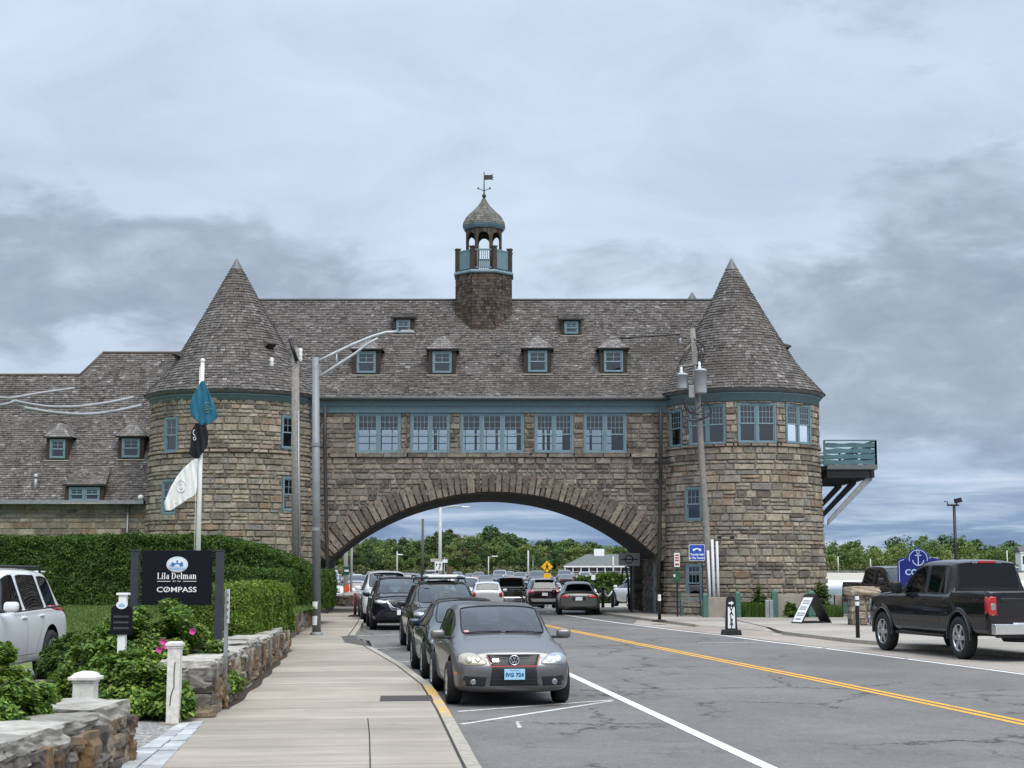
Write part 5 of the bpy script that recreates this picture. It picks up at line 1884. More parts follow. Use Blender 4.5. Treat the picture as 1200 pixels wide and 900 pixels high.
for (rx, ry, m_) in ((11.6, 8.3, 2), (11.2, 7.9, 0)):
    mb.prism(ell(rx * k, ry * k, cy_=oy), .034 + (.001 if m_ == 2 else .003), .036 + (.001 if m_ == 2 else .003), f_, m_)
def pic(pts, m_, d_=.040): mb.prism([(x * k, oy + y * k) for x, y in pts], d_, d_ + .002, f_, m_)
pic([(-7, -2.5), (7, -2.5), (7, 1.5), (5.2, 3.2), (3.6, 1.5), (-3.6, 1.5), (-5, 3.0), (-7, 1.5)], 1)
pic([(-1.0, 1.4), (1.0, 1.4), (1.0, 4.2), (0, 5.4), (-1.0, 4.2)], 1)
pic([(-3.4, -2.6), (3.4, -2.6), (2.6, -.6), (0, .2), (-2.6, -.6)], 0, .043)
pic([(-10, -3.6), (10, -3.6), (8.2, -5.6), (0, -6.8), (-8.2, -5.6)], 2)
pic([(-9.6, .2), (-7.2, .2), (-7.2, -2.4), (-9.6, -2.4)], 2)
mb.build('oval_picture', [M_oval, M_pic, M_pic2], sgn, fix=False)
def serif_word(word, h, fr, mb, depth):
    """bold roman capitals and small letters drawn from stems, serifs and bowls; h = cap height"""
    st, xh, sf, thn = .155, .70, .06, .05
    polys = []
    def bar(x0, x1, y0, y1): polys.append([(x0, y0), (x1, y0), (x1, y1), (x0, y1)])
    def stem(x, y1, top=True, foot=True):
        bar(x, x + st, 0, y1)
        if foot: bar(x - sf, x + st + sf, 0, thn)
        if top: bar(x - sf * 1.2, x + st, y1 - thn, y1)
    def arc(cx_, cy_, rx, ry, a0, a1, w0, w1):
        n_ = 12
        for i in range(n_):
            q = []
            for a_, k in ((a0 + (a1 - a0) * i / n_, 0), (a0 + (a1 - a0) * (i + 1) / n_, 1)):
                wd = w0 + (w1 - w0) * abs(math.cos(a_))
                q.append(((cx_ + rx * math.cos(a_), cy_ + ry * math.sin(a_)), (cx_ + (rx - wd) * math.cos(a_), cy_ + (ry - wd * .8) * math.sin(a_))))
            polys.append([q[0][0], q[1][0], q[1][1], q[0][1]])
    x = 0
    PI_ = math.pi
    for ch in word:
        m0 = len(polys); adv = .3
        if ch == 'L': stem(.08, 1); bar(.23, .60, 0, thn); polys.append([(.52, 0), (.62, 0), (.64, .26), (.60, .26)]); adv = .68
        elif ch == 'D': stem(.08, 1); arc(.24, .5, .48, .5, -PI_ / 2, PI_ / 2, thn, .17); bar(.2, .25, 0, thn); adv = .80
        elif ch == 'i': stem(.08, xh); bar(.08, .08 + st, .82, .97); adv = .34
        elif ch == 'l': stem(.08, 1.02); adv = .34
        elif ch == 'n': stem(.08, xh); arc(.34, xh - .24, .20, .24, 0, PI_, thn, .15); stem(.40, xh - .22, False); adv = .66
        elif ch == 'm':
            stem(.08, xh)
            for k in (0, .32): arc(.34 + k, xh - .24, .20, .24, 0, PI_, thn, .15); stem(.40 + k, xh - .22, False)
            adv = .98
        elif ch == 'e': arc(.32, xh / 2, .27, xh / 2, 0, 1.75 * PI_, thn, .15); bar(.12, .56, xh * .48, xh * .48 + thn); adv = .62
        elif ch == 'a': stem(.32, xh - .2, False); arc(.30, xh - .22, .19, .22, 0, PI_ * .9, thn, .14); arc(.25, .22, .20, .22, .3, 1.9 * PI_, thn, .13); adv = .58
        for p_ in polys[m0:]: p_[:] = [(u + x, v) for u, v in p_]
        x += adv
    for i, p_ in enumerate(polys): mb.prism([((u - x / 2) * h, v * h) for u, v in p_], depth, depth + .003 + .00002 * i, fr)
mb = MB()
serif_word('Lila Delman', 7.4 * k, lambda u, v, d_: f_(u, v + h_ / 2 - 33.6 * k, d_), mb, .031)
for (a, b) in ((-23, -7.2), (7.2, 23)):
    mb.prism([(a * k, h_ / 2 - 36.6 * k), (b * k, h_ / 2 - 36.6 * k), (b * k, h_ / 2 - 36.0 * k), (a * k, h_ / 2 - 36.0 * k)], .031, .034, f_)
text_mesh('EST. 1964', 2.3 * k, lambda u, v, d_: f_(u, v + h_ / 2 - 36.3 * k, .031 + d_), mb, depth=.003)
text_mesh('COMPASS', 8.6 * k, lambda u, v, d_: f_(u, v + h_ / 2 - 46.2 * k, .031 + d_), mb, bold=.007 * 9 * k * 1.4, depth=.003, sx=1.24)
# the slash through the O of the second line
mb.prism([(-13.6 * k, h_ / 2 - 48.6 * k), (-13.0 * k, h_ / 2 - 48.9 * k), (-9.4 * k, h_ / 2 - 43.8 * k), (-10.0 * k, h_ / 2 - 43.5 * k)], .0345, .036, f_)
mb.build('lettering', M_white, sgn, fix=False)
for px_ in (159, 258):
    p = P(px_, 646, SBY)
    mb = MB()
    mb.box((p.x, 0, (p.z + .2) / 2), (.125, .125, p.z - .2)); mb.box((p.x, 0, p.z + .012), (.14, .14, .025))
    mb.build('post', simple('charcoal_post', (0.03, 0.037, 0.045), .6), sgn, bevel=.005)
for z in (-.36, .36):
    mb = MB()
    mb.bbox((P(159, 670, SBY).x + .06, -.012, cz_ + z - .012), (cx - w_ / 2 + .02, .012, cz_ + z + .012)); mb.build('bracket', M_black, sgn)
    mb = MB(); mb.bbox((cx + w_ / 2 - .02, -.012, cz_ + z - .012), (P(258, 670, SBY).x - .06, .012, cz_ + z + .012)); mb.build('bracket', M_black, sgn)

# small black sign on a white post
q = P(144, 697, 20.5)
ss = thing('post_sign', 'small black notice with an oval badge on a slim white post among the bushes', 'sign', (q.x, 20.5, .12))
mb = MB(); mb.box((0, .03, (q.z - .12) / 2), (.10, .10, q.z - .12)); mb.box((0, .03, q.z - .11), (.155, .14, .03)); mb.build('post', M_white, ss, bevel=.004)
f2 = yaw_frame((0, -.03, q.z - .12 - .33), R(4))
mb = MB(); mb.prism([(-.14, -.19), (.14, -.19), (.14, .15), (.10, .19), (-.10, .19), (-.14, .15)], -.01, .012, f2); mb.build('notice', M_signblk, ss, bevel=.004)
mb = MB()
for i, (t_, y_) in enumerate((('SHOWN', .05), ('BY APPOINTMENT', -.03), ('ONLY', -.11))):
    pass
for y_ in (.045, -.03, -.105):      # illegible raised lines of lettering
    rg = random.Random(int(y_ * 1000))
    x = -.10
    while x < .09:
        w2 = rg.uniform(.012, .03)
        mb.prism([(x, y_ - .012), (x + w2, y_ - .012), (x + w2, y_ + .014), (x, y_ + .014)], .012, .014, f2); x += w2 + .006
mb.build('lettering', simple('dull_lettering', (0.07, 0.07, 0.075), .5), ss)
mb = MB(); mb.prism(ell(.072, .055, cy_=.20), .013, .02, f2, 0); mb.prism([(-.04, .175), (.04, .175), (.04, .20), (.0, .225), (-.04, .20)], .021, .023, f2, 1)
mb.build('badge', [M_oval, M_pic2], ss, fix=False)

# thin sidewalk sign post with a plate turned almost edge-on
q = G(263, 828, KZ)
tp = thing('parking_sign', 'thin grey sign post at the sidewalk edge, its white plate turned almost edge-on', 'sign', (q.x, q.y, KZ))
zt = P(262, 690, q.y).z - KZ
mb = MB(); mb.box((0, 0, zt / 2), (.05, .035, zt)); mb.build('post', M_steel, tp)
mb = MB(); f3 = yaw_frame((.018, -.03, zt - .235), R(-70))
mb.prism([(-.16, -.23), (.16, -.23), (.16, .23), (-.16, .23)], 0, .006, f3); mb.build('plate', M_oval, tp)
mb = MB()
for y_ in (.15, .05, -.05, -.15): mb.prism([(-.11, y_ - .02), (.11, y_ - .02), (.11, y_ + .02), (-.11, y_ + .02)], .007, .008, f3)
mb.build('lettering', M_red, tp)

# --- flagpole with three limp flags ----------------------------------------------
FPY = 40.0
q = P(237.5, 424, FPY)
fp = thing('flagpole', 'slim white flagpole standing on the lawn behind the sign board', 'flagpole', (q.x, FPY, .82))
mb = MB(); mb.tube([(0, 0, 0), (0, 0, q.z - .82)], [.075, .048], 14); mb.build('pole', M_white, fp)
mb = MB(); mb.lathe([(0, -.06), (.055, -.03), (.065, .02), (.04, .06), (0, .08)], 14, (0, 0, q.z - .80)); mb.build('ball', M_white, fp)
mb = MB(); mb.tube([(-.10, -.03, .2), (-.09, -.03, 3.0), (-.06, -.03, q.z - .95)], .008, 5); mb.build('halyard', M_white, fp)


def flag(label, rows_, mat, seed, marks=None, mmat=None, Y=FPY - .14):
    mb = MB()
    n = 14
    rs = []
    for (y0, a0, b0), (y1, a1, b1) in zip(rows_, rows_[1:]):
        for i in range(6): 
            t = i / 6; rs.append((y0 + (y1 - y0) * t, a0 + (a1 - a0) * t, b0 + (b1 - b0) * t))
    rs.append(rows_[-1])
    def pt(j, i):
        y, a, b = rs[j]
        x = a + (b - a) * i / n
        d_ = .05 * math.sin(x * .40 + y * .05 + seed) + .025 * math.sin(x * .9 - y * .12 + seed * 2)
        return P(x, y, Y + d_)
    for j in range(len(rs)):
        for i in range(n + 1): mb.v.append(tuple(pt(j, i)))
    for j in range(len(rs) - 1):
        for i in range(n):
            a = j * (n + 1) + i
            mb.f.append((a, a + 1, a + n + 2, a + n + 1)); mb.m.append(0); mb.sm.append(True)
    if marks:
        for (cx_, cy_, r0, r1, a0, a1) in marks:
            m_ = 16
            b = len(mb.v)
            for i in range(m_ + 1):
                an = a0 + (a1 - a0) * i / m_
                for r in (r0, r1):
                    x, y = cx_ + r * math.cos(an), cy_ + r * math.sin(an) * 1.3
                    d_ = .05 * math.sin(x * .40 + y * .05 + seed) + .025 * math.sin(x * .9 - y * .12 + seed * 2)
                    mb.v.append(tuple(P(x, y, Y + d_ - .012)))
            for i in range(m_):
                mb.f.append((b + 2 * i, b + 2 * i + 1, b + 2 * i + 3, b + 2 * i + 2)); mb.m.append(1); mb.sm.append(True)
    o = mb.build('flag', [mat] + ([mmat] if mmat else []), fix=False)
    so = o.modifiers.new('thick', 'SOLIDIFY'); so.thickness = .006
    return tag(o, label, 'flag', 'flags on the white pole')
flag('teal blue flag hanging at the top of the white pole', [(446, 236.5, 239), (455, 231, 243), (465, 225.5, 247), (476, 222.5, 251.5), (487, 224, 256.5), (493, 230, 251), (498.5, 236, 242)],
     simple('teal_cloth', (0.02, 0.13, 0.21), .8, var=.15), 1.0, [(243, 478, 4, 5.0, 0, 5.5), (243, 478, 1.5, 2.4, 0, 6.28)], simple('dull_gold_print', (0.10, 0.19, 0.17), .8))
flag('black flag hanging limp under the teal one', [(496, 229, 241), (508, 223.5, 244), (522, 223, 243.5), (531, 221.5, 237), (537, 227, 233)],
     simple('black_cloth', (0.012, 0.014, 0.018), .85), 2.2, [(229, 507, 2.2, 3.0, 1.6, 4.4), (228, 514, 1.0, 1.8, 0, 6.28)], M_white)
flag('white flag billowing at the bottom of the white pole', [(538, 227, 231.5), (548, 216, 231.5), (558, 207.5, 231), (570, 200.5, 231), (580, 196, 229.5), (590, 192.5, 213), (598.5, 194, 200)],
     simple('white_cloth', (0.80, 0.80, 0.78), .85, var=.06), 3.1, [(212, 570, 5, 5.8, 0, 6.28), (212, 570, 2, 2.6, .5, 5)], simple('grey_print', (0.62, 0.62, 0.60), .85))

# --- street lamp and poles on the left ---------------------------------------------
q = G(371, 744, KZ)
sl = thing('street_lamp', 'tall grey street lamp with a long curved arm over the sidewalk', 'street lamp', (q.x, q.y, KZ))
lx_ = lambda px_, py_: P(px_, py_, q.y) - Vector((q.x, q.y, KZ))
mb = MB(); mb.tube([(0, 0, 0), (lx_(370, 419))], [.125, .10], 16); mb.lathe([(.19, 0), (.19, .05), (.14, .09)], 16); mb.build('pole', M_polegrey, sl)
mb = MB()
tip = lx_(452, 389.5)
mb.tube([lx_(372, 424), lx_(392, 414), lx_(415, 403), lx_(437, 394), tip, lx_(466, 388.5)], [.05, .048, .045, .042, .04, .035], 8)
mb.tube([lx_(372, 443), lx_(395, 428), lx_(415, 415), lx_(432, 402), lx_(443, 396)], [.045, .042, .04, .036, .03], 8)
mb.tube([lx_(394.5, 413), lx_(394.5, 428)], .025, 6)
mb.build('arm', simple('pale_arm_paint', (0.46, 0.48, 0.50), .5, .2), sl)
mb = MB(); c = lx_(477, 388.8); mb.box(c, (.50, .22, .10), taper=.7); mb.build('lamp_head', M_polegrey, sl, bevel=.03)
mb = MB()
for y_, h2 in ((709, .20), (727, .26)):
    c = lx_(370.4, y_); mb.lathe([(.126, c.z - h2 / 2), (.126, c.z + h2 / 2)], 10, (c.x, c.y, 0), a0=-2.4, a1=-.6)
mb.build('sticker', M_oval, sl)
mb = MB()
for y_ in (521, 620): c = lx_(370.2, y_); mb.lathe([(.13, -.05), (.13, .05)], 14, c)
mb.build('band', M_steel, sl)

PLY = 58.0
top = P(346, 408, PLY)
up_ = thing('utility_pole', 'grey weathered wooden utility pole in front of the left tower', 'utility pole', (top.x, PLY, .6))
mb = MB(); b = P(348.5, 660, PLY) - Vector((top.x, PLY, .6)); mb.tube([(b.x, 0, 0), (0, 0, top.z - .6)], [.19, .14], 14); mb.build('pole', M_wood, up_)
mb = MB(); mb.tube([P(340, 404, PLY) - Vector((top.x, PLY, .6)) + Vector((0, -.2, .2)), P(349, 424, PLY) - Vector((top.x, PLY, .6)) + Vector((0, -.2, 0))], .07, 6); mb.build('cross_arm', M_black, up_)
for x_, y_ in ((352, 413), (318.5, 424), (352, 418)):
    mb = MB(); c = P(x_, y_, PLY) - Vector((top.x, PLY, .6)); mb.lathe([(.05, -.18), (.09, -.1), (.06, 0), (.09, .08), (.05, .16)], 10, c); mb.build('insulator', M_white, up_)
mb = MB(); mb.tube([(b.x * .95 + .14, -.16, .4), (.17, -.1, top.z - 3)], .03, 6); mb.build('riser', M_steel, up_)


def cable(label, pts, r, mat, sleeves=(), name='overhead_cable', sl_mat=None, sr=.05):
    mb = MB()
    mb.tube(pts, r, 6)
    o = mb.build(name, mat)
    for s_ in sleeves:
        m2_ = MB(); m2_.tube(s_, sr, 8); m2_.build('sleeve', sl_mat, o)
    return tag(o, label, 'cable')


def catm(pts, n=8):
    pts = [Vector(p) for p in pts]
    o = []
    for i in range(len(pts) - 1):
        p0, p1, p2, p3 = pts[max(i - 1, 0)], pts[i], pts[i + 1], pts[min(i + 2, len(pts) - 1)]
        for k in range(n):
            t = k / n
            o.append(.5 * ((2 * p1) + (p2 - p0) * t + (2 * p0 - 5 * p1 + 4 * p2 - p3) * t * t + (3 * p1 - p0 - 3 * p2 + p3) * t ** 3))
    o.append(pts[-1])
    return o
M_hose = simple('grey_line_hose', (0.30, 0.31, 0.32), .55)
M_wire = simple('black_cable', (0.02, 0.02, 0.022), .6)
def pxs(lst): return [P(x, y, Y) for x, y, Y in lst]
s1 = catm(pxs([(-40, 466, 39), (0, 466, 40), (15, 466, 40.5), (51, 460, 42), (87, 455, 43.5)]))
cable('uppermost sleeved overhead cable on the left, rising to a short end', catm(pxs([(-60, 466.5, 38), (15, 466, 40.5), (87, 455, 43.5), (200, 446, 48), (342, 430, PLY - .2)])), .010, M_wire, [s1], sl_mat=M_hose, sr=.035)
s2 = catm(pxs([(17, 470, 40.5), (51, 476, 41.5), (89, 476.5, 43), (128, 471.5, 44.5), (156, 465.5, 46)]))
cable('middle sleeved overhead cable on the left, sagging', catm(pxs([(-60, 478, 38), (17, 470, 40.5), (89, 476, 43), (156, 466, 46), (250, 440, 50), (318, 424, PLY)])), .010, M_wire, [s2, catm(pxs([(-40, 477, 39), (0, 474.5, 40), (17, 470, 40.5)]))], sl_mat=M_hose, sr=.042)
s3 = catm(pxs([(28, 478, 40.5), (64, 483.5, 41.5), (100, 485.5, 43), (133, 482, 44.5), (165, 475, 46)]))
cable('lowest sleeved overhead cable on the left, sagging most', catm(pxs([(-60, 480, 38), (28, 478, 40.5), (100, 485, 43), (165, 475, 46), (300, 446, 54), (344, 428, PLY)])), .010, M_wire, [s3], sl_mat=M_hose, sr=.045)
cable('black cable running across the roof to the transformer pole', catm(pxs([(352, 418, PLY), (480, 414, 59), (600, 406, 60), (700, 398, 61), (760, 394, 62), (806, 391, 62.4)])), .008, M_wire,
      [catm(pxs([(728, 396.5, 61.4), (760, 394, 62), (797, 391.5, 62.3)]))], sl_mat=M_black, sr=.035)

# --- transformer pole on the right ----------------------------------------------------
TPY = 62.0
q = G(835, 722.5, .1)
TPY = q.y
tp_ = thing('transformer_pole', 'leaning wooden utility pole with two grey transformer cans in front of the right tower', 'utility pole', (q.x, q.y, .1))
def lq(px_, py_, dy=0.0): return P(px_, py_, TPY + dy) - Vector((q.x, q.y, .1))
mb = MB(); mb.tube([(0, 0, 0), lq(829, 640), lq(820, 500), lq(811.5, 385)], [.155, .145, .125, .105], 14); mb.build('pole', M_wood, tp_)
def can(label, px_, y0, y1, wpx, dy):
    a, b = lq(px_, y1, dy), lq(px_, y0, dy)
    r = wpx / FPX * TPY / 2
    mb = MB(); c = Vector((a.x, a.y, 0))
    mb.lathe([(0, a.z), (r * .92, a.z + .01), (r, a.z + .05), (r, b.z - .08), (r * 1.06, b.z - .08), (r * 1.06, b.z - .02), (r * .8, b.z + .02), (0, b.z + .05)], 20, c)
    o = mb.build('transformer', simple('transformer_grey', (0.42, 0.45, 0.47), .5, .1, var=.12, vs=4), tp_)
    mb = MB(); mb.lathe([(.06, b.z), (.08, b.z + .08), (.05, b.z + .16), (.07, b.z + .24), (.03, b.z + .32)], 10, (c.x - .05, c.y, 0)); mb.build('bushing', M_white, o)
    mb = MB(); mb.box((c.x + .25, c.y + .1, (a.z + b.z) / 2), (.4, .08, .1)); mb.build('bracket', M_steel, o)
    o['label'] = label
can('left transformer can', 800, 438, 456, 12.5, -.1)
can('right transformer can, larger', 821.5, 433, 461, 13.5, -.35)
mb = MB(); a = lq(810.5, 459, -.25); mb.box(a, (.24, .16, .5)); mb.build('junction_box', M_steel, tp_, bevel=.01)
mb = MB(); mb.tube([lq(802, 412, -.1), lq(815, 398, .3)], .06, 6); mb.tube([lq(795, 430, -.1), lq(818, 427, -.1)], .05, 6); mb.build('cross_arm', M_wood, tp_)
for x_, y_ in ((797, 400), (823, 412), (815, 432)):
    mb = MB(); c = lq(x_, y_, -.1); mb.lathe([(.03, -.14), (.075, -.08), (.045, -.02), (.08, .05), (.03, .12)], 8, c); mb.build('insulator', M_steel, tp_)
rg = random.Random(4)
for i in range(7):
    mb = MB()
    x0, y0 = rg.uniform(796, 806), rg.uniform(462, 470); x1, y1 = rg.uniform(822, 836), rg.uniform(468, 488)
    mb.tube(catm([lq(x0, y0, -.3), lq((x0 + x1) / 2 - 4, rg.uniform(482, 496), -.5), lq(x1, y1, -.3)]), .018, 5); mb.build('cable_loop', M_wire, tp_)
for i in range(6):
    mb = MB(); mb.tube(catm([lq(rg.uniform(812, 824), rg.uniform(396, 404), -.2), lq(rg.uniform(816, 830), rg.uniform(404, 418), -.3), lq(rg.uniform(816, 823), rg.uniform(424, 434), -.2)]), .016, 5); mb.build('cable_loop', M_wire, tp_)
mb = MB(); mb.tube(catm([lq(804, 470, -.3), lq(800, 486, -.4), lq(808, 493, -.4), lq(826, 490, -.4), lq(834, 483, -.3), lq(828, 470, -.3)]), .02, 5)
mb.build('cable_loop', M_wire, tp_)
mb = MB()
for x0, x1, y0, r in ((829.5, 833, 645, .055), (834.5, 837.5, 632, .06), (840, 842.5, 634, .055)):
    mb.tube([lq(x0, y0, -.25), lq(x1, 722.6, -.25)], r, 10)
mb.build('conduit', simple('pale_conduit', (0.55, 0.56, 0.57), .5, var=.08), tp_)

# --- signs on the tower and by the arch -----------------------------------------------
def plate_sign(name, label, x0, x1, y0, y1, Y, yaw, mat, thick=.02):
    a, b = P(x0, y1, Y), P(x1, y0, Y)
    c = ((a.x + b.x) / 2, Y, (a.z + b.z) / 2)
    w_, h_ = (b.x - a.x) / max(.3, math.cos(yaw)), b.z - a.z
    r = thing(name, label, 'sign', c)
    f_ = yaw_frame((0, 0, 0), yaw)
    rad = min(w_, h_) * .08
    ol = []
    for (sx, sy, a0) in ((1, -1, -90), (1, 1, 0), (-1, 1, 90), (-1, -1, 180)):
        for i in range(5):
            an = R(a0 + i * 22.5); ol.append((sx * (w_ / 2 - rad) + rad * math.cos(an), sy * (h_ / 2 - rad) + rad * math.sin(an)))
    mb = MB(); mb.prism(ol, -thick, 0, f_); mb.build('plate', mat, r)
    return r, f_, w_, h_, ol
r, f_, w_, h_, ol = plate_sign('information_sign', 'blue tourist information sign with a white arch symbol on the right tower', 807.5, 826, 638, 657, 62.6, 0, M_oval)
mb = MB(); mb.prism([(x * .94, y * .94) for x, y in ol], .001, .006, f_); mb.build('face', M_signblue, r)
mb = MB()
arc = [(.16 * math.cos(i * math.pi / 12), .12 * math.sin(i * math.pi / 12)) for i in range(13)]
mb.prism([(x, y + .06) for x, y in arc] + [(x * .6, y * .6 + .06) for x, y in reversed(arc)], .007, .009, f_)
for x_ in (-.16, .12): mb.prism([(x_, .06), (x_ + .04, .06), (x_ + .05, .15), (x_ - .01, .15)], .010, .012, f_)
text_mesh('Tourist Info', .115, lambda u, v, d_: f_(u, v - .08, .007 + d_), mb, bold=.004)
text_mesh('in The Towers', .105, lambda u, v, d_: f_(u, v - .22, .007 + d_), mb, bold=.004)
mb.build('lettering', M_white, r, fix=False)
mb = MB(); mb.bbox((-.05, .02, -.05), (.05, .55, .0)); mb.build('bracket', M_steel, r)

q = G(794, 722.6, .1)
r = thing('regulation_sign', 'small white and red street sign on a dark post with a green dispenser box', 'sign', (q.x, q.y, .1))
zz = P(793, 648, q.y).z - .1
# stands just clear of the tower's curved face
mb = MB(); mb.box((0, 0, zz / 2), (.06, .06, zz)); mb.build('post', M_black, r)
mb = MB(); mb.bbox((-.11, -.06, zz - .56), (.11, -.04, zz)); mb.build('plate', M_oval, r)
mb = MB()
for z_ in (.09, .2, .3): mb.bbox((-.075, -.066, zz - z_ - .03), (.075, -.061, zz - z_ + .03))
mb.bbox((-.08, -.066, zz - .5), (.08, -.061, zz - .42)); mb.build('lettering', M_red, r)
mb = MB(); z_ = P(792, 676, q.y).z - .1; mb.box((-.03, -.12, z_), (.28, .18, .44)); mb.box((-.13, -.215, z_ + .05), (.07, .01, .1), mat=1)
mb.build('dispenser_box', [simple('bright_green_box', (0.015, 0.085, 0.04), .5), M_oval], r, bevel=.02)

q = G(740, 717.3, .1)
r = thing('entrance_sign', 'grey hanging sign with a ring emblem on black posts inside the arch', 'sign', (q.x, q.y, .1))
s_ = q.y / FPX
ztop = P(742, 648, q.y).z - .1
mb = MB(); mb.box((0, 0, ztop / 2), (.12, .12, ztop)); mb.build('post', M_black, r)
mb = MB()
x1 = -11.5 * s_ ; 
mb.tube([(x1 + .35, 0, .1), (x1 + .3, 0, 1.5), (x1 + .2, 0, ztop - .6), (0, 0, ztop - .6)], .05, 8); mb.tube([(x1 + .05, 0, ztop - .7), (x1 + .02, 0, ztop - 1.4), (x1 + .3, 0, 1.4)], .045, 8)
mb.build('iron_bracket', M_black, r)
mb = MB(); mb.bbox((-14.5 * s_, -.09, ztop - .57), (10 * s_, -.05, ztop)); pl = mb.build('board', simple('sign_grey', (0.36, 0.37, 0.375), .6), r)
mb = MB(); c_ = (-2.5 * s_, -.095, ztop - .285)
mb.lathe([(.15, -.006), (.15, .006), (.19, .006), (.19, -.006), (.15, -.006)], 24, c_, 'Y')
mb.bbox((-11.5 * s_, -.10, ztop - .31), (8 * s_, -.094, ztop - .265)); mb.build('emblem', M_black, r)

# --- valet sign, A-board, delineator posts ------------------------------------------
q = G(857, 744, .004)
r = thing('valet_sign', 'black and white VALET standing sign with an arrow, on the edge of the road', 'sign', (q.x, q.y - .0, .004))
s_ = q.y / FPX
f_ = yaw_frame((0, 0, 0), R(6))
mb = MB(); mb.prism([(-10.5 * s_, 0), (10.5 * s_, 0), (9.5 * s_, 6 * s_), (-9.5 * s_, 6 * s_)], -.24, .24, f_); mb.build('base', M_rubber, r, bevel=.015)
mb = MB(); mb.prism([(-7 * s_, 6 * s_), (7 * s_, 6 * s_), (5.2 * s_, 41 * s_), (4.2 * s_, 43 * s_), (2.4 * s_, 44.3 * s_), (-2.4 * s_, 44.3 * s_), (-4.2 * s_, 43 * s_), (-5.2 * s_, 41 * s_)], -.05, .05, f_); mb.build('panel', M_black, r)
mb = MB(); mb.prism([(-4.3 * s_, 7.5 * s_), (4.3 * s_, 7.5 * s_), (4.0 * s_, 32 * s_), (-4.0 * s_, 32 * s_)], .051, .054, f_)
ar = [(-3, -1.1), (0, -1.1), (0, -2.6), (3.2, 0), (0, 2.6), (0, 1.1), (-3, 1.1)]
mb.prism([(x * s_, y * s_ + 36.5 * s_) for x, y in ar], .051, .054, f_); mb.build('face', M_oval, r)
mb = MB()
for i, ch in enumerate('VALET'):
    text_mesh(ch, 6.0 * s_, lambda u, v, d_, i=i: f_(u, v + (29.4 - i * 4.9) * s_, .055 + d_), mb, bold=.008)
mb.build('lettering', M_black, r, fix=False)

q0, q1 = G(926, 730, .1), G(962, 728.5, .1)
tp0 = P(943, 696, q0.y)
r = thing('sandwich_board', 'black A-frame board with a white lettered face, standing on the pavement', 'sign', ((q0.x + q1.x) / 2, q0.y, .1))
hh = tp0.z - .1; hw = (q1.x - q0.x) / 2 * 1.0
dirp = Vector((.47, -.883, 0)) * .60    # width direction of the panels
eax = Vector((.883, .47, 0))            # the feet stand apart along this
def board(sgn_, m_, name):
    foot = eax * sgn_ * hw; tp1 = eax * sgn_ * .03 + Vector((0, 0, hh))
    ax = (tp1 - foot); nrm = dirp.cross(ax).normalized() * (1 if sgn_ < 0 else -1)
    if nrm.dot(eax) * sgn_ < 0: nrm = -nrm
    def fr(u, v, d_): return foot + dirp * (u - .3) + ax * v + nrm * d_
    mb = MB(); mb.prism([(0, 0), (1, 0), (1, 1), (0, 1)], -.035, 0, fr); mb.build(name, m_, r, bevel=.004)
    return fr
fb_ = board(1, M_black, 'panel'); fa_ = board(-1, M_black, 'panel')
mb = MB(); mb.prism([(.07, .05), (.93, .05), (.93, .88), (.07, .88)], .001, .004, fa_); mb.build('face', M_oval, r)
mb = MB()
rg = random.Random(3)
for v in (.74, .66, .53, .46, .32, .25): 
    x = .2
    while x < .78:
        w2 = rg.uniform(.05, .12); mb.prism([(x, v), (x + w2, v), (x + w2, v + .045), (x, v + .045)], .005, .007, fa_); x += w2 + .03
mb.prism([(.25, .12), (.75, .12), (.75, .17), (.25, .17)], .005, .007, fa_)
mb.build('lettering', simple('grey_lettering', (0.22, 0.22, 0.23), .5), r)
mb = MB(); mb.box(Vector((.1, .05, .035)), (.75, .55, .06), .3); mb.tube([(-.03, 0, .25), (hw * .55, 0, .26)], .008, 5); mb.build('weight', M_black, r)


def delineator(label, px_, py_, z0, hpx, mat=M_black, stripes=True, base=True):
    q = G(px_, py_, z0)
    s_ = q.y / FPX
    r = thing('delineator_post', label, 'bollard', (q.x, q.y, z0))
    h_ = hpx * s_
    mb = MB(); mb.lathe([(.0, 0), (.30, .0), (.30, .03), (.22, .06), (.09, .08), (0, .08)], 8, phase=math.pi / 8, smooth=False); mb.build('base', M_rubber, r)
    mb = MB(); mb.tube([(0, 0, .07), (0, 0, h_ - .03), (0, 0, h_)], [.058, .055, .04], 14); mb.build('post', mat, r)
    if stripes:
        for z_ in (.92, .80):
            mb = MB(); mb.lathe([(.060, h_ * z_ - .055), (.060, h_ * z_ + .055)], 14); mb.build('reflector_band', M_oval, r)
    return r
delineator('black road post with white bands on a rubber base in front of the arch corner', 773, 728.5, .1, 32)
delineator('black road post with white bands on a rubber base in front of the stone pier', 1005.5, 751.5, .004, 54)
delineator('plain maroon post on a dark base at the end of the sidewalk under the arch', 416, 722.5, KZ, 27, M_maroon, False)

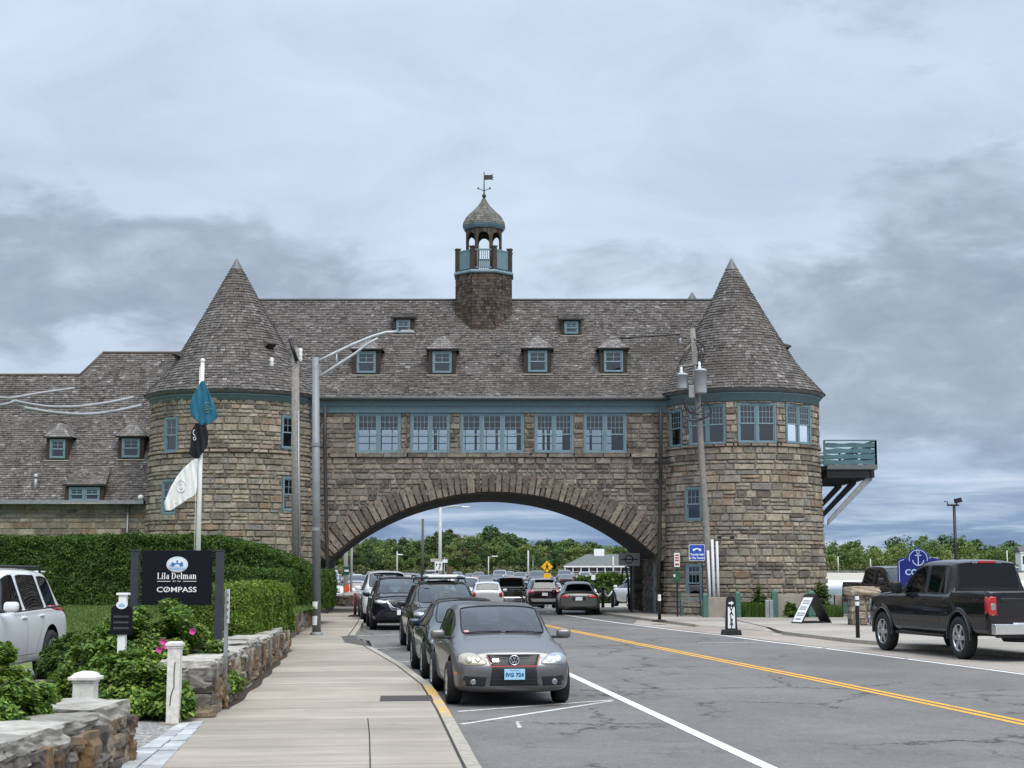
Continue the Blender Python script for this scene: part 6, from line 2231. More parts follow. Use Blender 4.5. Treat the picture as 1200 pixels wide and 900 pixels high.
# --- planters, green posts, bench below the tower ----------------------------------
M_plant = simple('cast_concrete', (0.30, 0.265, 0.225), .9, var=.2, vs=5, bump=.3)
def block(name, label, cat, x0, x1, y0, y1, Y, dep, mat, group=None, bev=.02):
    a, b = P(x0, y1, Y), P(x1, y0, Y)
    mb = MB(); mb.bbox((a.x, Y, .08), (b.x, Y + dep, b.z))
    return tag(mb.build(name, mat, bevel=bev), label, cat, group)
gp = []
for i, (px_, y0, w_, lab) in enumerate(((826.5, 697, 6, 'dark green wooden post nearest the bench'), (864.5, 695, 6, 'dark green wooden post behind the VALET sign'), (907.5, 693, 7, 'dark green wooden post beside the two grey slabs'),
                      (950.5, 694, 8, 'dark green wooden post just right of the A-frame board'), (990.5, 696, 7, 'dark green wooden post set into the low sea wall'))):
    Y = 61.6 if i < 4 else 66.0
    a = P(px_, y0, Y); w2 = w_ / FPX * Y
    mb = MB(); mb.box((a.x, Y, (a.z + .08) / 2), (w2, .24, a.z - .08)); mb.lathe([(w2 * .6, a.z), (w2 * .35, a.z + .06), (0, a.z + .08)], 4, (a.x, Y, 0), phase=math.pi / 4, smooth=False)
    tag(mb.build('green_post', M_green, bevel=.015), lab, 'post', 'green posts along the tower foot')
block('planter_wall', 'low concrete planter wall behind the transformer pole', 'planter wall', 829, 862, 700, 722, 61.9, .3, M_plant)
block('planter_wall', 'low concrete planter wall behind the A-frame board', 'planter wall', 911, 941, 697, 720.5, 61.9, .3, M_plant)
block('sea_wall', 'low tan sea wall block between the right tower and the stone pier', 'wall', 979, 1040, 697, 719, 66.3, .35, M_plant)
mb = MB(); mb.bbox((G(1040, 700).x + 2, 70.0, .0), (75, 70.35, .75)); tag(mb.build('sea_wall', M_plant), 'long low sea wall along the water behind the black pickup', 'wall')
for x0, x1 in ((897, 901.5), (902, 906)):
    block('slab', 'pale grey slab standing upright by the green post', 'slab', x0, x1, 703, 720.5, 61.2, .08, M_steel, 'upright grey slabs')
# grass patches under the tower
def grass_patch(x0, x1, Y0, Y1, z, n, seed, h=.22):
    rs = np.random.RandomState(seed)
    p = np.stack([rs.uniform(x0, x1, n), rs.uniform(Y0, Y1, n), np.full(n, z)], 1)
    a = rs.uniform(0, 6.28, n); d_ = np.stack([np.cos(a), np.sin(a), np.zeros(n)], 1) * .012
    hh = rs.uniform(.4, 1.2, n)[:, None] * h
    lean = rs.normal(size=(n, 3)) * .05; lean[:, 2] = 0
    V = np.empty((n, 4, 3)); V[:, 0] = p - d_; V[:, 1] = p + d_; V[:, 2] = p + d_ * .4 + lean + np.array([0, 0, 1]) * hh; V[:, 3] = p - d_ * .4 + lean + np.array([0, 0, 1]) * hh
    return V
M_blade = leaf_mat('grass_blade', [(0.0, (0.035, 0.085, 0.018)), (0.6, (0.07, 0.14, 0.03)), (1.0, (0.13, 0.19, 0.05))])
V = np.concatenate([grass_patch(P(866, 700, 62).x, P(900, 700, 62).x, 61.7, 63.3, .1, 5000, 1, .5), grass_patch(P(940, 700, 62).x, P(980, 700, 63).x, 61.7, 64.4, .1, 6000, 2, .42)])
o = raw_mesh('grass', V.reshape(-1, 3), np.arange(len(V) * 4).reshape(-1, 4), M_blade)
tag(o, 'tufts of green grass at the foot of the right tower', 'grass', kind='stuff')
# lawn blades in view
Vl = grass_patch(-13, -5.6, 31, 45.5, .0, 42000, 3, .07)
z_l = np.interp(Vl[:, 0, 1], [29.5, 31.5, 34, 48], [.13, .66, .80, .92])
Vl[:, :, 2] += z_l[:, None]
o = raw_mesh('lawn_grass', Vl.reshape(-1, 3), np.arange(len(Vl) * 4).reshape(-1, 4), leaf_mat('lawn_blade', [(0.0, (0.07, 0.115, 0.028)), (1.0, (0.125, 0.18, 0.05))]))
tag(o, 'short mown lawn grass in front of the tall hedge', 'grass', kind='stuff')
c = P(926, 708, 61.4)
shrub('small dark round shrub behind the A-frame board', (c.x, 61.35, .1), .24, .24, .62, 1600, .05, M_hedge, 98)
c = P(890, 695, 62.3)
shrub('straggly weed growing up the foot of the right tower', (c.x, 62.2, .1), .35, .3, 1.25, 1500, .06, M_hedge, 99)
c = P(962, 690, 63.4)
shrub('straggly green shrub at the right edge of the tower foot', (c.x, 63.6, .1), .45, .35, 1.5, 2200, .06, M_hedge, 100)

q = G(814, 722, .1)
r = thing('bench', 'weathered slatted bench under the tower window', 'bench', (q.x - .15, q.y - .3, .1))
mb = MB()
for i in range(4): mb.bbox((-.42, -.1 + i * .11, .42), (.42, -.01 + i * .11, .45))
mb.build('seat', M_wood, r)
mb = MB()
for i in range(3): mb.bbox((-.42, .36 + i * .02, .55 + i * .13), (.42, .385 + i * .02, .65 + i * .13))
mb.build('backrest', M_wood, r)
for x_ in (-.4, .4):
    for y_ in (-.08, .36):
        mb = MB(); mb.bbox((x_ - .025, y_ - .025, 0), (x_ + .025, y_ + .025, .42 if y_ < 0 else .92)); mb.build('leg', M_green, r)
    mb = MB(); mb.bbox((x_ - .03, -.1, .62), (x_ + .03, .4, .65)); mb.bbox((x_ - .02, -.1, .42), (x_ + .02, -.06, .62)); mb.build('armrest', M_wood, r)

# --- blue sign with an anchor, behind the pickup -----------------------------------
q = G(1076, 745, .1)
SY = 50.0
a, b = P(1053, 690, SY), P(1100, 655.5, SY)
r = thing('restaurant_sign', 'blue sign with a white anchor in its rounded top, behind the black pickup', 'sign', ((a.x + b.x) / 2, SY, .1))
w_ = b.x - a.x; z1 = b.z - .1; zt = P(1076, 642.5, SY).z - .1
f_ = yaw_frame((0, 0, 0), R(-14))
cxo = -.02
rr = (zt - z1) * .95
ol = [(-w_ / 2, .75), (w_ / 2, .75), (w_ / 2, z1), (rr + .1, z1 + .06)] + [(rr * math.cos(i * math.pi / 14), zt - rr + rr * math.sin(i * math.pi / 14)) for i in range(15)] + [(-rr - .1, z1 + .06), (-w_ / 2, z1)]
mb = MB(); mb.prism(ol, -.12, .06, f_); mb.build('board', M_navy, r, bevel=.01)
mb = MB()
for x_ in (-w_ / 2 + .12, w_ / 2 - .12):
    mb.prism([(x_ - .07, 0), (x_ + .07, 0), (x_ + .07, .76), (x_ - .07, .76)], -.1, .04, f_)
mb.build('legs', M_navy, r)
mb = MB()
ring = [(rr * .84 * math.cos(i * math.pi / 12 - .25), zt - rr + rr * .84 * math.sin(i * math.pi / 12 - .25)) for i in range(15)]
zc = zt - rr + .02
def pl2(pts, wd):
    for (x0_, y0_), (x1_, y1_) in zip(pts, pts[1:]):
        d_ = Vector((x1_ - x0_, y1_ - y0_)); 
        if d_.length < 1e-6: continue
        n_ = Vector((-d_.y, d_.x)).normalized() * wd / 2
        mb.prism([(x0_ - n_.x, y0_ - n_.y), (x1_ - n_.x, y1_ - n_.y), (x1_ + n_.x, y1_ + n_.y), (x0_ + n_.x, y0_ + n_.y)], .061, .066, f_)
pl2(ring, .022)
pl2([(0, zc - .22), (0, zc + .17)], .032); pl2([(-.1, zc + .09), (.1, zc + .09)], .03)
pl2([(.05 * math.cos(i * .63), zc + .20 + .05 * math.sin(i * .63)) for i in range(11)], .018)
pl2([(.17 * math.cos(math.pi + i * math.pi / 10), zc - .06 + .17 * math.sin(math.pi + i * math.pi / 10)) for i in range(11)], .03)
pl2([(-w_ / 2 + .06, .82), (-w_ / 2 + .06, z1 - .06), (-rr - .1, z1 - .0)], .02)
text_mesh('COAST', .26, lambda u, v, d_: f_(u, v + z1 - .42, .061 + d_), mb, bold=.006)
mb.build('lettering', simple('pale_blue_lettering', (0.42, 0.50, 0.66), .5), r, fix=False)

# lamp post by the sea wall
LPY = 66.0
q = P(1118, 592, LPY)
r = thing('floodlight_post', 'slim black lamp post with a floodlight, against the sky on the right', 'lamp post', (q.x, LPY, .05))
hz = q.z - .05
mb = MB(); mb.tube([(0, 0, 0), (0, 0, hz)], [.075, .06], 12); mb.build('pole', M_black, r)
mb = MB(); mb.box((-.05, 0, hz), (.5, .08, .07)); mb.tube([(-.27, 0, hz), (-.27, 0, hz + .14), (-.42, 0, hz + .16)], .022, 6); mb.build('cross_arm', M_black, r)
mb = MB(); mb.box((.16, -.05, hz + .2), (.30, .2, .2), M=Matrix.Rotation(R(-12), 3, 'Y')); mb.tube([(.12, 0, hz), (.12, 0, hz + .12)], .03, 6); mb.build('floodlight', M_black, r, bevel=.02)
# ================================================================== VEHICLES
def cz_ring(st):
    """left half section: ten points from the floor's middle up to the roof's middle"""
    x, zb, w_, zm, zs, wb, zr, wr, cr = st[:9]
    o = st[9] if len(st) > 9 else {}
    d6 = min(.09, (zr - zs) * .35)
    pts = [(x, 0, zb), (x, w_ * .80, zb), (x, w_ * .965, zb + .07), (x, w_, zm), (x, w_ * .985, zs - .07), (x, wb, zs),
           (x, wr + .03, zr - d6), (x, wr - .045, zr - .012), (x, wr * .55, zr + cr * .75), (x, 0, zr + cr)]
    r = []
    for i, p in enumerate(pts):
        if i in o:
            q = o[i]
            p = (p[0] + q[0], p[1] if len(q) < 2 or q[1] is None else q[1], p[2] if len(q) < 3 or q[2] is None else q[2])
        r.append(p)
    return r


NOSE = lambda a: {0: (-a * .6,), 1: (-a * .6,), 2: (-a * .3,), 5: (-a * .5,), 6: (-a * .8,), 7: (-a,), 8: (-a * .9,), 9: (-a * .85,)}
CARS = {
 'hatch': dict(L=4.2, axles=(1.235, -1.343), r=.315, track=.775, arch=.365, st=[
    (2.07, .27, .62, .45, .66, .60, .72, .46, .015, NOSE(.12)), (1.99, .22, .79, .46, .71, .73, .775, .58, .02, NOSE(.05)), (1.80, .19, .855, .48, .77, .79, .835, .64, .03),
    (1.50, .18, .875, .5, .83, .80, .90, .67, .035), (1.15, .18, .88, .5, .87, .81, .955, .69, .04), (.86, .18, .88, .5, .895, .805, .995, .715, .035, {8: (.05,), 9: (.08,)}),
    (.50, .18, .88, .5, .91, .805, 1.215, .665, .03, {8: (.05,), 9: (.08,)}), (.12, .18, .88, .5, .925, .805, 1.395, .645, .03, {8: (.04,), 9: (.06,)}), (-.28, .18, .88, .5, .93, .80, 1.45, .63, .025),
    (-.42, .18, .88, .5, .935, .80, 1.455, .625, .025), (-.53, .18, .88, .5, .94, .80, 1.455, .625, .025), (-1.10, .18, .88, .5, .95, .79, 1.44, .615, .025),
    (-1.46, .18, .875, .5, .955, .775, 1.41, .60, .025), (-1.80, .20, .865, .5, .955, .75, 1.355, .58, .02), (-2.01, .24, .84, .5, .94, .74, 1.03, .63, .02), (-2.09, .30, .79, .5, .88, .68, .93, .55, .02),
    (-2.12, .34, .72, .5, .80, .60, .85, .45, .015)], ws=(5, 6), side=(6, 7, 8, 10, 11), trim=(9,), rear=(13,), hdr=5),
 'sedan': dict(L=4.72, axles=(1.38, -1.36), r=.33, track=.80, arch=.375, st=[
    (2.34, .27, .62, .45, .66, .58, .71, .45, .015, NOSE(.12)), (2.24, .21, .81, .45, .71, .75, .77, .58, .02, NOSE(.04)), (1.92, .18, .895, .47, .78, .82, .85, .65, .03), (1.42, .17, .915, .48, .85, .83, .925, .69, .035),
    (1.02, .17, .92, .48, .89, .83, .985, .71, .035, {8: (.05,), 9: (.08,)}), (.63, .17, .92, .48, .91, .825, 1.20, .65, .03, {8: (.04,), 9: (.07,)}), (.18, .17, .92, .48, .925, .82, 1.375, .58, .03), (-.15, .17, .92, .48, .93, .82, 1.42, .565, .03),
    (-.32, .17, .92, .48, .935, .82, 1.425, .56, .03), (-.42, .17, .92, .48, .94, .82, 1.425, .56, .03), (-1.0, .17, .92, .48, .945, .81, 1.395, .55, .03), (-1.30, .18, .915, .48, .95, .80, 1.355, .54, .03),
    (-1.48, .18, .91, .48, .95, .79, 1.31, .535, .03), (-2.0, .22, .895, .48, .945, .78, 1.03, .64, .025), (-2.24, .25, .87, .48, .93, .76, 1.0, .63, .02), (-2.33, .30, .82, .5, .86, .72, .94, .58, .015), (-2.37, .35, .75, .5, .78, .63, .84, .48, .01)],
    ws=(4, 5), side=(5, 6, 7, 9, 10), trim=(8,), rear=(12,), hdr=4),
 'suv': dict(L=4.76, axles=(1.42, -1.42), r=.37, track=.83, arch=.425, st=[
    (2.36, .36, .66, .6, .90, .64, .96, .5, .015, NOSE(.08)), (2.27, .29, .87, .6, .95, .81, 1.02, .63, .02, NOSE(.03)), (1.95, .25, .945, .62, 1.0, .87, 1.08, .70, .03), (1.45, .25, .96, .62, 1.03, .875, 1.12, .73, .03),
    (1.08, .25, .96, .62, 1.04, .875, 1.15, .75, .03, {8: (.05,), 9: (.08,)}), (.70, .25, .96, .62, 1.05, .87, 1.40, .70, .03, {8: (.04,), 9: (.07,)}), (.28, .25, .96, .62, 1.06, .87, 1.62, .645, .03), (-.08, .25, .96, .62, 1.06, .865, 1.675, .635, .03),
    (-.25, .25, .96, .62, 1.065, .865, 1.68, .63, .03), (-.37, .25, .96, .62, 1.07, .865, 1.68, .63, .03), (-1.12, .25, .96, .62, 1.075, .86, 1.67, .625, .03), (-1.24, .25, .96, .62, 1.08, .86, 1.665, .625, .03), (-1.38, .25, .96, .62, 1.08, .86, 1.66, .62, .03),
    (-1.90, .27, .95, .62, 1.08, .84, 1.635, .61, .025), (-2.08, .28, .94, .62, 1.075, .825, 1.60, .60, .02), (-2.29, .31, .92, .62, 1.06, .81, 1.13, .69, .02), (-2.36, .35, .885, .62, .98, .78, 1.05, .62, .015), (-2.40, .40, .82, .62, .88, .70, .94, .52, .01)],
    ws=(4, 5), side=(5, 6, 7, 9, 12), trim=(8, 11), rear=(14,), hdr=4, side2=(10,)),
 'pickup': dict(L=5.88, axles=(2.0, -1.68), r=.415, track=.86, arch=.475, st=[
    (2.95, .55, .82, .78, 1.08, .80, 1.14, .62, .015, NOSE(.05)), (2.86, .46, .98, .78, 1.12, .93, 1.19, .76, .02), (2.45, .42, 1.01, .78, 1.16, .96, 1.25, .82, .03), (1.65, .42, 1.015, .78, 1.20, .96, 1.29, .84, .03),
    (1.28, .42, 1.015, .78, 1.22, .95, 1.32, .84, .03, {8: (.05,), 9: (.08,)}), (.92, .42, 1.015, .78, 1.23, .94, 1.60, .80, .03, {8: (.04,), 9: (.06,)}), (.50, .42, 1.015, .78, 1.24, .94, 1.85, .765, .03), (.12, .42, 1.015, .78, 1.245, .94, 1.915, .755, .03),
    (-.02, .42, 1.015, .78, 1.245, .94, 1.92, .75, .03), (-.16, .42, 1.015, .78, 1.25, .94, 1.925, .75, .03), (-.85, .42, 1.015, .78, 1.25, .935, 1.92, .75, .03), (-1.04, .42, 1.015, .78, 1.25, .93, 1.91, .745, .03), (-1.16, .42, 1.015, .78, 1.25, .925, 1.875, .74, .02),
    (-1.27, .42, 1.015, .78, 1.26, .92, 1.36, .79, .01), (-1.30, .44, 1.00, .78, 1.30, .955, 1.30, .80, 0, {6: (0, .90, 1.305), 7: (0, .86, .86), 8: (0, .4, .84), 9: (0, 0, .84)}),
    (-1.36, .44, 1.015, .78, 1.31, .965, 1.30, .80, 0, {6: (0, .90, 1.315), 7: (0, .86, .86), 8: (0, .4, .84), 9: (0, 0, .84)}), (-2.78, .46, 1.01, .78, 1.33, .96, 1.3, .8, 0, {6: (0, .90, 1.335), 7: (0, .86, .86), 8: (0, .4, .84), 9: (0, 0, .84)}),
    (-2.83, .46, 1.005, .78, 1.33, .96, 1.3, .8, 0, {6: (0, .90, 1.335), 7: (0, .84, 1.335), 8: (0, .4, 1.335), 9: (0, 0, 1.335)}), (-2.91, .48, .99, .78, 1.32, .94, 1.3, .8, 0, {6: (0, .88, 1.33), 7: (0, .82, 1.335), 8: (0, .4, 1.34), 9: (0, 0, 1.34)}),
    (-2.94, .52, .96, .78, 1.26, .92, 1.3, .8, 0, {6: (0, .86, 1.29), 7: (0, .80, 1.30), 8: (0, .4, 1.305), 9: (0, 0, 1.305)})],
    ws=(4, 5), side=(5, 6, 7, 9, 10), trim=(8, 11), rear=(12,), hdr=4),
}


def eval_mesh(o):
    dg = bpy.context.evaluated_depsgraph_get()
    dg.update()
    return bpy.data.meshes.new_from_object(o.evaluated_get(dg), depsgraph=dg)


def car_shell(spec, levels=2, sharp=None):
    """closed body shell; face material: 0 paint, 1 windscreen, 2 side glass, 3 rear glass, 4 black pillar, 5 wheel well, 6 lower cladding"""
    st = spec['st']
    bm = bmesh.new()
    rings = []
    for s_ in st:
        L_ = cz_ring(s_)
        ring = [bm.verts.new(L_[0])] + [bm.verts.new(p) for p in L_[1:9]] + [bm.verts.new(L_[9])] + [bm.verts.new((p[0], -p[1], p[2])) for p in reversed(L_[1:9])]
        rings.append(ring)
    cl = bm.edges.layers.float.new('crease_edge')
    for i in range(len(st) - 1):
        for k in range(18):
            seg = k if k < 9 else 17 - k
            f = bm.faces.new((rings[i][k], rings[i + 1][k], rings[i + 1][(k + 1) % 18], rings[i][(k + 1) % 18]))
            f.smooth = True
            m_ = 0
            if seg >= 7 and i in spec['ws']: m_ = 1
            elif seg >= 7 and i in spec['rear']: m_ = 3
            elif seg == 5 and i in spec['side']: m_ = 2
            elif seg == 5 and i in spec.get('side2', ()): m_ = 2
            elif seg == 5 and i in spec['trim']: m_ = 4
            elif seg <= 1 and spec.get('clad', True): m_ = 6
            f.material_index = m_
    for ring, flip in ((rings[0], 0), (rings[-1], 1)):
        fs = [(0, 1, 17)] + [(i, i + 1, 17 - i, 18 - i) for i in range(1, 8)] + [(8, 9, 10)]
        for q in fs:
            f = bm.faces.new([ring[j] for j in (q if not flip else q[::-1])]); f.smooth = True
    bm.edges.ensure_lookup_table()
    for e in bm.edges:
        ks = []
        for v in e.verts:
            for r_ in rings:
                if v in r_:
                    ks.append(r_.index(v)); break
        same = len(ks) == 2 and ks[0] == ks[1]
        k = ks[0] if ks[0] < 10 else 18 - ks[0]
        if same and k == 5: e[cl] = .5
        if same and k in (6, 7) and e.verts[0].co.x < st[spec['ws'][0]][0] and e.verts[1].co.x < st[spec['ws'][0]][0]: e[cl] = .38 if spec is not CARS['pickup'] else .5
        if same and k == 2: e[cl] = .4
        ms = {f.material_index for f in e.link_faces}
        if len(ms) > 1 and ms & {1, 2, 3}: e[cl] = max(e[cl], .8)
        if spec is CARS['pickup'] and same and k in (6, 7) and e.verts[0].co.x < -1.2 and e.verts[1].co.x < -1.2: e[cl] = .8
    bmesh.ops.recalc_face_normals(bm, faces=bm.faces)
    me = bpy.data.meshes.new('shell'); bm.to_mesh(me); bm.free()
    for i in range(7): me.materials.append(M_black)
    o = bpy.data.objects.new('shell', me); COL.objects.link(o)
    sm = o.modifiers.new('s', 'SUBSURF'); sm.levels = sm.render_levels = levels
    # wheel wells
    cut = MB()
    wmax = max(s_[2] for s_ in st)
    for ax in spec['axles']:
        for sg in (-1, 1):
            cut.lathe([(0, sg * (wmax - .32)), (spec['arch'], sg * (wmax - .32)), (spec['arch'], sg * (wmax + .3)), (0, sg * (wmax + .3))], 40, (ax, 0, spec['r'] + .035), 'Y', mat=5, smooth=False)
    c = cut.build('cutter', [M_black] * 7)
    bo = o.modifiers.new('b', 'BOOLEAN'); bo.operation = 'DIFFERENCE'; bo.object = c; bo.solver = 'EXACT'
    try: bo.material_mode = 'INDEX'
    except Exception: pass
    res = eval_mesh(o)
    bpy.data.objects.remove(o); bpy.data.objects.remove(c)
    return res


def split_shell(me, paint, parent, glass_side=None, glass_rear=None, cladding=None, pillar=None):
    """body mesh and one mesh per window"""
    vs = np.empty(len(me.vertices) * 3); me.vertices.foreach_get('co', vs); vs = vs.reshape(-1, 3)
    groups = {}
    for p in me.polygons:
        k = p.material_index
        key = 0 if k in (0, 4, 5, 6) else k
        groups.setdefault(key, []).append(p)
    def mk(name, polys, mats, remap):
        idx = {}; V = []; F = []; MI = []
        for p in polys:
            f = []
            for v in p.vertices:
                if v not in idx: idx[v] = len(V); V.append(vs[v])
                f.append(idx[v])
            F.append(f); MI.append(remap.get(p.material_index, 0))
        m = bpy.data.meshes.new(name); m.from_pydata([tuple(v) for v in V], [], F)
        for q in mats: m.materials.append(q)
        m.polygons.foreach_set('material_index', MI); m.polygons.foreach_set('use_smooth', [True] * len(F))
        m.update()
        o = bpy.data.objects.new(name, m); COL.objects.link(o); o.parent = parent
        return o
    body = mk('body', groups[0], [paint, pillar or M_plastic, M_rubber, cladding or paint], {0: 0, 4: 1, 5: 2, 6: 3})
    sb = MB()
    for k in (1, 2, 3):
        ec = {}
        for p in groups.get(k, ()):
            vv = list(p.vertices)
            for a, b in zip(vv, vv[1:] + vv[:1]):
                e = (min(a, b), max(a, b)); ec[e] = ec.get(e, 0) + 1
        nb = {}
        for (a, b), c in ec.items():
            if c == 1: nb.setdefault(a, []).append(b); nb.setdefault(b, []).append(a)
        done = set()
        for st_ in nb:
            if st_ in done: continue
            loop = [st_]; done.add(st_); cur = st_
            while True:
                nx = [q for q in nb[cur] if q not in done]
                if not nx: break
                cur = nx[0]; done.add(cur); loop.append(cur)
            if len(loop) > 8: sb.tube([vs[q] for q in loop + loop[:1]], .013, 5, caps=False)
    sb.build('window_seal', M_rubber, parent)
    es = body.modifiers.new('sharp', 'EDGE_SPLIT'); es.split_angle = R(48)
    for k, name, g in ((1, 'windshield', G_car), (3, 'rear_window', glass_rear or G_car)):
        if k in groups: mk(name, groups[k], [g], {})
    if 2 in groups:       # separate islands of side glass
        byv = {}
        par = {}
        def find(a):
            while par.setdefault(a, a) != a: a = par[a]
            return a
        for p in groups[2]:
            vv = list(p.vertices)
            for v in vv[1:]: par[find(v)] = find(vv[0])
        isl = {}
        for p in groups[2]: isl.setdefault(find(p.vertices[0]), []).append(p)
        for ps in isl.values(): mk('side_window', ps, [glass_side or G_car], {})
    return body


class Proj:
    """lays thin shaped pieces onto a body surface"""
    def __init__(s, me):
        s.b = BVHTree.FromPolygons([v.co.copy() for v in me.vertices], [tuple(p.vertices) for p in me.polygons])
    def hit(s, view, a, b):
        o_, d_ = {'front': ((6, a, b), (-1, 0, 0)), 'rear': ((-6, a, b), (1, 0, 0)), 'left': ((a, 3, b), (0, -1, 0)), 'right': ((a, -3, b), (0, 1, 0)), 'top': ((a, b, 5), (0, 0, -1))}[view]
        h = s.b.ray_cast(Vector(o_), Vector(d_))
        if h[0] is None: return None, Vector(d_)
        n = h[1] if h[1].dot(Vector(d_)) < 0 else -h[1]
        return h[0], n
    def patch(s, mb, view, outline, off=.006, bulge=.0, mat=0, smooth_n=0, depth=.03):
        if smooth_n:
            P3 = [Vector((p[0], p[1], 0)) for p in outline]
            n = len(P3); o2 = []
            for i in range(n):
                p0, p1, p2, p3 = P3[i - 1], P3[i], P3[(i + 1) % n], P3[(i + 2) % n]
                for k in range(smooth_n):
                    t = k / smooth_n
                    o2.append(.5 * ((2 * p1) + (p2 - p0) * t + (2 * p0 - 5 * p1 + 4 * p2 - p3) * t * t + (3 * p1 - p0 - 3 * p2 + p3) * t ** 3))
            outline = [(p.x, p.y) for p in o2]
        else:
            o2 = []
            n = len(outline)
            for i in range(n):
                a, b = Vector(outline[i]), Vector(outline[(i + 1) % n])
                m_ = max(1, int((b - a).length / .06))
                for k in range(m_): o2.append(tuple(a.lerp(b, k / m_)))
            outline = o2
        n = len(outline)
        cx = sum(p[0] for p in outline) / n; cy = sum(p[1] for p in outline) / n
        lv = [(1.0, -depth), (1.0, off), (.88, off + bulge * .5), (.6, off + bulge * .85), (.3, off + bulge)]
        V, F = [], []
        last = None
        for k, d_ in lv:
            for (a, b) in outline:
                h, nn = s.hit(view, cx + (a - cx) * k, cy + (b - cy) * k)
                if h is None: h = last if last is not None else Vector((0, 0, 0))
                last = h
                V.append(h + nn * d_)
        h, nn = s.hit(view, cx, cy)
        V.append((h if h is not None else last) + nn * (off + bulge))
        for r_ in range(len(lv) - 1):
            for i in range(n):
                j = (i + 1) % n
                F.append((r_ * n + i, r_ * n + j, (r_ + 1) * n + j, (r_ + 1) * n + i))
        b = (len(lv) - 1) * n
        for i in range(n): F.append((b + i, b + (i + 1) % n, len(V) - 1))
        mb.add(V, F, mat, True)
    def line(s, mb, view, pts, wd=.007, off=.0015, mat=0):
        q = []
        for a, b in zip(pts, pts[1:]):
            a, b = Vector(a), Vector(b); m_ = max(1, int((b - a).length / .05))
            q += [a.lerp(b, k / m_) for k in range(m_)]
        q.append(Vector(pts[-1]))
        V, F = [], []
        for i, p in enumerate(q):
            t = (q[min(i + 1, len(q) - 1)] - q[max(i - 1, 0)]).normalized(); n2 = Vector((-t.y, t.x)) * wd / 2
            for z in (p - n2, p + n2):
                h, nn = s.hit(view, z.x, z.y)
                if h is None: return
                V.append(h + nn * off)
        for i in range(len(q) - 1): F.append((2 * i, 2 * i + 1, 2 * i + 3, 2 * i + 2))
        mb.add(V, F, mat)


def wheel(parent, x, y, r, sg, wd=.22, spokes=5, rim=None, twin=True):
    mb = MB()
    mb.lathe([(r * .60, -wd * .36), (r * .66, -wd * .47), (r * .80, -wd * .5), (r * .94, -wd * .46), (r, -wd * .34), (r, wd * .34), (r * .94, wd * .46), (r * .80, wd * .5), (r * .66, wd * .47), (r * .60, wd * .36)], 36, axis='Y')
    mb.lathe([(0, -wd * .30), (r * .64, -wd * .30)], 24, axis='Y'); mb.lathe([(0, wd * .25 * sg), (r * .62, wd * .25 * sg)], 24, axis='Y')
    t = mb.build('wheel', M_rubber, parent, loc=(x, y, r))
    mb = MB()
    yo = sg * wd * .40
    R0 = r * .645
    mb.lathe([(R0, yo - sg * .10), (R0 * 1.0, yo + sg * .012), (R0 * .95, yo + sg * .016), (R0 * .90, yo - sg * .01), (R0 * .88, yo - sg * .08)], 32, axis='Y')
    for k in range(spokes):
        a = 2 * math.pi * k / spokes
        for da in ((-.16, .16) if twin else (0,)):
            c, s_ = math.cos(a), math.sin(a)
            c2, s2 = math.cos(a + da), math.sin(a + da)
            rad = Vector((c2, 0, s2)); tan = Vector((-s2, 0, c2)); r0v = Vector((c, 0, s_))
            wA, wB = (.032, .020) if twin else (.050, .038)
            p = [r0v * .04 + tan * -wA, r0v * .04 + tan * wA, rad * R0 * .93 + tan * wB, rad * R0 * .93 - tan * wB]
            vs = [q + Vector((0, yo - sg * .035, 0)) for q in p] + [q + Vector((0, yo + sg * (.002 if i < 2 else .008), 0)) for i, q in enumerate(p)]
            mb.add(vs, [(0, 1, 2, 3), (4, 5, 6, 7), (0, 1, 5, 4), (1, 2, 6, 5), (2, 3, 7, 6), (3, 0, 4, 7)])
    mb.lathe([(0, yo + sg * .012), (.05, yo + sg * .010), (.065, yo - sg * .01), (.065, yo - sg * .05)], 16, axis='Y')
    mb.build('rim', rim or M_alloy, t)
    return t


def seats(parent, rowsx, zf, wdt, dash_x, dash_z, mat=None):
    mb = MB()
    for x in rowsx:
        for y in (-wdt * .5, wdt * .5):
            mb.box((x, y, zf + .22), (.5, .48, .16)); mb.box((x - .26, y, zf + .52), (.14, .46, .62), M=Matrix.Rotation(R(-10), 3, 'Y'))
            mb.box((x - .33, y, zf + .92), (.09, .26, .18))
    mb.box((dash_x, 0, dash_z - .10), (.42, wdt * 2.15, .2))
    mb.box((sum(rowsx) / len(rowsx), 0, zf), (2.6, wdt * 2.3, .06))
    o = mb.build('cabin_interior', mat or M_seat, parent, bevel=.03)
    st = MB(); st.lathe([(.17, -.014), (.185, 0), (.17, .014), (.155, 0), (.17, -.014)], 20, axis='X', c=(dash_x - .36, wdt * .5, dash_z + .0)); st.build('steering_wheel', M_plastic, o)


def plate(parent, x, y, z, sg, body_mat, text=None, w_=.305, h_=.155, tilt=0):
    f_ = lambda u, v, d_: Vector((x + sg * d_, y + u * sg, z + v))
    mb = MB(); mb.prism([(-w_ / 2, -h_ / 2), (w_ / 2, -h_ / 2), (w_ / 2, h_ / 2), (-w_ / 2, h_ / 2)], 0, .012, f_); o = mb.build('number_plate', body_mat, parent, bevel=.004)
    if text:
        mb = MB(); text_mesh(text, .076, lambda u, v, d_: f_(u, v - .01, .0125 + d_), mb, bold=.004, spacing=1.05, depth=.002)
        text_mesh('Rhode Island', .026, lambda u, v, d_: f_(u, v + .058, .0125 + d_), mb, depth=.002)
        mb.build('lettering', simple('plate_ink', (0.03, 0.09, 0.22), .5), o, fix=False)
    return o


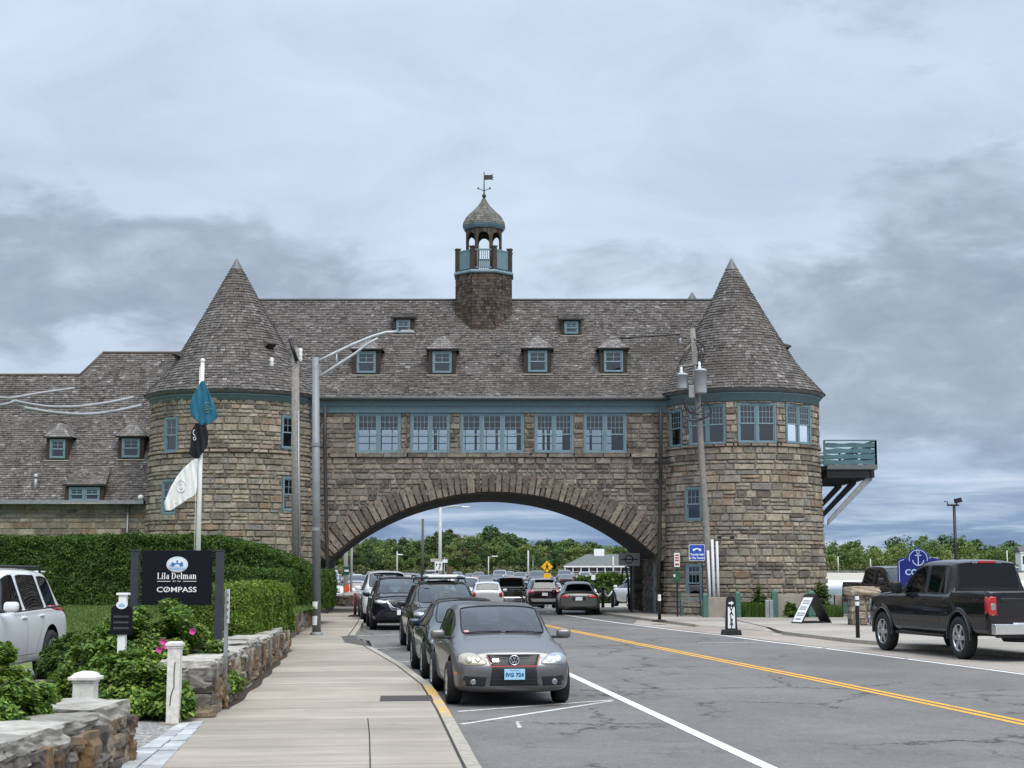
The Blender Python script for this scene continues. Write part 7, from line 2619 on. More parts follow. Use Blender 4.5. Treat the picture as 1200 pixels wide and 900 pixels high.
def mirror(parent, x, y, z, sg, mat, size=(.13, .22, .15)):
    mb = MB(); mb.box((0, 0, 0), size); o = mb.build('mirror', mat, parent, smooth=True, bevel=.045, loc=(x, y + sg * .13, z))
    mb = MB(); mb.box((.02, -sg * .12, -.05), (.06, .16, .04)); mb.build('mirror_arm', M_plastic, o, bevel=.01)
    return o


SHELLS = {}
def get_shell(kind):
    if kind not in SHELLS:
        me = car_shell(CARS[kind]); SHELLS[kind] = (me, Proj(me))
    return SHELLS[kind]


def half_w(kind, x):
    st = CARS[kind]['st']
    for a, b in zip(st, st[1:]):
        if b[0] <= x <= a[0]:
            t = (a[0] - x) / (a[0] - b[0]); return a[2] + (b[2] - a[2]) * t
    return st[0][2]


def build_car(kind, name, label, cat, paint, loc, heading, group=None, sc=(1, 1, 1), spokes=5, rim=None, twin=True, glass_side=None, glass_rear=None, clad=None,
              front=None, rear=None, interior=True, handles=None, pillar=None):
    """heading: direction the nose points, degrees clockwise from +Y"""
    spec = CARS[kind]
    me, pj = get_shell(kind)
    root = thing(name, label, cat, loc, R(90 - heading), group)
    root.scale = sc
    body = split_shell(me, paint, root, glass_side, glass_rear, clad, pillar)
    for i, ax in enumerate(spec['axles']):
        for sg in (1, -1):
            wheel(root, ax, sg * (spec['track'] + .035), spec['r'], sg, .23 if kind != 'pickup' else .27, spokes, rim, twin)
    # shut lines and handles
    mb = MB()
    st = spec['st']
    zs = lambda x: interp_poly(sorted([(s_[0], s_[4]) for s_ in st]), 0, 1, x)
    b0 = st[spec['trim'][0]][0] - .05
    xf = st[spec['ws'][0]][0] + .02
    nd = 1 if kind == 'hatch' else 2
    xr = b0 - .0
    zlow = .30 if kind in ('hatch', 'sedan') else .42 if kind == 'suv' else .56
    for side in ('left', 'right'):
        pj.line(mb, side, [(xf - .18, zlow), (xf - .05, zlow + .3), (xf - .02, zs(xf) - .03)])
        pj.line(mb, side, [(b0, zlow), (b0, zs(b0) - .03)])
        pj.line(mb, side, [(xf - .18, zlow), (b0, zlow)])
        if nd == 2:
            xe = -1.02 if kind != 'pickup' else -1.02
            pj.line(mb, side, [(b0, zlow), (xe + .30, zlow), (xe + .16, zlow + .25), (xe, zlow + .44), (xe - .02, zs(xe) - .03)])
        if kind == 'pickup': pj.line(mb, side, [(-1.31, .60), (-1.31, 1.24)], .018)
    w0 = half_w(kind, xf) * .62
    pj.line(mb, 'top', [(xf + .10, -w0), (xf + .16, 0), (xf + .10, w0)], .02)
    mb.build('panel_gaps', M_plastic, root, fix=False)
    hx = [b0 + .13] + ([-.92 if kind == 'sedan' else -.98] if nd == 2 else [])
    for side, sg in (('left', 1), ('right', -1)):
        for x in hx:
            h, nn = pj.hit(side, x, zs(x) - .10)
            if h is None: continue
            mb = MB(); mb.box(h + Vector((0, sg * .012, 0)), (.19, .035, .035)); mb.build('door_handle', handles or paint, root, bevel=.012)
    # mirrors
    xm = st[spec['ws'][0]][0] - .30
    for sg in (1, -1):
        mirror(root, xm, sg * (half_w(kind, xm) - .02), zs(xm) + (.09 if kind != 'pickup' else .14), sg, paint if kind != 'pickup' else M_black, (.13, .22, .145) if kind != 'pickup' else (.14, .26, .26))
    # wipers and cowl
    if interior:
        zf = .28 if kind in ('hatch', 'sedan') else .42 if kind == 'suv' else .60
        seats(root, {'hatch': (-.30, -1.1), 'sedan': (-.25, -1.1), 'suv': (-.2, -1.05, -1.75), 'pickup': (.05, -.75)}[kind], zf, .72 if kind != 'pickup' else .8,
              st[spec['ws'][0]][0] - .26, st[spec['ws'][0]][6] - .02)
    if front: front(root, pj, paint)
    if rear: rear(root, pj, paint)
    return root, pj


def both(pj, mb, view, outline, **kw):
    pj.patch(mb, view, outline, **kw)
def mirror_o(ol): return [(-a, b) for a, b in ol]


def lamp(root, pj, view, ol, mat, name, off=.004, bulge=.012, smooth_n=4, inner=None):
    for o_ in (ol, mirror_o(ol)):
        mb = MB(); pj.patch(mb, view, o_, off=off, bulge=bulge, smooth_n=smooth_n); l = mb.build(name, mat, root)
        for (cy, cz2, r, m_) in (inner or ()):
            s_ = 1 if o_ is ol else -1
            m2_ = MB(); pj.patch(m2_, view, [(s_ * cy + r * math.cos(i * .5236), cz2 + r * math.sin(i * .5236)) for i in range(12)], off=off + bulge + .002, bulge=.012, smooth_n=2); m2_.build('lamp_reflector', m_, l)


def badge_tubes(root, pj, view, strokes, wd, mat, name='badge', off=.012):
    mb = MB()
    for s_ in strokes: pj.line(mb, view, s_, wd, off)
    return mb.build(name, mat, root, fix=False)


# ---- front and rear fittings ------------------------------------------------------
def hatch_front(root, pj, paint):
    hl = [(.795, .735), (.70, .775), (.56, .765), (.425, .675), (.405, .625), (.50, .60), (.70, .605), (.79, .635), (.81, .68)]
    mats = (M_clear, M_cream)
    for o_, m_ in ((hl, M_clear), (mirror_o(hl), M_cream)):
        mb = MB(); pj.patch(mb, 'front', o_, off=.004, bulge=.014, smooth_n=4); l = mb.build('headlight', m_, root)
        s_ = 1 if o_ is hl else -1
        for (cy, r) in ((.66, .052), (.53, .044)):
            m2_ = MB(); pj.patch(m2_, 'front', [(s_ * cy + r * math.cos(i * .5236), .68 + r * math.sin(i * .5236)) for i in range(12)], off=.020, bulge=.014, smooth_n=2); m2_.build('lamp_reflector', M_chrome if s_ > 0 else M_cream, l)
    mb = MB(); pj.patch(mb, 'front', [(-.385, .755), (.385, .755), (.335, .60), (-.335, .60)], off=.004); mb.build('grille', M_black, root)
    mb = MB(); pj.line(mb, 'front', [(-.395, .748), (-.340, .588), (.340, .588), (.395, .748)], .013, .0075); mb.build('red_grille_line', simple('red_trim', (0.35, 0.01, 0.015), .4), root, fix=False)
    mb = MB(); pj.patch(mb, 'front', [(-.325, .575), (.325, .575), (.355, .31), (-.355, .31)], off=.003); mb.build('lower_grille', M_plastic, root)
    mb = MB()
    for z in (.64, .70): pj.line(mb, 'front', [(-.34, z), (.34, z)], .008, .0095)
    for z in (.35, .40): pj.line(mb, 'front', [(-.34, z), (.34, z)], .010, .008)
    mb.build('grille_bars', simple('grille_grey', (0.05, 0.05, 0.052), .5), root, fix=False)
    for s_ in (1, -1):
        mb = MB(); pj.patch(mb, 'front', [(s_ * .40, .44), (s_ * .73, .455), (s_ * .745, .40), (s_ * .70, .31), (s_ * .43, .305)], off=.003); fo = mb.build('fog_lamp_recess', M_plastic, root)
        m2_ = MB(); pj.patch(m2_, 'front', [(s_ * .60 + .042 * math.cos(i * .5236), .365 + .042 * math.sin(i * .5236)) for i in range(12)], off=.012, bulge=.008, smooth_n=2); m2_.build('fog_lamp', M_clear, fo)
        mb = MB(); pj.patch(mb, 'right' if s_ < 0 else 'left', [(1.86, .46), (1.75, .46), (1.75, .50), (1.86, .50)], off=.004); mb.build('side_marker', M_amber, root)
    hx = max(pj.hit('front', 0, z_)[0].x for z_ in (.61, .64, .675, .71)) + .014
    mb = MB(); mb.lathe([(0, 0), (.074, 0), (.074, -.05)], 24, (hx, 0, .675), 'X'); mb.build('badge_disc', M_black, root)
    mb = MB(); mb.lathe([(.060, .001), (.062, .010), (.074, .010), (.076, .0)], 28, (hx, 0, .675), 'X')
    for pts in ([(-.024, .727), (0, .686), (.024, .727)], [(-.047, .708), (-.022, .628), (0, .674), (.022, .628), (.047, .708)]):
        for a_, b_ in zip(pts, pts[1:]):
            d_ = (Vector(b_) - Vector(a_)).normalized(); n_ = Vector((-d_.y, d_.x)) * .0052
            mb.prism([(a_[0] - n_.x, a_[1] - n_.y), (b_[0] - n_.x, b_[1] - n_.y), (b_[0] + n_.x, b_[1] + n_.y), (a_[0] + n_.x, a_[1] + n_.y)], .001, .008, lambda u, v, e: Vector((hx + e, u, v)))
    mb.build('badge', M_chrome, root, fix=False)
    mb = MB(); text_mesh('GTI', .062, lambda u, v, d_: Vector(pj.hit('front', -.27 + u, .675 + v)[0]) + Vector((.014, 0, 0)), mb, bold=.004)
    mb.build('lettering', M_chrome, root, fix=False)
    plate(root, 2.085, .0, .475, 1, M_ltblue, '1VG 724'.replace('1VG', 'IVG'))
    mb = MB()
    for y0, y1 in ((-.62, -.05), (.02, .60)):
        p = [pj.hit('top', .93 - abs(y) * .12, y)[0] for y in np.linspace(y0, y1, 8)]
        mb.tube([q + Vector((0, 0, .018)) for q in p], .010, 5)
    mb.build('wiper', M_black, root)
    h, nn = pj.hit('front', -.56, 1.03)
    mb = MB(); pj.patch(mb, 'front', [(-.60, 1.01), (-.53, 1.01), (-.53, 1.06), (-.60, 1.06)], off=.003, depth=.0); mb.build('windshield_sticker', simple('sticker_pink', (0.5, 0.3, 0.27), .6), root)


def sedan_front(root, pj, paint):
    lamp(root, pj, 'front', [(.82, .72), (.62, .715), (.42, .66), (.44, .625), (.64, .645), (.82, .665)], M_clear, 'headlight', smooth_n=3, inner=((.66, .68, .026, M_white),))
    mb = MB(); pj.patch(mb, 'front', [(-.40, .67), (.40, .67), (.46, .52), (.34, .42), (-.34, .42), (-.46, .52)], off=.004); mb.build('grille', M_black, root)
    badge_tubes(root, pj, 'front', [[(-.40, .675), (.40, .675)]], .018, M_chrome, 'grille_trim')
    for s_ in (1, -1):
        mb = MB(); pj.patch(mb, 'front', [(s_ * .54, .42), (s_ * .78, .44), (s_ * .76, .30), (s_ * .52, .30)], off=.003); mb.build('air_intake', M_plastic, root)
    plate(root, 2.345, 0, .42, 1, M_oval)


def sedan_rear(root, pj, paint):
    lamp(root, pj, 'rear', [(.81, .86), (.62, .875), (.40, .85), (.42, .77), (.62, .74), (.80, .76)], M_red, 'tail_light', smooth_n=3, inner=((.52, .81, .03, M_clear),))
    mb = MB(); pj.patch(mb, 'rear', [(-.30, .80), (.30, .80), (.28, .64), (-.28, .64)], off=.003); mb.build('plate_recess', M_plastic, root)
    plate(root, -2.385, 0, .71, -1, M_oval)
    badge_tubes(root, pj, 'rear', [[(-.38, .845), (.38, .845)]], .022, M_chrome, 'trunk_trim')
    mb = MB(); pj.patch(mb, 'rear', [(-.72, .38), (.72, .38), (.66, .29), (-.66, .29)], off=.004); mb.build('bumper_valance', M_plastic, root)
    mb = MB(); pj.line(mb, 'rear', [(-.80, .56), (.80, .56)], .009); pj.line(mb, 'rear', [(-.44, .90), (-.46, .62), (.46, .62), (.44, .90)], .008); mb.build('trunk_gap', M_plastic, root, fix=False)


def suv_front(grille='bars'):
    def f(root, pj, paint):
        lamp(root, pj, 'front', [(.86, .95), (.70, .965), (.50, .93), (.52, .86), (.68, .85), (.85, .875)], M_clear, 'headlight', smooth_n=3, inner=((.72, .905, .032, M_white),))
        mb = MB(); pj.patch(mb, 'front', [(-.46, .93), (.46, .93), (.38, .66), (-.38, .66)], off=.004); mb.build('grille', M_black, root)
        if grille == 'v':
            mb = MB()
            for s_ in (1, -1): pj.patch(mb, 'front', [(s_ * .50, .945), (s_ * .43, .945), (s_ * .29, .705), (s_ * .0, .675), (s_ * .0, .625), (s_ * .34, .645)], off=.012)
            mb.build('grille_trim', M_chrome, root)
        else:
            badge_tubes(root, pj, 'front', [[(-.44, z), (.44, z)] for z in (.74, .80, .87)], .014, M_chrome, 'grille_trim')
        mb = MB(); pj.patch(mb, 'front', [(-.62, .56), (.62, .56), (.55, .42), (-.55, .42)], off=.004); mb.build('lower_grille', M_plastic, root)
        plate(root, 2.375, 0, .57, 1, M_oval)
    return f


def suv_rear(root, pj, paint):
    lamp(root, pj, 'rear', [(.88, 1.09), (.74, 1.10), (.58, 1.0), (.62, .92), (.86, .90)], M_red, 'tail_light', smooth_n=3, inner=((.70, .99, .035, M_clear),))
    plate(root, -2.405, 0, .84, -1, M_oval)
    mb = MB(); pj.patch(mb, 'rear', [(-.78, .60), (.78, .60), (.72, .44), (-.72, .44)], off=.005); mb.build('bumper_guard', simple('pale_bumper', (0.26, 0.26, 0.26), .5), root)
    mb = MB(); pj.line(mb, 'rear', [(-.86, .66), (.86, .66)], .01); mb.build('tailgate_gap', M_plastic, root, fix=False)
    mb = MB(); mb.box((-2.16, 0, 1.625), (.22, 1.05, .03)); mb.build('roof_spoiler', paint, root, bevel=.01)


def roof_rails(root, z=1.70, x0=.1, x1=-1.9, y=.60, mat=None):
    for s_ in (1, -1):
        mb = MB(); mb.tube([(x0, s_ * y, z - .04), (x0 - .12, s_ * y, z + .05), (x1 + .12, s_ * y, z + .04), (x1, s_ * y, z - .05)], .022, 8); mb.build('roof_rail', mat or M_black, root)


def pickup_rear(root, pj, paint):
    for s_ in (1, -1):
        mb = MB(); pj.patch(mb, 'rear', [(s_ * .80, 1.23), (s_ * .945, 1.23), (s_ * .945, .88), (s_ * .80, .88)], off=.006); t = mb.build('tail_light', M_red, root)
        m2_ = MB(); pj.patch(m2_, 'rear', [(s_ * .825, 1.10), (s_ * .92, 1.10), (s_ * .92, .98), (s_ * .825, .98)], off=.010); m2_.build('reversing_lamp', M_clear, t)
        mb = MB(); pj.patch(mb, 'left' if s_ > 0 else 'right', [(-2.80, 1.23), (-2.92, 1.22), (-2.92, .89), (-2.82, .89)], off=.006); mb.build('tail_light_side', M_red, root)
    mb = MB()
    mb.box((-3.02, 0, .62), (.16, 1.88, .20)); mb.box((-2.96, 0, .73), (.22, 1.0, .03))
    mb.build('rear_bumper', M_chrome, root, bevel=.035)
    mb = MB(); mb.box((-3.0, 0, .50), (.12, 1.7, .08)); mb.box((-3.0, 0, .44), (.3, .10, .10)); mb.build('tow_bar', M_black, root)
    mb = MB(); pj.line(mb, 'rear', [(-.78, 1.30), (-.78, .76), (.78, .76), (.78, 1.30)], .012); mb.build('tailgate_gap', M_plastic, root, fix=False)
    mb = MB(); pj.patch(mb, 'rear', [(-.70, 1.20), (.70, 1.20), (.66, 1.08), (-.66, 1.08)], off=.006, bulge=.008); mb.build('tailgate_panel', paint, root)
    mb = MB(); mb.box((-1.17, 0, 1.895), (.05, .42, .05)); t = mb.build('high_brake_light', M_red, root, bevel=.01)
    for s_ in (1, -1):
        m2_ = MB(); m2_.box((-1.17, s_ * .29, 1.893), (.05, .14, .045)); m2_.build('cargo_lamp', M_clear, t)
    mb = MB(); ol = ell(.10, .045, 20, 0, 1.14); pj.patch(mb, 'rear', ol, off=.016); mb.build('badge', simple('badge_blue', (0.01, 0.03, 0.15), .3), root)
    for s_, side in ((1, 'left'), (-1, 'right')):
        mb = MB(); text_mesh('4x4', .14, lambda u, v, d_: Vector(pj.hit(side, -2.45 - s_ * u, 1.16 + v)[0]) + Vector((0, s_ * .006, 0)), mb, bold=.004)
        mb.build('lettering', simple('dull_red_lettering', (0.06, 0.02, 0.02), .4), root, fix=False)
    for ax in CARS['pickup']['axles']:
        for s_ in (1, -1):
            mb = MB(); r = CARS['pickup']['arch']; zc = CARS['pickup']['r'] + .035
            an = [R(a) for a in range(-8, 189, 7)]
            pts = [(ax + (r + .05) * math.cos(a), 1.0 * s_, zc + (r + .05) * math.sin(a)) for a in an]
            V, F = [], []
            for a in an:
                for rr_, yy in ((r - .005, .97), (r - .005, 1.028), (r + .05, 1.028), (r + .08, 1.005)):
                    V.append((ax + rr_ * math.cos(a), s_ * yy, zc + rr_ * math.sin(a)))
            for i in range(len(an) - 1):
                for k in range(3): F.append((4 * i + k, 4 * i + k + 1, 4 * i + 5 + k, 4 * i + 4 + k))
            mb.add(V, F, 0, True); mb.build('fender_flare', paint, root)
    for s_ in (1, -1):
        mb = MB(); mb.box((.1, s_ * .98, .43), (2.3, .14, .06)); mb.build('running_board', M_black, root, bevel=.02)
    mb = MB(); mb.tube([(-2.6, -.45, .40), (-3.0, -.5, .38)], .04, 8); mb.lathe([(.0, -.14), (.34, -.14), (.38, -.08), (.38, .08), (.34, .14), (0, .14)], 24, (-2.45, .0, .50)); mb.build('spare_and_exhaust', M_rubber, root)


def pickup_front(root, pj, paint):
    lamp(root, pj, 'front', [(.95, 1.10), (.72, 1.10), (.70, .86), (.95, .86)], M_clear, 'headlight', smooth_n=2)
    mb = MB(); pj.patch(mb, 'front', [(-.66, 1.12), (.66, 1.12), (.64, .80), (-.64, .80)], off=.005); mb.build('grille', M_black, root)
    badge_tubes(root, pj, 'front', [[(-.64, .93), (.64, .93)], [(-.64, 1.02), (.64, 1.02)]], .03, M_chrome, 'grille_trim')
    mb = MB(); mb.box((2.98, 0, .62), (.14, 1.85, .2)); mb.build('front_bumper', M_chrome, root, bevel=.04)


# ---- the cars of the photo -----------------------------------------------------------
P_grey = car_paint('grey_metallic_paint', (0.175, 0.172, 0.178), .75, .36, .25)
P_dkblue = car_paint('dark_teal_paint', (0.012, 0.026, 0.040), .4, .25, .2)
P_black = car_paint('black_car_paint', (0.008, 0.008, 0.010), .0, .22)
P_char = car_paint('charcoal_paint', (0.022, 0.021, 0.020), .4, .3, .2)
P_navy = car_paint('navy_black_paint', (0.007, 0.008, 0.018), .2, .22)
P_white = car_paint('white_car_paint', (0.74, 0.75, 0.77), 0, .35)
P_bronze = car_paint('bronze_grey_paint', (0.13, 0.125, 0.112), .7, .3, .2)
P_maroon = car_paint('dark_maroon_paint', (0.022, 0.012, 0.014), .4, .28)

def put(front_c, L, heading, z=None):
    """centre of a car whose nose is at front_c"""
    d_ = Vector((math.sin(R(heading)), math.cos(R(heading)), 0))
    c = Vector((front_c[0], front_c[1], 0)) - d_ * L / 2
    return (c.x, c.y, gz(c.y) + RZ)

HEAD = 180 - 7.5 + 0.0           # kerb-side cars face the camera
build_car('hatch', 'parked_hatchback', 'grey metallic three-door hatchback with a pale blue number plate, nearest car at the kerb', 'car', P_grey, put((.04, 22.7), 4.2, 172.0), 172.0,
          'cars parked nose to the camera along the kerb', spokes=5, twin=False, rim=M_alloy, front=hatch_front)
build_car('sedan', 'parked_sedan', 'dark teal sedan parked right behind the grey hatchback', 'car', P_dkblue, put((-.62, 28.0), 4.72, 172.5), 172.5, 'cars parked nose to the camera along the kerb', front=sedan_front, rim=M_alloy)
r, pj = build_car('suv', 'parked_suv', 'charcoal sport utility car with a loaded white roof rack, third car at the kerb', 'car', P_char, put((-1.50, 37.6), 4.76, 172.5), 172.5, 'cars parked nose to the camera along the kerb', front=suv_front())
roof_rails(r)
for x in (-.15, -1.35):
    mb = MB(); mb.tube([(x, -.62, 1.77), (x, .62, 1.77)], .022, 8); mb.build('cross_bar', M_black, r)
mb = MB(); mb.box((-.75, .0, 1.81), (1.9, .74, .06)); mb.box((-.1, 0, 1.835), (.5, .86, .035)); mb.build('roof_box', M_white, r, bevel=.02)
mb = MB(); mb.box((.52, -.05, 1.37), (.04, .10, .16)); mb.box((.52, .05, 1.43), (.04, .16, .05)); mb.build('hanging_tag', simple('tag_yellow', (0.6, 0.5, 0.16), .6), r)
r, pj = build_car('suv', 'parked_suv', 'navy black sport utility car with a broad chrome V-shaped grille, at the kerb', 'car', P_navy, put((-3.62, 51.0), 4.95, 172.5), 172.5, 'cars parked nose to the camera along the kerb', sc=(1.05, 1.03, 1.02), front=suv_front('v'))
roof_rails(r)
r, pj = build_car('suv', 'parked_van', 'tall white van parked behind the navy black car at the kerb', 'van', P_white, put((-4.55, 57.6), 5.1, 172.5), 172.5, 'cars parked nose to the camera along the kerb', sc=(1.08, 1.05, 1.13), front=suv_front())
r, pj = build_car('suv', 'oncoming_suv', 'white sport utility car coming towards the arch with one bright headlight', 'car', P_white, put((-2.55, 84.0), 4.8, 180), 180, sc=(1, 1.02, 1.03), front=suv_front())
mh, th = new_mat('lit_headlamp'); out(th, th.n('ShaderNodeEmission', ins={0: (1.0, 0.86, 0.62, 1), 1: 6.0}).outputs[0])
mb = MB(); pj.patch(mb, 'front', ell(.13, .10, 14, .72, .90), off=.02, bulge=.03, smooth_n=2); mb.build('lit_lamp', mh, r)
build_car('sedan', 'driving_sedan', 'bronze grey sedan seen from behind, driving in under the arch', 'car', P_bronze, (2.95, 70.2, RZ), 0.5, rear=sedan_rear)
build_car('suv', 'driving_suv', 'dark maroon sport utility car seen from behind, ahead of the bronze grey sedan', 'car', P_maroon, (1.62, 86.5, gz(86.5) + RZ), -4, rear=suv_rear)
build_car('sedan', 'queueing_sedan', 'dark red sedan half hidden left of the maroon sport utility car', 'car', car_paint('dark_red_paint', (0.07, 0.015, 0.018), .4), (1.0, 98, gz(98) + RZ), -3, rear=sedan_rear, interior=False)
build_car('suv', 'queueing_suv', 'silver blue sport utility car queueing beyond the arch, seen from behind', 'car', car_paint('silver_blue_paint', (0.12, 0.14, 0.18), .6), (.9, 107, gz(107) + RZ), -2, rear=suv_rear, interior=False)
build_car('pickup', 'queueing_pickup', 'tall olive black pickup seen from behind in the queue beyond the arch', 'pickup truck', car_paint('olive_black_paint', (0.02, 0.021, 0.016), .2), (-.1, 96.5, gz(96.5) + RZ), -2, rear=pickup_rear, interior=False, glass_side=G_priv, glass_rear=G_priv)
build_car('hatch', 'queueing_hatchback', 'white hatchback with bright red tail lights, seen from behind beyond the arch', 'car', P_white, (-1.35, 83.0, gz(83) + RZ), -2, interior=False)
r = COL.objects['queueing_hatchback']
pj = get_shell('hatch')[1]
lamp(r, pj, 'rear', [(.78, .92), (.66, .94), (.60, .80), (.64, .68), (.78, .70)], M_red, 'tail_light', smooth_n=3)
plate(r, -2.14, 0, .62, -1, M_oval)
r, pj = build_car('suv', 'stopped_suv', 'white hatch-backed car with a red tail light beside the right foot of the arch', 'car', P_white, (7.15, 88.5, gz(88) + .1), -12, rear=suv_rear, interior=False)
# pickup at the right
build_car('pickup', 'parked_pickup', 'big black crew cab pickup seen from behind with a chrome bumper, parked on the right', 'pickup truck', P_black, (0, 0, 0), -12.5, sc=(1.03, 1.03, 1.14), spokes=6, twin=False,
          rim=simple('bright_alloy', (0.62, 0.63, 0.64), .25, .9), glass_side=G_priv, glass_rear=G_priv, rear=pickup_rear, front=pickup_front, handles=P_black)
r = COL.objects['parked_pickup']
rl_ = G(1130, 772.5)                 # left rear wheel contact
off = Matrix.Rotation(R(90 + 12.5), 3, 'Z') @ Vector((-1.68 * 1.03, (.86 + .035) * 1.03, 0))
r.location = (rl_.x - off.x, rl_.y - off.y, .004)
build_car('pickup', 'parked_pickup', 'black pickup standing farther back by the sea wall, nose to the right', 'pickup truck', car_paint('black_truck_paint', (0.009, 0.009, 0.010)), (15.2, 61.3, .1), 167, sc=(.98, 1, 1.04), spokes=6, twin=False, front=pickup_front,
          glass_side=G_priv, glass_rear=G_priv)
# big white car in the driveway
r, pj = build_car('suv', 'parked_suv', 'large white sport utility car with dark rear windows in the driveway at the left edge', 'car', P_white, (-9.03, 25.4, .125), 181.5, sc=(1.10, 1.07, 1.125), glass_side=G_priv, glass_rear=G_priv, rear=suv_rear, handles=M_white, front=suv_front(), pillar=P_white)
roof_rails(r, z=1.655, y=.56)
mb = MB(); mb.tube([(.25, .935, 1.055), (-1.95, .925, 1.09)], .012, 6); mb.build('belt_trim', M_black, r)

# ---- far car park -----------------------------------------------------------------------
P_far = car_paint('parked_car_paint', (1, 1, 1), .3, .35, obj_color=True)
M_farglass = simple('far_car_glass', (0.03, 0.035, 0.042), .08, var=.1, spec=.8)
FAR = {}
def far_mesh(kind):
    if kind in FAR: return FAR[kind]
    spec = CARS[kind]
    me = car_shell(spec, 1)
    mb = MB()
    for v in me.vertices: mb.v.append(tuple(v.co))
    for p in me.polygons:
        mb.f.append(tuple(p.vertices)); mb.sm.append(True)
        mb.m.append({0: 0, 1: 1, 2: 1, 3: 1, 4: 2, 5: 2, 6: 0}[p.material_index])
    for ax in spec['axles']:
        for sg in (-1, 1):
            r = spec['r']; mb.lathe([(0, sg * .11), (r * .6, sg * .11), (r * .95, sg * .1), (r, sg * .06), (r, -sg * .1), (0, -sg * .1)], 16, (ax, sg * (spec['track'] + .03), r), 'Y', mat=2)
            mb.lathe([(0, sg * .115), (r * .55, sg * .115)], 10, (ax, sg * (spec['track'] + .03), r), 'Y', mat=3)
    xr = spec['st'][-1][0] - .012; xf = spec['st'][0][0] + .0
    zs_ = spec['st'][-1][4]
    for sg in (-1, 1):
        mb.box((xr + .05, sg * spec['st'][-1][2] * .92, zs_ - .02), (.08, .22, .13), mat=4); mb.box((xf - .10, sg * spec['st'][0][2] * .98, zs_ - .03), (.12, .25, .11), mat=3)
        mb.box((spec['st'][spec['ws'][0]][0] - .3, sg * (half_w(kind, 0) + .10), spec['st'][4][4] + .08), (.12, .2, .14), mat=0)
    mb.box((xf - .04, 0, zs_ - .12), (.06, .7, .13), mat=2)
    o = mb.build('parked_car', [P_far, M_farglass, M_rubber, M_alloy, M_red], fix=False)
    o.data.name = 'far_' + kind
    m_ = o.data
    bpy.data.objects.remove(o)
    FAR[kind] = m_
    return m_
COLS = [('white', (0.70, 0.71, 0.72)), ('silver', (0.38, 0.39, 0.41)), ('black', (0.012, 0.012, 0.014)), ('grey', (0.13, 0.135, 0.14)), ('dark blue', (0.018, 0.035, 0.085)), ('red', (0.22, 0.018, 0.02)), ('slate green', (0.06, 0.08, 0.075))]
KN = {'hatch': 'hatchback', 'sedan': 'sedan', 'suv': 'sport utility car', 'pickup': 'pickup'}
rng = random.Random(77)
far = []
def row(Y, x0, x1, step, name, heads=(0, 180), skip=.1):
    x = x0
    while x < x1:
        if rng.random() > skip:
            kind = rng.choices(['sedan', 'suv', 'hatch', 'pickup'], (4, 5, 2, 1))[0]
            cn, cc = rng.choices(COLS, (4, 3, 4, 3, 2, 1, 1))[0]
            yy = Y + rng.uniform(-.5, .5)
            far.append((x + rng.uniform(-.25, .25), yy, rng.choice(heads) + rng.uniform(-4, 4), kind, cn, cc, name))
        x += step
row(93, -11.3, -8.9, 2.7, 'row nearest the arch', (90, 270), 0)
row(104, -12.6, -8.6, 4.9, 'second row beyond the arch', (90, 270), 0)
row(118, -14.5, -8.6, 2.8, 'third row beyond the arch')
row(134, -16.2, -8.0, 2.8, 'fourth row beyond the arch')
row(152, -18.5, -5.5, 2.8, 'fifth row beyond the arch')
row(168, -19.8, 5.0, 2.8, 'sixth row beyond the arch')
row(186, -21.5, 7.0, 2.8, 'seventh row beyond the arch')
row(206, -24.0, 10.0, 2.8, 'eighth row beyond the arch')
row(228, -26.5, 13.0, 2.9, 'row in front of the trees')
row(124, .2, 3.9, 3.2, 'queue beyond the arch', (0,), 0)
row(140, .0, 4.2, 3.2, 'queue farther beyond the arch', (0,), 0)
cnt = {}
for f_ in sorted(far, key=lambda q: q[0] / q[1]): cnt.setdefault((f_[3], f_[4], f_[6]), []).append(f_)
ORD = ['first', 'second', 'third', 'fourth', 'fifth', 'sixth', 'seventh', 'eighth']
for key, lst in cnt.items():
    for i, (x, y, hd, kind, cn, cc, nm) in enumerate(lst):
        o = bpy.data.objects.new('parked_car', far_mesh(kind))
        COL.objects.link(o)
        o.location = (x, y, gz(y) - .03); o.rotation_euler = (0, 0, R(90 - hd)); o.color = cc + (1,)
        base = '%s %s in the %s' % (cn, KN[kind], nm)
        lab = base if len(lst) == 1 else '%s %s from the left in the %s' % (ORD[i], cn + ' ' + KN[kind], nm)
        tag(o, lab, 'car', 'cars in the far car park')
# ================================================================== BEYOND THE ARCH, FAR SHORE
M_crown = [leaf_mat('dark_tree_leaf', [(0.0, (0.029, 0.056, 0.023)), (0.5, (0.057, 0.103, 0.036)), (1.0, (0.100, 0.157, 0.056))], .3),
           leaf_mat('mid_tree_leaf', [(0.0, (0.061, 0.106, 0.034)), (0.5, (0.111, 0.179, 0.055)), (1.0, (0.169, 0.242, 0.084))], .35),
           leaf_mat('spring_tree_leaf', [(0.0, (0.109, 0.151, 0.047)), (0.5, (0.177, 0.231, 0.071)), (1.0, (0.247, 0.301, 0.116))], .35),
           leaf_mat('olive_tree_leaf', [(0.0, (0.077, 0.087, 0.042)), (0.5, (0.126, 0.135, 0.061)), (1.0, (0.181, 0.187, 0.087))], .3)]
M_bark = simple('bark', (0.075, 0.06, 0.048), .9, var=.3)


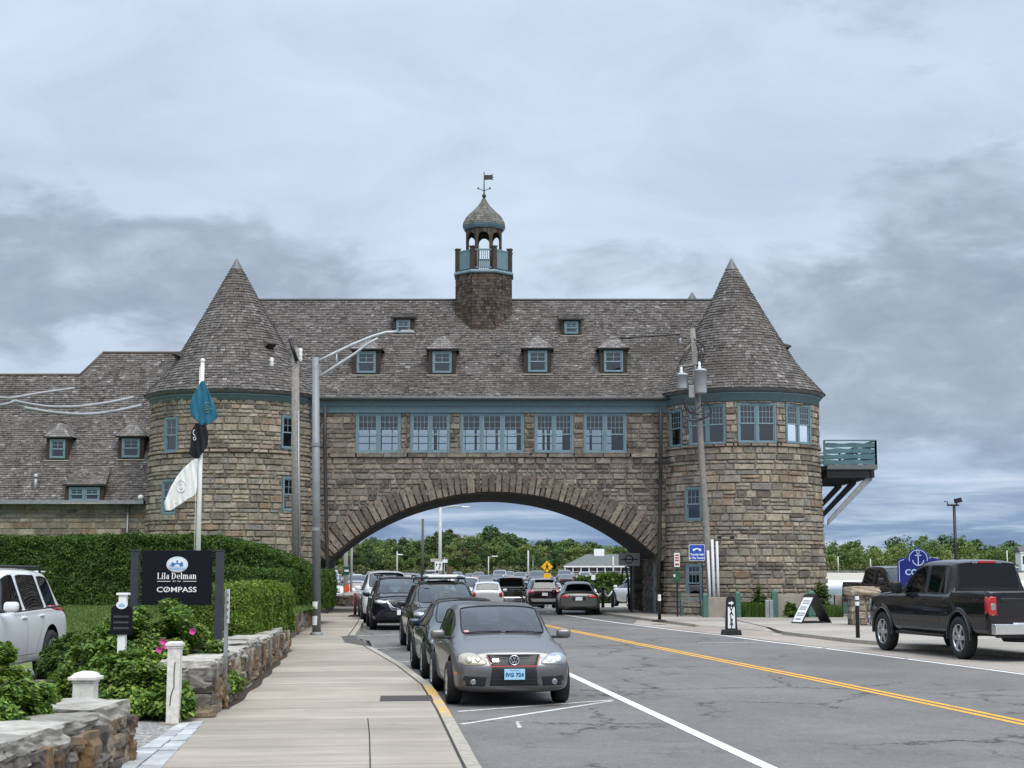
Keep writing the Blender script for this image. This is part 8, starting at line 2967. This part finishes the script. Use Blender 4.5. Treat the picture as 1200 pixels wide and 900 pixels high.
def crown_pts(h, wd, n, seed, sparse=False, base=.18):
    """leaf points of a crown: uneven clumps carried on limbs"""
    rs = np.random.RandomState(seed)
    cl = []
    for i in range(26 if not sparse else 15):
        t = rs.uniform(base, 1.0)
        prof = math.sin(math.pi * min(1, (t - base) / (1 - base) * .82 + .16)) ** .7
        a = rs.uniform(0, 6.283); k = rs.uniform(.2, 1.0) * prof * wd / 2
        cl.append((np.array([math.cos(a) * k, math.sin(a) * k, t * h * .93]), wd * rs.uniform(.11, .21) * (.75 if sparse else 1)))
    P_, N_ = [], []
    for i in range(n):
        c, r = cl[rs.randint(len(cl))]
        d_ = rs.normal(size=3); d_ /= np.linalg.norm(d_)
        p = c + d_ * r * rs.uniform(.55, 1.08) * np.array([1, 1, .78])
        if p[2] < .25: continue
        P_.append(p); N_.append(d_ * .8 + np.array([0, 0, .35]))
    return np.array(P_), np.array(N_), cl


TREES = {}
def tree_proto(kind):
    h, wd, n, sparse, mat, base = {'dark broad': (10, 9.0, 2600, False, 0, .10), 'mid green round': (10, 8.0, 2400, False, 1, .08), 'bright spring green': (10, 8.6, 2400, False, 2, .08),
                                   'olive thin leaved': (10, 6.5, 1200, True, 3, .10), 'tall ragged dark': (10, 5.6, 1500, True, 0, .38)}[kind]
    sd_ = len(TREES) * 7 + 3
    P_, N_, cl = crown_pts(h, wd, n, sd_, sparse, base)
    root = thing('tree', 'x', 'tree')
    leaf_cloud('crown', P_, N_, .30 if not sparse else .26, M_crown[mat], sd_, root, up=.3, jit=.8, aspect=.7)
    mb = MB()
    mb.tube([(0, 0, -.3), (.1, .05, h * .3), (.0, .1, h * .62), (.1, 0, h * .88)], [.26, .20, .12, .03], 8)
    for c, r in cl[:12]:
        z0 = max(.8, c[2] * .55); mb.tube([(0, 0, z0), (c[0] * .5, c[1] * .5, (z0 + c[2]) / 2 + .2), tuple(c)], [.10, .07, .03], 5)
    mb.build('trunk', M_bark, root)
    TREES[kind] = root
    return root


KINDS_T = ['dark broad', 'mid green round', 'bright spring green', 'olive thin leaved', 'tall ragged dark']
tops = [(300, 640), (385, 636), (400, 634), (430, 631), (460, 627), (490, 631), (512, 622), (530, 615), (548, 630), (575, 619), (600, 623), (625, 634), (645, 632), (665, 629), (700, 636), (725, 639), (760, 641), (900, 640)]
rng = random.Random(21)
tl = []
for (Y, x0, x1, st, k0, k1) in ((470, 330, 830, 9.0, .93, 1.0), (452, 326, 834, 11.0, .72, .92), (434, 330, 660, 11.5, .45, .72)):
    px_ = x0
    while px_ < x1:
        kind = rng.choices(KINDS_T[:4], (4, 4, 3.4, 2.0))[0]
        tl.append([px_ + rng.uniform(-2, 2), Y + rng.uniform(-6, 6), interp_poly(tops, 0, 1, px_), rng.uniform(k0, k1), kind])
        px_ += st * rng.uniform(.8, 1.2)
tl.append([531, 462, 612, 1.0, 'tall ragged dark']); tl.append([523, 466, 618, 1.0, 'tall ragged dark']); tl.append([577, 462, 617, 1.0, 'dark broad']); tl.append([540, 460, 619, .95, 'tall ragged dark'])
tl.sort(key=lambda q: q[0])
seen, tot = {}, {}
for q in tl: tot[q[4]] = tot.get(q[4], 0) + 1
def ordinal(n):
    T = ['', 'first', 'second', 'third', 'fourth', 'fifth', 'sixth', 'seventh', 'eighth', 'ninth', 'tenth', 'eleventh', 'twelfth', 'thirteenth', 'fourteenth', 'fifteenth', 'sixteenth', 'seventeenth', 'eighteenth', 'nineteenth', 'twentieth']
    return T[n] if n <= 20 else 'twenty-' + T[n - 20] if n < 30 else 'thirtieth' if n == 30 else 'thirty-' + T[n - 30]
for (px_, Y, ty, k, kind) in tl:
    proto = TREES.get(kind)
    o = copy_tree(proto) if proto else tree_proto(kind)
    h = (HCAM + (HOR - ty) / FPX * Y) * k * .985
    o.location = ((px_ - 600) / FPX * Y, Y, -.03)
    s_ = h / 10
    w_ = s_ * rng.uniform(.85, 1.15)
    o.scale = (w_, w_, s_); o.rotation_euler = (0, 0, rng.uniform(0, 6.28))
    seen[kind] = seen.get(kind, 0) + 1
    tag(o, '%s %s tree from the left in the tree line behind the car park' % (ordinal(seen[kind]), kind), 'tree', 'trees behind the car park')

# undergrowth along the foot of the trees, and the wood on the far shore
def mass(name, label, spots, leaf, mat, seed):
    Vs, Ns = [], []
    for i, (x, y, z, h, wd, n) in enumerate(spots):
        p, nn, _ = crown_pts(h, wd, n, seed + i, False, .06)
        Vs.append(p + np.array([x, y, z])); Ns.append(nn)
    o = leaf_cloud(name, np.concatenate(Vs), np.concatenate(Ns), leaf, mat, seed, up=.35, jit=.7, aspect=.75)
    tag(o, label, 'woodland', kind='stuff')
rs = random.Random(31)
mass('undergrowth', 'low scrub along the foot of the trees behind the car park', [(rs.uniform(-62, 48), rs.uniform(418, 428), -.2, rs.uniform(1.6, 3.6), rs.uniform(3, 6), 110) for _ in range(95)], .32, M_crown[3], 41)
def shore(n, mat, y0, y1, h0, h1, seed, nm, lab):
    sp = []
    r_ = random.Random(seed)
    for _ in range(n):
        y = r_.uniform(y0, y1); k = r_.uniform(.175, .40)
        x = k * y
        z = float(np.interp(y, [790, 830, 880, 1000], [.8, 1.6, 3.2, 5]))
        wob = 1 + .16 * math.sin(x * .06) + .08 * math.sin(x * .21)
        sp.append((x, y, z - .5, r_.uniform(h0, h1) * wob, r_.uniform(11, 17), 330))
    mass(nm, lab, sp, .72, mat, seed)
shore(60, M_crown[0], 860, 950, 14, 18, 51, 'far_woods', 'dark trees of the wood on the far shore')
shore(75, M_crown[1], 835, 920, 11, 17, 52, 'far_woods', 'mid green trees of the wood on the far shore')
shore(62, M_crown[2], 825, 900, 9, 14, 53, 'far_woods', 'bright spring green trees of the wood on the far shore')
shore(34, M_crown[3], 812, 840, 3, 6, 54, 'far_scrub', 'olive brown scrub along the far beach')

M_shingle_plain = simple('slate_green_roof', (0.115, 0.13, 0.125), .85, var=.25, vs=.8)
def house(name, label, cat, cx, cy, z0, w_, d_, hw, hr, wall, roof, hip=0.0, cols=0, cupola=False, wins=4):
    r = thing(name, label, cat, (cx, cy, z0))
    mb = MB(); mb.bbox((-w_ / 2, -d_ / 2, -.5), (w_ / 2, d_ / 2, hw)); mb.build('wall', wall, r)
    e = .5
    mb = MB()
    a = [(-w_ / 2 - e, -d_ / 2 - e), (w_ / 2 + e, -d_ / 2 - e), (w_ / 2 + e, d_ / 2 + e), (-w_ / 2 - e, d_ / 2 + e)]
    V = [(x, y, hw + .02) for x, y in a] + [(-w_ / 2 - e + hip, 0, hw + hr), (w_ / 2 + e - hip, 0, hw + hr)]
    mb.add(V, [(0, 1, 5, 4), (2, 3, 4, 5), (1, 2, 5), (3, 0, 4), (3, 2, 1, 0)]); rf = mb.build('roof', roof, r)
    mb = MB(); mb.bbox((-w_ / 2 - e, -d_ / 2 - e - .06, hw - .28), (w_ / 2 + e, -d_ / 2 - e + .02, hw + .06)); mb.build('fascia', M_white, r)
    for i in range(wins):
        x = -w_ / 2 + w_ * (i + .5) / wins
        mb = MB(); mb.bbox((x - w_ / wins * .3, -d_ / 2 - .04, hw * .35), (x + w_ / wins * .3, -d_ / 2 + .02, hw * .8)); mb.build('window', M_farglass, r)
    if cols:
        for i in range(cols):
            x = -w_ / 2 - e + .2 + (w_ * .55) * i / (cols - 1)
            mb = MB(); mb.box((x, -d_ / 2 - 1.8, hw / 2), (.22, .22, hw)); mb.build('column', M_white, r)
        mb = MB(); mb.bbox((-w_ / 2 - e, -d_ / 2 - 2.1, hw - .3), (w_ / 2 + e, -d_ / 2 - e - .07, hw + .05)); mb.build('porch_roof', M_white, r)
        mb = MB(); mb.bbox((-w_ / 2 - e, -d_ / 2 - 2.0, .45), (w_ / 2, -d_ / 2 - 1.94, .52)); mb.bbox((-w_ / 2 - e, -d_ / 2 - 2.0, .9), (w_ / 2, -d_ / 2 - 1.94, .97)); mb.build('porch_rail', M_white, r)
    if cupola:
        mb = MB(); mb.bbox((-5.2, -1.2, hw + hr - .8), (-2.7, 1.2, hw + hr + 1.3)); mb.build('roof_cupola', M_white, rf)
    return r
M_gsh = simple('far_grey_shingle', (0.24, 0.235, 0.22), .9, var=.2, vs=1)
CHY = 380.0
cx0 = P(661, 664, CHY).x
house('clubhouse', 'low clubhouse with a grey green hipped roof and white porch columns beyond the arch', 'building', cx0 + 13, CHY + 8, .45, 25, 14, 2.3, 3.0, M_gsh, M_shingle_plain, 6.0, 8, True, 8)
mb = MB(); mb.bbox((cx0 - .5, CHY - 5, -.1), (cx0 + 34, CHY - 4.6, .75)); tag(mb.build('terrace_wall', M_plant), 'low pale terrace wall in front of the beach clubhouse', 'wall')
house('far_house', 'white house at the right edge on the far shore', 'house', 269.5, 806, 1.2, 11, 9, 9.5, 3.2, M_white, simple('far_house_roof', (0.10, 0.10, 0.105), .9), 0, 0, False, 3)
house('beach_pavilion', 'long low beach pavilion with a green roof on the far shore', 'building', 247, 798, .6, 25, 7, 2.4, 2.2, M_gsh, simple('faded_green_roof', (0.12, 0.19, 0.16), .9), 3, 0, False, 8)
house('far_house', 'small grey roofed house among the trees of the far shore', 'house', 218, 806, 1.0, 7, 6, 4.2, 3.0, M_gsh, simple('far_grey_roof', (0.14, 0.13, 0.125), .9), 0, 0, False, 2)
# rocky edge of the far beach
mb = MB(); rg = random.Random(12)
for i in range(120):
    x = 125 + i * 1.65; rock(mb, (x, 772 + rg.uniform(-3, 3), .4), (rg.uniform(1.5, 3.4), 2, rg.uniform(.8, 1.8)), rg, rg.uniform(0, 3), 0, 3, .15, .4)
tag(mb.build('beach_rocks', simple('far_rock', (0.15, 0.14, 0.125), .95, var=.3, vs=.4), fix=False), 'long bank of grey rocks along the far beach', 'rocks', kind='stuff')

# hedge, bollards and rope by the pavement beyond the arch
hedge('low dark hedge beside the pavement beyond the right foot of the arch', 4.9, 9.8, 112, 114.5, -.5, lambda x: 1.55 + .15 * math.sin(x * 2), 5000, .13, M_hedge, 84, .15)
bl = []
for (px_, y0, y1) in ((697, 686, 706), (706.5, 690, 712.5), (718, 692, 711.5)):
    q = G(px_, y1, gz(77) + .1); s_ = q.y / FPX
    r = tag(None or thing('rope_post', 'short dark post carrying a white rope beyond the arch', 'bollard', (q.x, q.y, gz(q.y) + .1), 0, 'rope posts beyond the arch'))
    h_ = (y1 - y0) * s_
    mb = MB(); mb.tube([(0, 0, 0), (0, 0, h_)], .085, 10); mb.lathe([(.11, 0), (.11, .05), (.0, .09)], 10, (0, 0, h_)); mb.build('post', M_black, r)
    bl.append(Vector((q.x, q.y, gz(q.y) + .1 + h_)))
for o, lab in zip([o for o in COL.objects if o.name.startswith('rope_post')], ('leftmost short dark rope post beyond the arch', 'middle short dark rope post, nearest the bronze grey sedan', 'short dark rope post nearest the white hatch-backed car')):
    o['label'] = lab
mb = MB()
for a, b in zip(bl, bl[1:]): mb.tube(catm([a, (a + b) / 2 - Vector((0, 0, .32)), b]), .045, 6)
tag(mb.build('white_rope', M_white), 'thick white rope slung between the dark posts beyond the arch', 'rope')


def far_post(name, label, cat, px_, y0, Y, r, mat, arm=None, group=None):
    z0 = gz(Y) - .03; q = P(px_, y0, Y)
    t = thing(name, label, cat, (q.x, Y, z0), 0, group)
    mb = MB(); mb.tube([(0, 0, 0), (0, 0, q.z - z0)], [r, r * .75], 10); mb.build('pole', mat, t)
    if arm:
        mb = MB(); e = P(arm[0], arm[1], Y) - q + Vector((0, 0, q.z - z0)); mb.tube(catm([(0, 0, q.z - z0 - .3), (e.x * .5, 0, e.z + .05), tuple(e)]), r * .35, 6); mb.build('arm', mat, t)
        mb = MB(); mb.box(e, (.7, .25, .12)); mb.build('lamp_head', M_white, t, bevel=.03)
    return t
def far_plate(t, px0, px1, y0, y1, Y, mat, dy=-.12, name='plate'):
    a, b = P(px0, y1, Y) - t.location, P(px1, y0, Y) - t.location
    mb = MB(); mb.bbox((a.x, dy - .02, a.z), (b.x, dy, b.z)); return mb.build(name, mat, t), (a + b) / 2, b.x - a.x, b.z - a.z
M_pale = simple('pale_concrete_pole', (0.46, 0.46, 0.44), .7)
far_post('street_lamp', 'tall pale lamp pole with a thin arm, seen through the arch', 'street lamp', 516, 593, 150, .19, M_pale, (546, 594))
far_post('utility_pole', 'brown wooden pole beside the tall pale lamp pole, seen through the arch', 'utility pole', 495.5, 608, 170, .17, M_darkwood)
far_post('car_park_lamp', 'short white lamp post left of the brown pole, seen through the arch', 'lamp post', 465.5, 646, 200, .10, M_pale, (469, 650))
far_post('car_park_lamp', 'lamp post with a yellow foot in the far car park', 'lamp post', 572.5, 652, 195, .09, M_pale, (580, 652))
far_post('car_park_lamp', 'white lamp post just left of the yellow walking sign', 'lamp post', 619, 645, 185, .12, M_pale)
far_post('car_park_lamp', 'grey green post between the white lamp post and the yellow walking sign', 'lamp post', 624.5, 655, 200, .12, M_green)
far_post('flagpole', 'bare pole beside the clubhouse roof', 'flagpole', 718.5, 652, 300, .22, M_pale)
for i, (px_, y0) in enumerate(((1020, 655), (982, 652), (1180, 645))):
    q = P(px_, y0, 770); r = thing('shore_pole', ('thin pole on the far beach right of the tower', 'thin pole on the far beach beside the tower', 'thin pole on the far beach near the white house')[i], 'pole', (q.x, 770, .2))
    mb = MB(); mb.tube([(0, 0, 0), (0, 0, q.z - .2)], .3, 8); mb.build('pole', M_pale, r)
t = far_post('sign_pole', 'pale double pole with a small green sign and an orange cloth, left under the arch', 'sign', 406.5, 560, 88, .13, M_pale)
mb = MB(); mb.tube([(.32, .05, 0), (.32, .05, 7)], .07, 8); mb.build('second_pole', M_pale, t)
far_plate(t, 402.5, 410, 664, 673.5, 88, simple('sign_green', (0.01, 0.07, 0.045), .5)); 
o_, c, w_, h_ = far_plate(t, 404, 409, 667.6, 670, 88, M_oval, -.15, 'arrow')
mb = MB(); a = P(404.5, 690, 88) - t.location
mb.prism([(0, .2), (.22, .24), (.26, -.05), (.2, -.34), (.05, -.28), (-.06, 0)], -.16, -.13, lambda u, v, d_: a + Vector((u, d_, v))); mb.build('orange_cloth', M_orange, t)
t = far_post('warning_sign', 'yellow diamond sign with a walking figure', 'sign', 641.5, 660, 105, .04, M_steel)
c = P(641, 664, 105) - t.location
mb = MB(); mb.prism([(-.40, 0), (0, -.40), (.40, 0), (0, .40)], -.1, -.07, lambda u, v, d_: c + Vector((u, d_, v))); mb.build('plate', M_yellow, t)
mb = MB(); fr = lambda u, v, d_: c + Vector((u, -.1 - d_, v))
mb.prism([(.045 * math.cos(i * .628), .17 + .045 * math.sin(i * .628)) for i in range(10)], 0, .006, fr)
mb.prism([(-.05, .11), (.05, .11), (.05, -.03), (.14, -.22), (.09, -.24), (0, -.08), (-.09, -.24), (-.14, -.22), (-.05, -.03)], 0, .006, fr); mb.prism([(.05, .10), (.13, .0), (.10, -.03), (.05, .03)], 0, .006, fr); mb.prism([(-.05, .10), (-.13, .0), (-.10, -.03), (-.05, .03)], 0, .006, fr)
mb.build('walking_figure', M_black, t)
far_plate(t, 637.5, 645, 672, 677.5, 105, M_yellow, -.08, 'lower_plate')
t = far_post('keep_right_sign', 'white sign with two black arrows, seen through the arch', 'sign', 514, 659, 131, .05, M_steel)
o_, c, w_, h_ = far_plate(t, 509.5, 518.5, 658, 668.5, 131, M_oval)
mb = MB(); fr = lambda u, v, d_: c + Vector((u, -.145 - d_, v))
mb.prism([(-.20, -.02), (-.14, -.02), (-.14, .10), (-.08, .10), (-.17, .24), (-.26, .10), (-.20, .10)], 0, .006, fr)
mb.prism([(-.02, -.28), (.06, -.28), (.16, -.05), (.16, .10), (.23, .10), (.12, .26), (.02, .10), (.09, .10), (.09, -.02)], 0, .006, fr); mb.build('arrows', M_black, t)
t = far_post('street_name_sign', 'crossed pale street name plates on a thin post', 'sign', 521, 653, 133, .04, M_steel)
far_plate(t, 504.5, 517, 654.6, 658.6, 133, simple('tan_plate', (0.40, 0.37, 0.31), .6)); far_plate(t, 518.5, 524.5, 655.6, 659.5, 133, M_oval)
t = far_post('notice_board', 'brown notice board on a post in the far car park', 'sign', 527, 665, 140, .05, M_darkwood)
far_plate(t, 523.5, 531, 664, 673, 140, simple('brown_board', (0.10, 0.065, 0.045), .7))
t = far_post('lane_sign', 'small white sign on a dark post behind the bronze grey sedan', 'sign', 695, 672, 92, .06, M_black)
far_plate(t, 692.8, 697.4, 673.5, 679.5, 92, M_oval)
